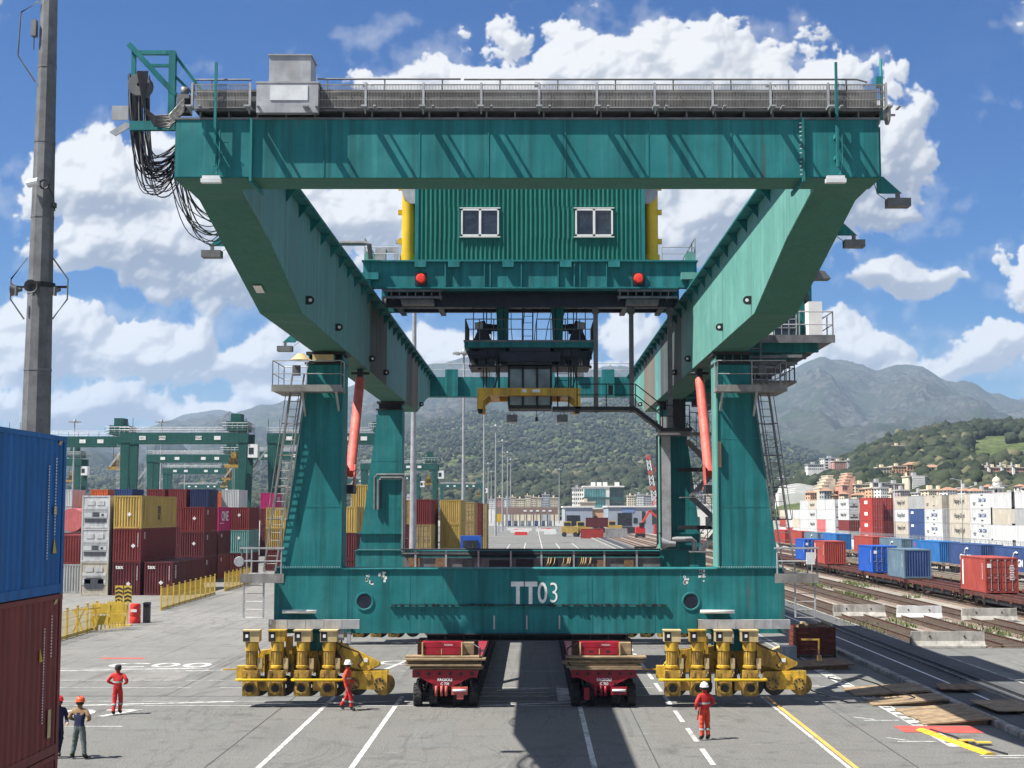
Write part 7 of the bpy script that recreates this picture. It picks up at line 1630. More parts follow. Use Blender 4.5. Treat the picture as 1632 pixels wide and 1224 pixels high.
# ------------------------------------------------------------------ lamp masts
mp = thing('lamp_mast', 'x', 'lamp mast', (0, 0, 0))
MB().cyl((0, 0, 0), (0, 0, 33.2), .36, .15, n=12).build('pole', M['galv'], mp)
for z in (11, 22): MB().cyl((0, 0, z), (0, 0, z + .12), .34 - z * .006, n=12).build('joint', M['galv_dark'], mp)
hdp = MB().cyl((0, 0, 33.2), (0, 0, 33.9), .5, .3, n=12).cyl((0, 0, 33.15), (0, 0, 33.25), 1.3, n=12)
for i in range(8):
    a = i * math.pi / 4; hdp.box(1.5 * math.cos(a) - .35, 1.5 * math.cos(a) + .35, 1.5 * math.sin(a) - .3, 1.5 * math.sin(a) + .3, 33.0, 33.3)
hdp.build('lamp_ring', M['galv'], mp); cache(mp)
LM = [(-11.4, 135, 'thickest pale lamp mast, beside the left rear leg'), (-11.4, 232, 'pale lamp mast second in the row behind the trolley'), (-11.4, 329, 'pale lamp mast third in the row, below the spreader corner'), (-11.5, 434, 'lamp mast fourth in the row beyond the road'), (-11.4, 526, 'lamp mast fifth in the row beyond the road'), (-11.4, 629, 'lamp mast sixth in the row beyond the road'), (-11.4, 716, 'lamp mast seventh in the row beyond the road'), (-24.6, 775, 'distant lamp mast left of the main row'), (-27.5, 930, 'farthest lamp mast left of the main row'), (-133, 411, 'lamp mast rising above the far left yard crane'), (-108, 412, 'lamp mast seen through the lettered yard crane'), (16, 880, 'lamp mast left of the glass office block'), (-152, 620, 'slim lamp mast far away behind the far left yard crane')]
for x, y, l in LM: place(mp, (x, y, 0), 0, l, 'tall lamp masts of the terminal')
purge(mp)
# big faceted mast at the left
bm_ = thing('steel_mast', 'massive grey faceted steel mast behind the near blue container', 'mast', (-14.62, 42, 0))
for k in range(12):
    z0, z1 = k * 2.3, (k + 1) * 2.3 - .012
    r0, r1 = .56 - .0135 * z0, .56 - .0135 * z1
    MB().cyl((-14.62, 42, z0), (-14.62, 42, z1), r0, r1, n=10, caps=False).build('shaft_section', M['galv_dark'], bm_)
    MB().cyl((-14.62, 42, z1 - .03), (-14.62, 42, z1 + .03), r1 + .012, n=10).build('joint_ring', M['galv_dark'], bm_)
for m_ in bpy.data.objects:
    if m_.parent == bm_:
        for p_ in m_.data.polygons: p_.use_smooth = False
mz = 13.95
MB().cyl((-14.62, 42, mz), (-14.62, 42, mz + .14), .44, n=12).box(-15.45, -13.8, 41.95, 42.05, mz, mz + .06).build('clamp', M['dark'], bm_)
for dx_ in (-.55, -.05, .6): MB().lathe([(.05, 0), (.09, -.12), (.2, -.3)], (-14.62 + dx_, 41.6 if abs(dx_) < .3 else 42, mz - .05), 'y' if abs(dx_) < .3 else 'x', 12).cyl((-14.62 + dx_, 41.55, mz - .3), (-14.62 + dx_, 41.55, mz - .05), .05, n=8).build('loudspeaker', M['galv_dark'], bm_)
for sg in (-1, 1): MB().tube([(-14.62 + sg * .38, 41.9, mz + .9), (-14.62 + sg * .85, 41.9, mz + .25), (-14.62 + sg * .85, 41.9, mz - .35), (-14.62 + sg * .42, 41.9, mz - .95)], .025, 5).build('guard_wire', M['galv_dark'], bm_)
MB().cyl((-14.9, 41.5, 17.0), (-14.55, 41.4, 17.05), .12, n=10, mi=1).tube([(-14.4 + .14 * math.cos(a), 41.45, 16.98 + .14 * math.sin(a)) for a in [i * math.pi / 6 for i in range(13)]], .03, 5).tube([(-14.3, 41.5, 16.9), (-14.15, 41.55, 16.6), (-14.12, 41.6, 16.2)], .02, 5).box(-14.2, -14.1, 41.5, 41.7, 16.3, 16.45).build('camera', [M['dark'], M['ledw']], bm_)
MB().box(-15.05, -14.9, 41.7, 41.9, 21.6, 22.1).cyl((-14.98, 41.8, 21.2), (-14.98, 41.8, 21.7), .02, n=5).tube([(-14.85, 41.8, 22.7), (-15.4, 41.8, 22.35), (-15.45, 41.8, 21.0), (-14.9, 41.8, 20.2)], .025, 5).build('antenna', M['galv_dark'], bm_)
bm_.location = (-12.35, 35.2, 0); bm_.scale = (35.2 / 42,) * 3; bm_.location.z = CAMH * (1 - 35.2 / 42)
# ------------------------------------------------------------------ yard cranes in the background
M['rtg'] = steel('yard crane green', (.008, .075, .062), .25, .5, .3)
def rtg_proto():
    t = thing('yard_crane', 'x', 'crane', (0, 0, 0))
    for y in (0, 6.5):
        MB().box(-13, 13, y, y + 1.1, 21.2, 23.2).build('top_beam', M['rtg'], t)
        r_ = MB(); railing(r_, [(-13, y, 23.2), (13, y, 23.2)], 1.1, .05, step=2.2); r_.build('handrail', M['galv'], t)
    for sx in (-1, 1):
        for y in (0, 6.5): MB().prism([(sx * 11.4, 2), (sx * 12.2, 2), (sx * 12.9, 21.2), (sx * 11.1, 21.2)], 'y', y + .1, y + 1.0).build('leg', M['rtg'], t)
        MB().box(sx * 11.2, sx * 12.4, -1, 8.6, 1.2, 2.2).build('sill_beam', M['rtg'], t)
        for y in (-.6, 7.6): MB().cyl((sx * 11.4, y, .75), (sx * 12.2, y, .75), .75, n=16).build('wheel', M['rubber'], t)
        MB().box(sx * 11.2, sx * 12.6, 2, 5, 2.2, 5.5).build('power_box', M['white'], t)
    MB().box(8.5, 12.4, .5, 7, 23.6, 25.6).box(9.2, 11.2, 1.5, 5, 25.6, 27.2).build('trolley', M['rtg'], t)
    r_ = MB(); railing(r_, [(7.8, -.2, 24.0), (13, -.2, 24.0), (13, 7.2, 24)], 1.2, .06, step=1.0); r_.build('trolley_rail', M['galv'], t)
    cb_ = MB().box(13.0, 15.0, .2, 2.4, 18.2, 20.9).build('cab', M['white'], t); MB().box(13.2, 14.2, .16, .199, 18.9, 20.2).build('cab_window', M['glass_d'], cb_)
    MB().box(8.2, 11.2, .8, 6.2, 16.2, 16.8).box(8.8, 10.6, 2, 5, 16.8, 18.2).box(9.2, 10.2, 2.5, 4.5, 18.2, 19.4).build('spreader', M['ochre'], t)
    for x in (8.8, 10.6): MB().cyl((x, 3, 18), (x, 3, 23.6), .05, n=5).build('hoist_rope', M['dark'], t)
    ladder('ladder', (-13.2, .2, 2), (-13.2, .2, 21), .6, t, (1, 0, 0), False)
    for x in (-9.0, -5.0, 2.4, 6.2): MB().box(x, x + 1.3, -.06, -.01, 21.75, 22.55).build('number_plate', M['white'], t)
    MB().beam((-14, 6.9, 20.5), (-11.5, 6.9, 23), .12, .5).beam((-17, 6.9, 16.5), (-14, 6.9, 20.5), .12, .4).build('stair', M['galv'], t)
    for x in (-12.8, -10.5, 12.6): MB().cyl((x, .5, 23.2), (x, .5, 26.2), .05, n=5).build('antenna', M['dark'], t)
    return t
rp = rtg_proto(); cache(rp)
RT = [(-71, 288, 'green yard crane with white number plates at left, carrying a yellow spreader'), (-99, 302, 'green yard crane at far left, cut by the near blue container'), (-41.5, 290, 'green yard crane half hidden behind the left front leg'), (-124, 525, 'distant green yard crane seen under the lettered one'), (-198, 853, 'farthest green yard crane under the lettered one'), (-45, 476, 'green yard crane right of the left rear leg'), (-42, 837, 'small distant yard crane between the lamp masts'), (-64, 640, 'small distant yard crane left of the near lamp mast'), (-96, 400, 'green yard crane standing behind the lettered one'), (-150, 430, 'green yard crane low behind the near blue container'), (-67, 380, 'green yard crane filling the gap left of the ladder'), (-88, 700, 'tiny green yard crane in the distance left of the ladder')]
for i, (x, y, l) in enumerate(RT):
    c_ = place(rp, (x, y, 0), 0, l, 'green yard cranes')
    if i == 0:
        for b_, x_ in (('411', -8.35), ('0795A', -4.35), ('TG39', 3.05)): lettering(b_, .62, M['letter_d'], c_, (x_, -.066, 22.15), '-y', sx=.75 if len(b_) > 4 else 1, bold=.01)
purge(rp)
# ------------------------------------------------------------------ far buildings
PL = {}
def plaster(name, col):
    if name not in PL: PL[name] = mat('wall ' + name, col, .85, 0, .1, .2, grime=.25, gcol=tuple(x * .6 for x in col), gscale=(.3, .3, .1))
    return PL[name]
for n_, c_ in dict(pink=(.50, .27, .22), salmon=(.55, .30, .22), beige=(.55, .47, .36), cream=(.62, .55, .40), white=(.68, .67, .63), mauve=(.36, .31, .31), orange=(.62, .36, .22), grey=(.36, .37, .38), bluegrey=(.30, .34, .40), brown=(.22, .15, .12), roof=(.30, .17, .11), roofg=(.35, .35, .35), blue=(.16, .24, .45)).items(): plaster(n_, c_)
M['glass_t'] = mat('teal office glass', (.055, .21, .21), .12, 0, .35, .25, spec=.8)
M['glass_dg'] = mat('dark green office glass', (.02, .07, .065), .12, 0, .45, .25, spec=.8)
def Wp(u, v, Y): return ((u - 850) / FPX * Y, CAMH + (815 - v) / FPX * Y)
def block(u0, u1, vt, vb, Y, depth, col, label, floors=5, cols=6, roof='flat', side=None, group=None, cat='building', balc=False, base=None, rz=0.0, wcol=None):
    x0, zt = Wp(u0, vt, Y); x1, zb = Wp(u1, vb, Y); zb = zb - 12 if base is None else base
    zv = Wp(u0, vb, Y)[1]
    t = thing('apartment_block' if cat == 'building' else cat, label, cat, ((x0 + x1) / 2, Y, zb), rz, group)
    wm = MB().box(x0, x1, Y, Y + depth, zb, zt); wm.build('wall', PL[col], t)
    if roof == 'flat': MB().box(x0 - .4, x1 + .4, Y - .4, Y + depth + .4, zt, zt + .5).box(x0 + (x1 - x0) * .3, x0 + (x1 - x0) * .5, Y + depth * .3, Y + depth * .6, zt + .5, zt + 2.2).build('roof', PL['roofg'] if col in ('grey', 'mauve', 'white', 'bluegrey') else PL['beige'], t)
    elif roof == 'hip':
        cx_, w_, d_ = (x0 + x1) / 2, (x1 - x0), depth
        MB().add([(x0 - .6, Y - .6, zt), (x1 + .6, Y - .6, zt), (x1 + .6, Y + d_ + .6, zt), (x0 - .6, Y + d_ + .6, zt), (x0 + w_ * .3, Y + d_ / 2, zt + w_ * .13 + .8), (x1 - w_ * .3, Y + d_ / 2, zt + w_ * .13 + .8)], [(0, 1, 5, 4), (1, 2, 5), (2, 3, 4, 5), (3, 0, 4), (3, 2, 1, 0)]).build('roof', PL['roof'], t)
    wn = MB(); h = (zt - zv) / max(1, floors); w = (x1 - x0) / cols
    for i in range(floors):
        for j in range(cols):
            a = x0 + w * (j + .28); z = zv + h * (i + .3)
            wn.box(a, a + w * .44, Y - .12, Y + .1, z, z + h * .48)
    for i in range(floors):
        for j in range(max(2, int(depth / 5))):
            q = depth / max(2, int(depth / 5)); a = Y + q * (j + .3); z = zv + h * (i + .3); wn.box(x0 - .1, x0 + .1, a, a + q * .35, z, z + h * .45)
    if floors: wn.build('windows', M['glass_d'] if wcol is None else wcol, t, kind='stuff')
    if balc:
        b_ = MB()
        for i in range(floors): z = zv + h * (i + .12); b_.box(x0 + (x1 - x0) * .12, x1 - (x1 - x0) * .12, Y - 1.4, Y, z, z + .9)
        b_.build('balconies', PL['white'], t, kind='stuff')
    return t
def stepped(u0, u1, vt, vb, Y, n, col, label):
    xa, _ = Wp(u0, vt, Y); xb, zt = Wp(u1, vt, Y); _, zb = Wp(u0, vb, Y); zs = Wp(u0, vt + (vb - vt) * .52, Y)[1]
    t = thing('apartment_block', label, 'building', ((xa + xb) / 2, Y, zb - 12)); wn = MB(); rt = MB()
    for k in range(n):
        x0 = xa + (xb - xa) * k / n; x1 = xa + (xb - xa) * (k + 1) / n; z = zs + (zt - zs) * k / (n - 1); y = Y + k * 9
        MB().box(x0, x1 + (.0 if k == n - 1 else 2), y, y + 16, zb - 12, z).build('wall', PL[col], t)
        rt.box(x0 - .2, x1 + .2, y - .2, y + 16.2, z, z + .4)
        fl = max(2, int((z - zb) / 3.1))
        for i in range(fl):
            for j in range(3): a = x0 + (x1 - x0) * (.12 + j * .3); wn.box(a, a + (x1 - x0) * .17, y - .1, y + .1, zb + 1 + i * 3.1, zb + 2.5 + i * 3.1)
            for j in range(3): wn.box(x1 + 2.0 - .1 if k < n - 1 else x1 - .1, x1 + (2.1 if k < n - 1 else .1), y + 1 + j * 4.5, y + 3 + j * 4.5, zb + 1 + i * 3.1, zb + 2.5 + i * 3.1)
    rt.build('roof_edges', PL['beige'], t); wn.build('windows', M['glass_d'], t, kind='stuff')
stepped(1341, 1384, 752, 794, 700, 5, 'salmon', 'salmon pink stepped apartment block climbing the slope')
stepped(1305, 1352, 756, 800, 690, 5, 'beige', 'beige stepped apartment block left of the salmon one')
block(1329, 1350, 736, 756, 1090, 14, 'pink', 'pink and white striped slab block on the hillside', 6, 7)
block(1350, 1361, 735, 756, 1088, 14, 'grey', 'blank grey gable of the striped slab block', 0, 1)
block(1287, 1312, 741, 750, 1100, 12, 'white', 'low white terraced building, left of the hillside pair', 2, 8)
block(1312, 1341, 731, 748, 1110, 14, 'white', 'taller white terraced building with ribbon windows on the hillside', 4, 3)
block(1362, 1389, 773, 793, 705, 12, 'cream', 'cream apartment house with rows of square windows', 4, 7)
block(1389, 1416, 770, 792, 720, 13, 'mauve', 'mauve grey apartment house, left half of the long block', 5, 8)
block(1416.2, 1444, 772, 792, 722, 13, 'mauve', 'mauve grey apartment house, right half of the long block', 5, 8)
block(1398, 1421, 746, 763, 880, 12, 'beige', 'beige hillside house, lowest of the three stepped ones', 4, 5)
block(1422, 1444, 744, 761, 884, 12, 'orange', 'orange hillside house, middle of the three stepped ones', 4, 5)
block(1445, 1467, 741, 758, 890, 12, 'orange', 'orange hillside house, highest of the three stepped ones', 4, 5, 'hip')
block(1449, 1475, 760, 784, 715, 12, 'grey', 'dark grey tower block with balconies and yellow flank', 7, 6, balc=True)
block(1446.5, 1448.9, 760, 784, 714, 12, 'cream', 'narrow yellow flank wall of the grey tower block', 0, 1)
block(1478, 1499, 745, 757, 870, 12, 'cream', 'villa with hipped roof among the trees', 2, 4, 'hip')
block(1424, 1442, 711, 719, 1080, 12, 'cream', 'pale villa high on the green hill', 2, 5)
for k, (a, b) in enumerate(((1564, 1574), (1578, 1595), (1599, 1613), (1616, 1640), (1644, 1670))): block(a, b, 746, 767, 817, 12, 'pink', 'pink hillside block, %s section from the left of the long terrace' % ON[k], 4, max(3, int((b - a) / 4)), group='pink terrace sections')
for k, a in enumerate((1574.2, 1595.2, 1613.2, 1640.5)): block(a, a + 3.4, 743, 767, 815, 8, 'white', 'white stair tower of the pink terrace, %s from the left' % ON[k], 0, 1, group='white stair towers')
ch = thing('church_tower', 'white church bell tower with small dome above the container row', 'church', (Wp(1589, 790, 640)[0], 640, 0))
cx_, zt = Wp(1589, 777, 640); w_ = 2.3
MB().box(cx_ - w_, cx_ + w_, 640, 644.6, 0, zt - 5.2).build('shaft', PL['white'], ch)
for sx in (-1, 0, 1):
    for y in (640, 643.9): MB().box(cx_ + sx * (w_ - .35) - .35, cx_ + sx * (w_ - .35) + .35, y, y + .7, zt - 5.2, zt - .4).build('pier', PL['white'], ch)
MB().box(cx_ - w_ - .4, cx_ + w_ + .4, 639.6, 645, zt - .4, zt + .3).build('cornice', PL['white'], ch)
MB().cyl((cx_, 642.3, zt + .3), (cx_, 642.3, zt + 2.6), 1.7, n=8).build('drum', PL['white'], ch)
MB().lathe([(1.9, 0), (1.8, .8), (1.3, 1.6), (.5, 2.1), (.15, 2.5), (.1, 3.6), (0, 3.7)], (cx_, 642.3, zt + 2.6), 'z', 14).build('dome', PL['beige'], ch)
rg = random.Random(31); cs_ = ['beige', 'cream', 'white', 'grey', 'mauve', 'orange', 'white']
PLC = ('just left of the church tower', 'right of the church tower')
n_ = 0
for u in (1388, 1402, 1418, 1433, 1462, 1478, 1493, 1508, 1522, 1536, 1550, 1563, 1606, 1622, 1640):
    w_ = rg.uniform(11, 17); block(u, u + w_, rg.uniform(777, 789), 800, rg.uniform(560, 640), 12, rg.choice(cs_), 'old town house roofs above the far container row, %s from the left' % ON[n_], 4, 4, rg.choice(('flat', 'hip', 'hip')), group='old town houses', cat='house', base=0); n_ += 1
for k, (u, v) in enumerate(((1262, 789), (1270, 785), (1280, 781), (1288, 776), (1296, 772))):
    x0, z = Wp(u, v, 800); t = thing('greenhouse', 'long white greenhouse roof on the slope, %s from the bottom' % ON[k], 'greenhouse', (x0, 800 + k * 14, z - 3), 0, 'white greenhouses')
    MB().prism([(x0 - 8, z - 8), (x0 + 12, z - 8), (x0 + 12, z), (x0 + 2, z + 1.6), (x0 - 8, z)], 'y', 800 + k * 14, 811 + k * 14).build('tunnel', PL['white'], t)
rg = random.Random(90)
for k in range(20):
    u = 1292 + k * 17.5 + rg.uniform(-4, 4); Yh = rg.uniform(650, 700); w_ = rg.uniform(6, 13); vt = rg.uniform(779, 790) if u < 1480 else rg.uniform(774, 788)
    block(u, u + w_, vt, 802, Yh, 11, rg.choice(cs_), 'small hillside house behind the far container row, %s from the left' % ON[k], 3, 3, rg.choice(('hip', 'hip', 'flat')), group='small hillside houses', cat='house', base=0)
# town beyond the gate
n_ = 0
for (a, b, vt, c_) in ((640, 668, 792, 'white'), (778, 790, 796, 'white'), (792, 802, 794, 'pink'), (803, 812, 795, 'white'), (813, 822, 793, 'beige'), (823, 836, 796, 'cream'), (837, 846, 791, 'cream'), (847, 855, 793, 'beige'), (856, 863, 794, 'cream'), (864, 876, 789, 'grey'), (877, 890, 794, 'beige'), (1000, 1012, 791, 'cream'), (1013, 1026, 789, 'white'), (1027, 1040, 790, 'grey'), (1041, 1060, 792, 'white'), (1068, 1090, 786, 'beige'), (1096, 1120, 784, 'grey'), (1125, 1140, 789, 'cream'), (1255, 1268, 790, 'cream'), (560, 578, 795, 'beige'), (480, 500, 795, 'white'), (1243, 1256, 762, 'white'), (1262, 1276, 764, 'grey'), (1100, 1112, 770, 'white'), (1118, 1136, 766, 'grey')):
    block(a, b, vt, 812 if vt > 775 else vt + 18, 1100 if vt > 775 else 1190, 15, c_, '%s town block beyond the terminal, %s from the left' % (c_, ON[n_] if n_ < 20 else ('twenty-first', 'twenty-second', 'twenty-third', 'twenty-fourth', 'twenty-fifth')[n_ - 20]), 6 if vt < 795 else 5, max(3, int((b - a) / 2.5)), group='town blocks beyond the terminal', base=0 if vt > 775 else None); n_ += 1
# gatehouse canopy
gx0, gz1 = Wp(790, 808.5, 700); gx1, gz0 = Wp(889, 820, 700)
gt = thing('gate_canopy', 'long brown gate canopy across the end of the road', 'canopy', ((gx0 + gx1) / 2, 700, 0))
MB().box(gx0, gx1, 700, 712, gz0, gz1).build('roof', PL['brown'], gt)
for k in range(9): x = gx0 + (gx1 - gx0) * (k + .5) / 9; MB().box(x - .25, x + .25, 704, 704.5, 0, gz0).build('post', M['galv_dark'], gt); 
for k in range(8): x = gx0 + (gx1 - gx0) * (k + .9) / 9; MB().box(x - .9, x + .9, 703, 706, 0, 2.7).build('booth', [PL['white'], PL['blue'], PL['grey'], PL['white']][k % 4], gt)
for k in range(5): x = gx0 + (gx1 - gx0) * (.45 + k * .1); MB().box(x, x + 1.5, 699.9, 699.99, gz0 + 1.4, gz0 + 2.2).build('lane_sign', M['white'], gt)
# office block with glass
ox0, oz1 = Wp(930, 776.5, 900); ox1, _ = Wp(966, 800, 900); oy = 900
of = thing('office_block', 'teal glass office block with white frame behind the sheds', 'office building', ((ox0 + ox1) / 2, oy, 0))
ox2 = Wp(994, 800, 900)[0]
MB().box(ox0, ox1 + 2, oy, oy + 26, 0, oz1).build('wall', PL['white'], of)
fl_ = MB(); gh = (oz1 - 4) / 2
z0_ = oz1 - 7.0
for i in range(13): fl_.box(ox0 + .4 + i * (ox1 - ox0 - .8) / 13, ox0 + .3 + (i + .93) * (ox1 - ox0 - .8) / 13, oy - .15, oy - .05, oz1 - 6.3, oz1 - 1.2)
for i in range(13): fl_.box(ox0 + .4 + i * (ox1 - ox0 - .8) / 13, ox0 + .3 + (i + .93) * (ox1 - ox0 - .8) / 13, oy - .15, oy - .05, oz1 - 14.0, oz1 - 7.8)
fl_.build('glazing', M['glass_t'], of, kind='stuff')
MB().box(ox0 - .3, ox2, oy - 1.0, oy - .01, oz1 - 7.7, oz1 - 6.4).build('dark_band', PL['brown'] if False else M['glass_dg'], of)
MB().box(ox1 + 2, ox2, oy + 1, oy + 22, 0, oz1 - .6).build('glass_wing', M['glass_dg'], of)
mu = MB()
for i in range(9): x = ox1 + 2 + (ox2 - ox1 - 2) * i / 8; mu.box(x - .06, x + .06, oy + .9, oy + .99, 0, oz1 - .6)
for i in range(7): mu.box(ox1 + 2, ox2, oy + .9, oy + .99, i * 3.2, i * 3.2 + .14)
mu.build('mullions', M['galv_dark'], of, kind='stuff')
MB().box(ox0 - .5, ox2 + .3, oy - .5, oy + 26, oz1, oz1 + .8).build('roof', PL['white'], of)
for a in (.2, .35, .5, .8): MB().box(ox0 + (ox2 - ox0) * a, ox0 + (ox2 - ox0) * (a + .1), oy + 5, oy + 12, oz1 + .8, oz1 + 3.2).build('plant_room', PL['white'], of)
block(913, 930, 778.5, 812, 905, 18, 'white', 'white annex left of the glass office block', 5, 5, base=0)
block(924, 948, 801, 815, 760, 15, 'beige', 'beige low wing in front of the glass office block', 0, 1, base=0)
# sheds along the tracks
def shed(u0, u1, vt, Y, col, label, doors, depth=30):
    x0, zt = Wp(u0, vt, Y); x1 = Wp(u1, vt, Y)[0]
    t = thing('warehouse', label, 'warehouse', ((x0 + x1) / 2, Y, 0))
    MB().box(x0, x1, Y, Y + depth, 0, zt).build('wall', PL[col], t); MB().box(x0 - .3, x1 + .3, Y - .3, Y + depth, zt, zt + .5).build('parapet', PL['white'], t)
    for a, b, z0, z1, c_ in doors: MB().box(x0 + (x1 - x0) * a, x0 + (x1 - x0) * b, Y - .1, Y - .02, zt * z0, zt * z1).build('door', c_, t)
    return t
D_ = M['glass_d']
shed(898, 944, 809, 480, 'bluegrey', 'pale blue grey shed with open bay left of the track machines', ((.1, .56, .0, .7, D_), (-.005, .05, .0, .98, PL['white'])))
shed(944.5, 968, 811.5, 500, 'orange', 'low salmon building between the two sheds', ((.1, .3, .2, .7, D_), (.5, .9, .1, .5, D_)))
shed(968.5, 1058, 808.5, 470, 'bluegrey', 'long blue grey shed with dark doors right of the track machines', ((.17, .42, .3, .78, D_), (.45, .52, .4, .6, D_), (.6, .66, .4, .85, D_), (.25, .47, .8, .97, PL['blue']), (.78, .95, .35, .9, D_), (.08, .6, .0, .25, D_)))
shed(1100, 1146, 806, 470, 'white', 'white shed seen between the right crane legs', ((.1, .3, .0, .6, D_), (.5, .9, .3, .6, D_)))
# excavators, lattice crane, vehicles on the road
def machine(x, y, label, boom):
    t = thing('rail_excavator', label, 'excavator', (x, y, 0), 0, 'orange excavators on the tracks')
    MB().box(x - 1.2, x + 1.2, y, y + 4, .4, 1.2).build('undercarriage', M['dark'], t)
    for sx in (-1, 1):
        for yy in (.6, 3.2): MB().cyl((x + sx * .9, y + yy, .55), (x + sx * 1.3, y + yy, .55), .55, n=12).build('wheel', M['rubber'], t)
    MB().prism([(x - 1.3, 1.3), (x + 1.3, 1.3), (x + 1.3, 2.6), (x + .9, 3.0), (x - 1.3, 3.0)], 'y', y + .2, y + 3.8).build('body', M['hi_red'], t)
    MB().box(x - .3, x + 1.1, y + .1, y + 1.8, 3.0, 4.2).build('cab', M['glass_d'], t)
    b_ = MB()
    for p, q in zip(boom, boom[1:]): b_.beam((x + p[0], y + 1, p[1]), (x + q[0], y + 1, q[1]), .45, .55)
    b_.build('boom', M['hi_org'], t)
machine(29.5, 392, 'red rail excavator with raised orange boom, left of the pair', [(-.6, 2.5), (2.6, 7.5), (6.2, 4.2), (6.6, 2.5)]); machine(36.5, 388, 'red rail excavator parked right of the other one', [(-.8, 2.5), (-1.6, 5.5), (-1.2, 7.0)])
lc = thing('lattice_crane', 'red and white lattice crane boom rising behind the sheds', 'crane', (76, 860, 0))
p0, p1 = Vector(Wp(1044, 806, 860)[:1] + (860,) + Wp(1044, 806, 860)[1:]), Vector(Wp(1032, 726, 860)[:1] + (860,) + Wp(1032, 726, 860)[1:])
for k in range(10):
    a, b = p0.lerp(p1, k / 10), p0.lerp(p1, (k + 1) / 10); m_ = MB(); w0, w1 = 1.5 * (1 - k / 25), 1.5 * (1 - (k + 1) / 25)
    for sx in (-1, 1): m_.beam(a + Vector((sx * w0, 0, 0)), b + Vector((sx * w1, 0, 0)), .38); m_.beam(a + Vector((sx * w0, 0, 0)), b + Vector((-sx * w1, 0, 0)), .26)
    m_.build('boom_section', M['hat_red'] if k % 3 == 0 or k == 9 else M['hat_white'], lc)
q = Vector((Wp(1054, 768, 860)[0], 862, Wp(1054, 768, 860)[1]))
MB().beam(p1, q, .5).beam(q, p0.lerp(p1, .1), .3).build('jib_strut', M['hat_red'], lc); MB().box(p0.x - 4, p0.x + 8, 858, 866, 0, p0.z).build('machinery', M['hat_red'], lc)
def car(x, y, rz, label, col):
    t = thing('parked_car', label, 'car', (x, y, 0), rz)
    m_ = mat('car paint', col, .3, .3, .05, 1)
    def local(mb, nm, mt): 
        o = bpy.data.objects.new(nm, mb.mesh(nm, mt)); COL.objects.link(o); o.parent = t
    local(MB().prism([(-2.2, .35), (2.2, .35), (2.25, .75), (2.1, .95), (1.2, 1.05), (-1.5, 1.1), (-2.2, .95), (-2.25, .6)], 'y', -.88, .88), 'body', m_)
    local(MB().prism([(-2.0, 1.06), (1.15, 1.04), (.4, 1.55), (-1.4, 1.6), (-1.9, 1.5)], 'y', -.78, .78), 'cabin', M['glass_d']); local(MB().box(-1.5, .4, -.72, .72, 1.58, 1.64), 'roof', m_)
    for sx in (-1.4, 1.4):
        for sy in (-.85, .85): local(MB().cyl((sx, sy - .1, .33), (sx, sy + .1, .33), .33, n=16), 'wheel', M['rubber'])
    for sy in (-.6, .6): local(MB().box(2.18, 2.26, sy - .2, sy + .2, .65, .82), 'headlight', M['ledw'])
car(1.4, 158, R(172), 'silver grey car crossing the road beyond the crane', (.35, .36, .38))
tl = thing('terminal_tractor', 'blue port tractor with trailer frame standing on the far road', 'tractor', (-6.7, 152, 0))
MB().box(-7.9, -5.5, 152.4, 156, 1.3, 1.7).box(-7.8, -5.6, 152.6, 154, 1.7, 4.7).build('body', CC['bright_blue'], tl)
MB().box(-7.5, -5.9, 152.5, 152.59, 3.0, 4.2).build('windscreen', M['glass_d'], tl)
for sx in (-7.75, -5.65):
    for y in (152.9, 155.2, 160.5): MB().cyl((sx - .22, y, .55), (sx + .22, y, .55), .55, n=16).build('wheel', M['rubber'], tl)
MB().box(-7.6, -5.8, 156, 163, 1.0, 1.3).build('trailer_frame', CC['cobalt'], tl); MB().box(-7.7, -7.2, 152.3, 152.39, 1.35, 1.6).box(-6.2, -5.7, 152.3, 152.39, 1.35, 1.6).build('headlight', M['ledw'], tl)
sg_ = thing('gate_sign', 'yellow square sign on a post beside the road end', 'sign', (-24, 480, 0)); MB().box(Wp(791, 820, 480)[0], Wp(799, 820, 480)[0], 480, 480.2, Wp(791, 832, 480)[1], Wp(791, 819, 480)[1]).build('panel', M['pole_yellow'], sg_); MB().box(-11.8, -11.5, 480.21, 480.5, 0, 6).build('post', M['galv'], sg_)
for k, (x, y, c_) in enumerate(((10.5, 410, 'yellow'), (14.5, 415, 'ochre'), (25, 440, 'yellow'))):
    t = thing('track_machine', 'yellow track machine parked at the road end, %s from the left' % ON[k], 'track machine', (x, y, 0), 0, 'yellow track machines'); MB().box(x - 2.4, x + 2.4, y, y + 5, 1.0, 3.0).box(x - 1.8, x + .4, y, y + 3, 3.0, 4.4).build('body', CC['yellow'], t); MB().box(x - 1.6, x + .2, y - .05, y - .01, 3.2, 4.1).build('window', M['glass_d'], t)
    for sx in (-1.6, 1.6): MB().cyl((x + sx, y - .1, .7), (x + sx, y + .6, .7), .7, n=14).build('wheel', M['rubber'], t)
container(20.5, 392, 3.0, L20, SH, 'maroon', 'corr', 'maroon container standing high in front of the pale shed', G2, simple=True, rz=R(90)); container(19, 388, 0, L20, SH, 'red', 'corr', 'long red container with white lettering band at the road end', G2, simple=True, rz=R(90)); container(26, 396, 0, L20, SH, 'grey', 'corr', 'grey container under the maroon one at the road end', G2, simple=True, rz=R(90))
rg = random.Random(77)
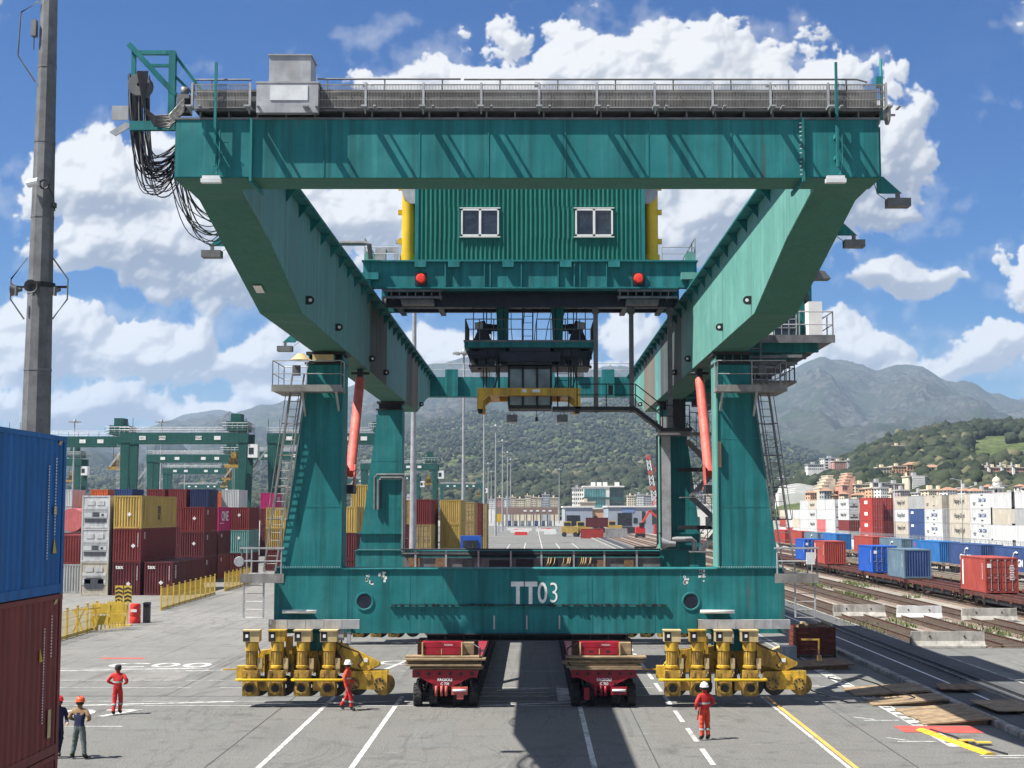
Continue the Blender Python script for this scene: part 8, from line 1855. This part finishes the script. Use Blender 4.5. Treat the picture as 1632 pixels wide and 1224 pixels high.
for k in range(16):
    x, y = rg.uniform(-9, 18), rg.uniform(430, 560)
    t = thing('road_barrier', 'white road barrier near the gate, %s from the left' % ON[k], 'barrier', (x, y, 0), 0, 'white road barriers near the gate'); MB().prism([(x - 2, 0), (x + 2, 0), (x + 1.9, 1.0), (x - 1.9, 1.0)], 'y', y, y + .5).build('block', M['white'] if k % 4 else M['hat_red'], t)
# weeds between the tracks
def weeds():
    V, F = [], []; rg = random.Random(5)
    for k in range(2600):
        x = rg.choice((20.6, 23.7, 27.7, 32.0, 37.0)) + rg.gauss(0, .55); y = rg.uniform(78, 190)
        if mnoise.noise(Vector((x * .15, y * .06, 2))) < .05: continue
        for _ in range(6):
            a = rg.uniform(0, 6.28); h = rg.uniform(.08, .4); w = rg.uniform(.03, .09); px_, py_ = x + rg.gauss(0, .2), y + rg.gauss(0, .3); b = len(V)
            V += [(px_ - w * math.cos(a), py_ - w * math.sin(a), .03), (px_ + w * math.cos(a), py_ + w * math.sin(a), .03), (px_ + rg.uniform(-.15, .15), py_ + rg.uniform(-.15, .15), h)]; F.append((b, b + 1, b + 2))
    me = bpy.data.meshes.new('track_weeds'); me.from_pydata(V, [], F); me.materials.append(mat('weed leaves', (.09, .12, .035), .8, 0, .35, .8))
    tag(_o := bpy.data.objects.new('track_weeds', me), 'green weeds growing between the railway tracks', 'weeds', None, 'stuff'); COL.objects.link(_o)
weeds()
# ------------------------------------------------------------------ air
hz = bpy.data.materials.new('haze'); hz.use_nodes = True
t = NT(hz.node_tree); t.n.clear(); pv = t.new('ShaderNodeVolumePrincipled'); pv.inputs['Density'].default_value = HAZE; pv.inputs['Color'].default_value = (.55, .74, 1.0, 1); pv.inputs['Anisotropy'].default_value = .1
t.l.new(pv.outputs[0], t.new('ShaderNodeOutputMaterial').inputs['Volume'])
if HAZE > 0:
    o = struct(MB().box(-8500, 8500, -280, 10800, -1.5, 900), 'haze', hz); o['kind'] = 'stuff'; o['label'] = 'thin bluish haze between the terminal and the mountains'

bpy.data.scenes.remove(BENCH)
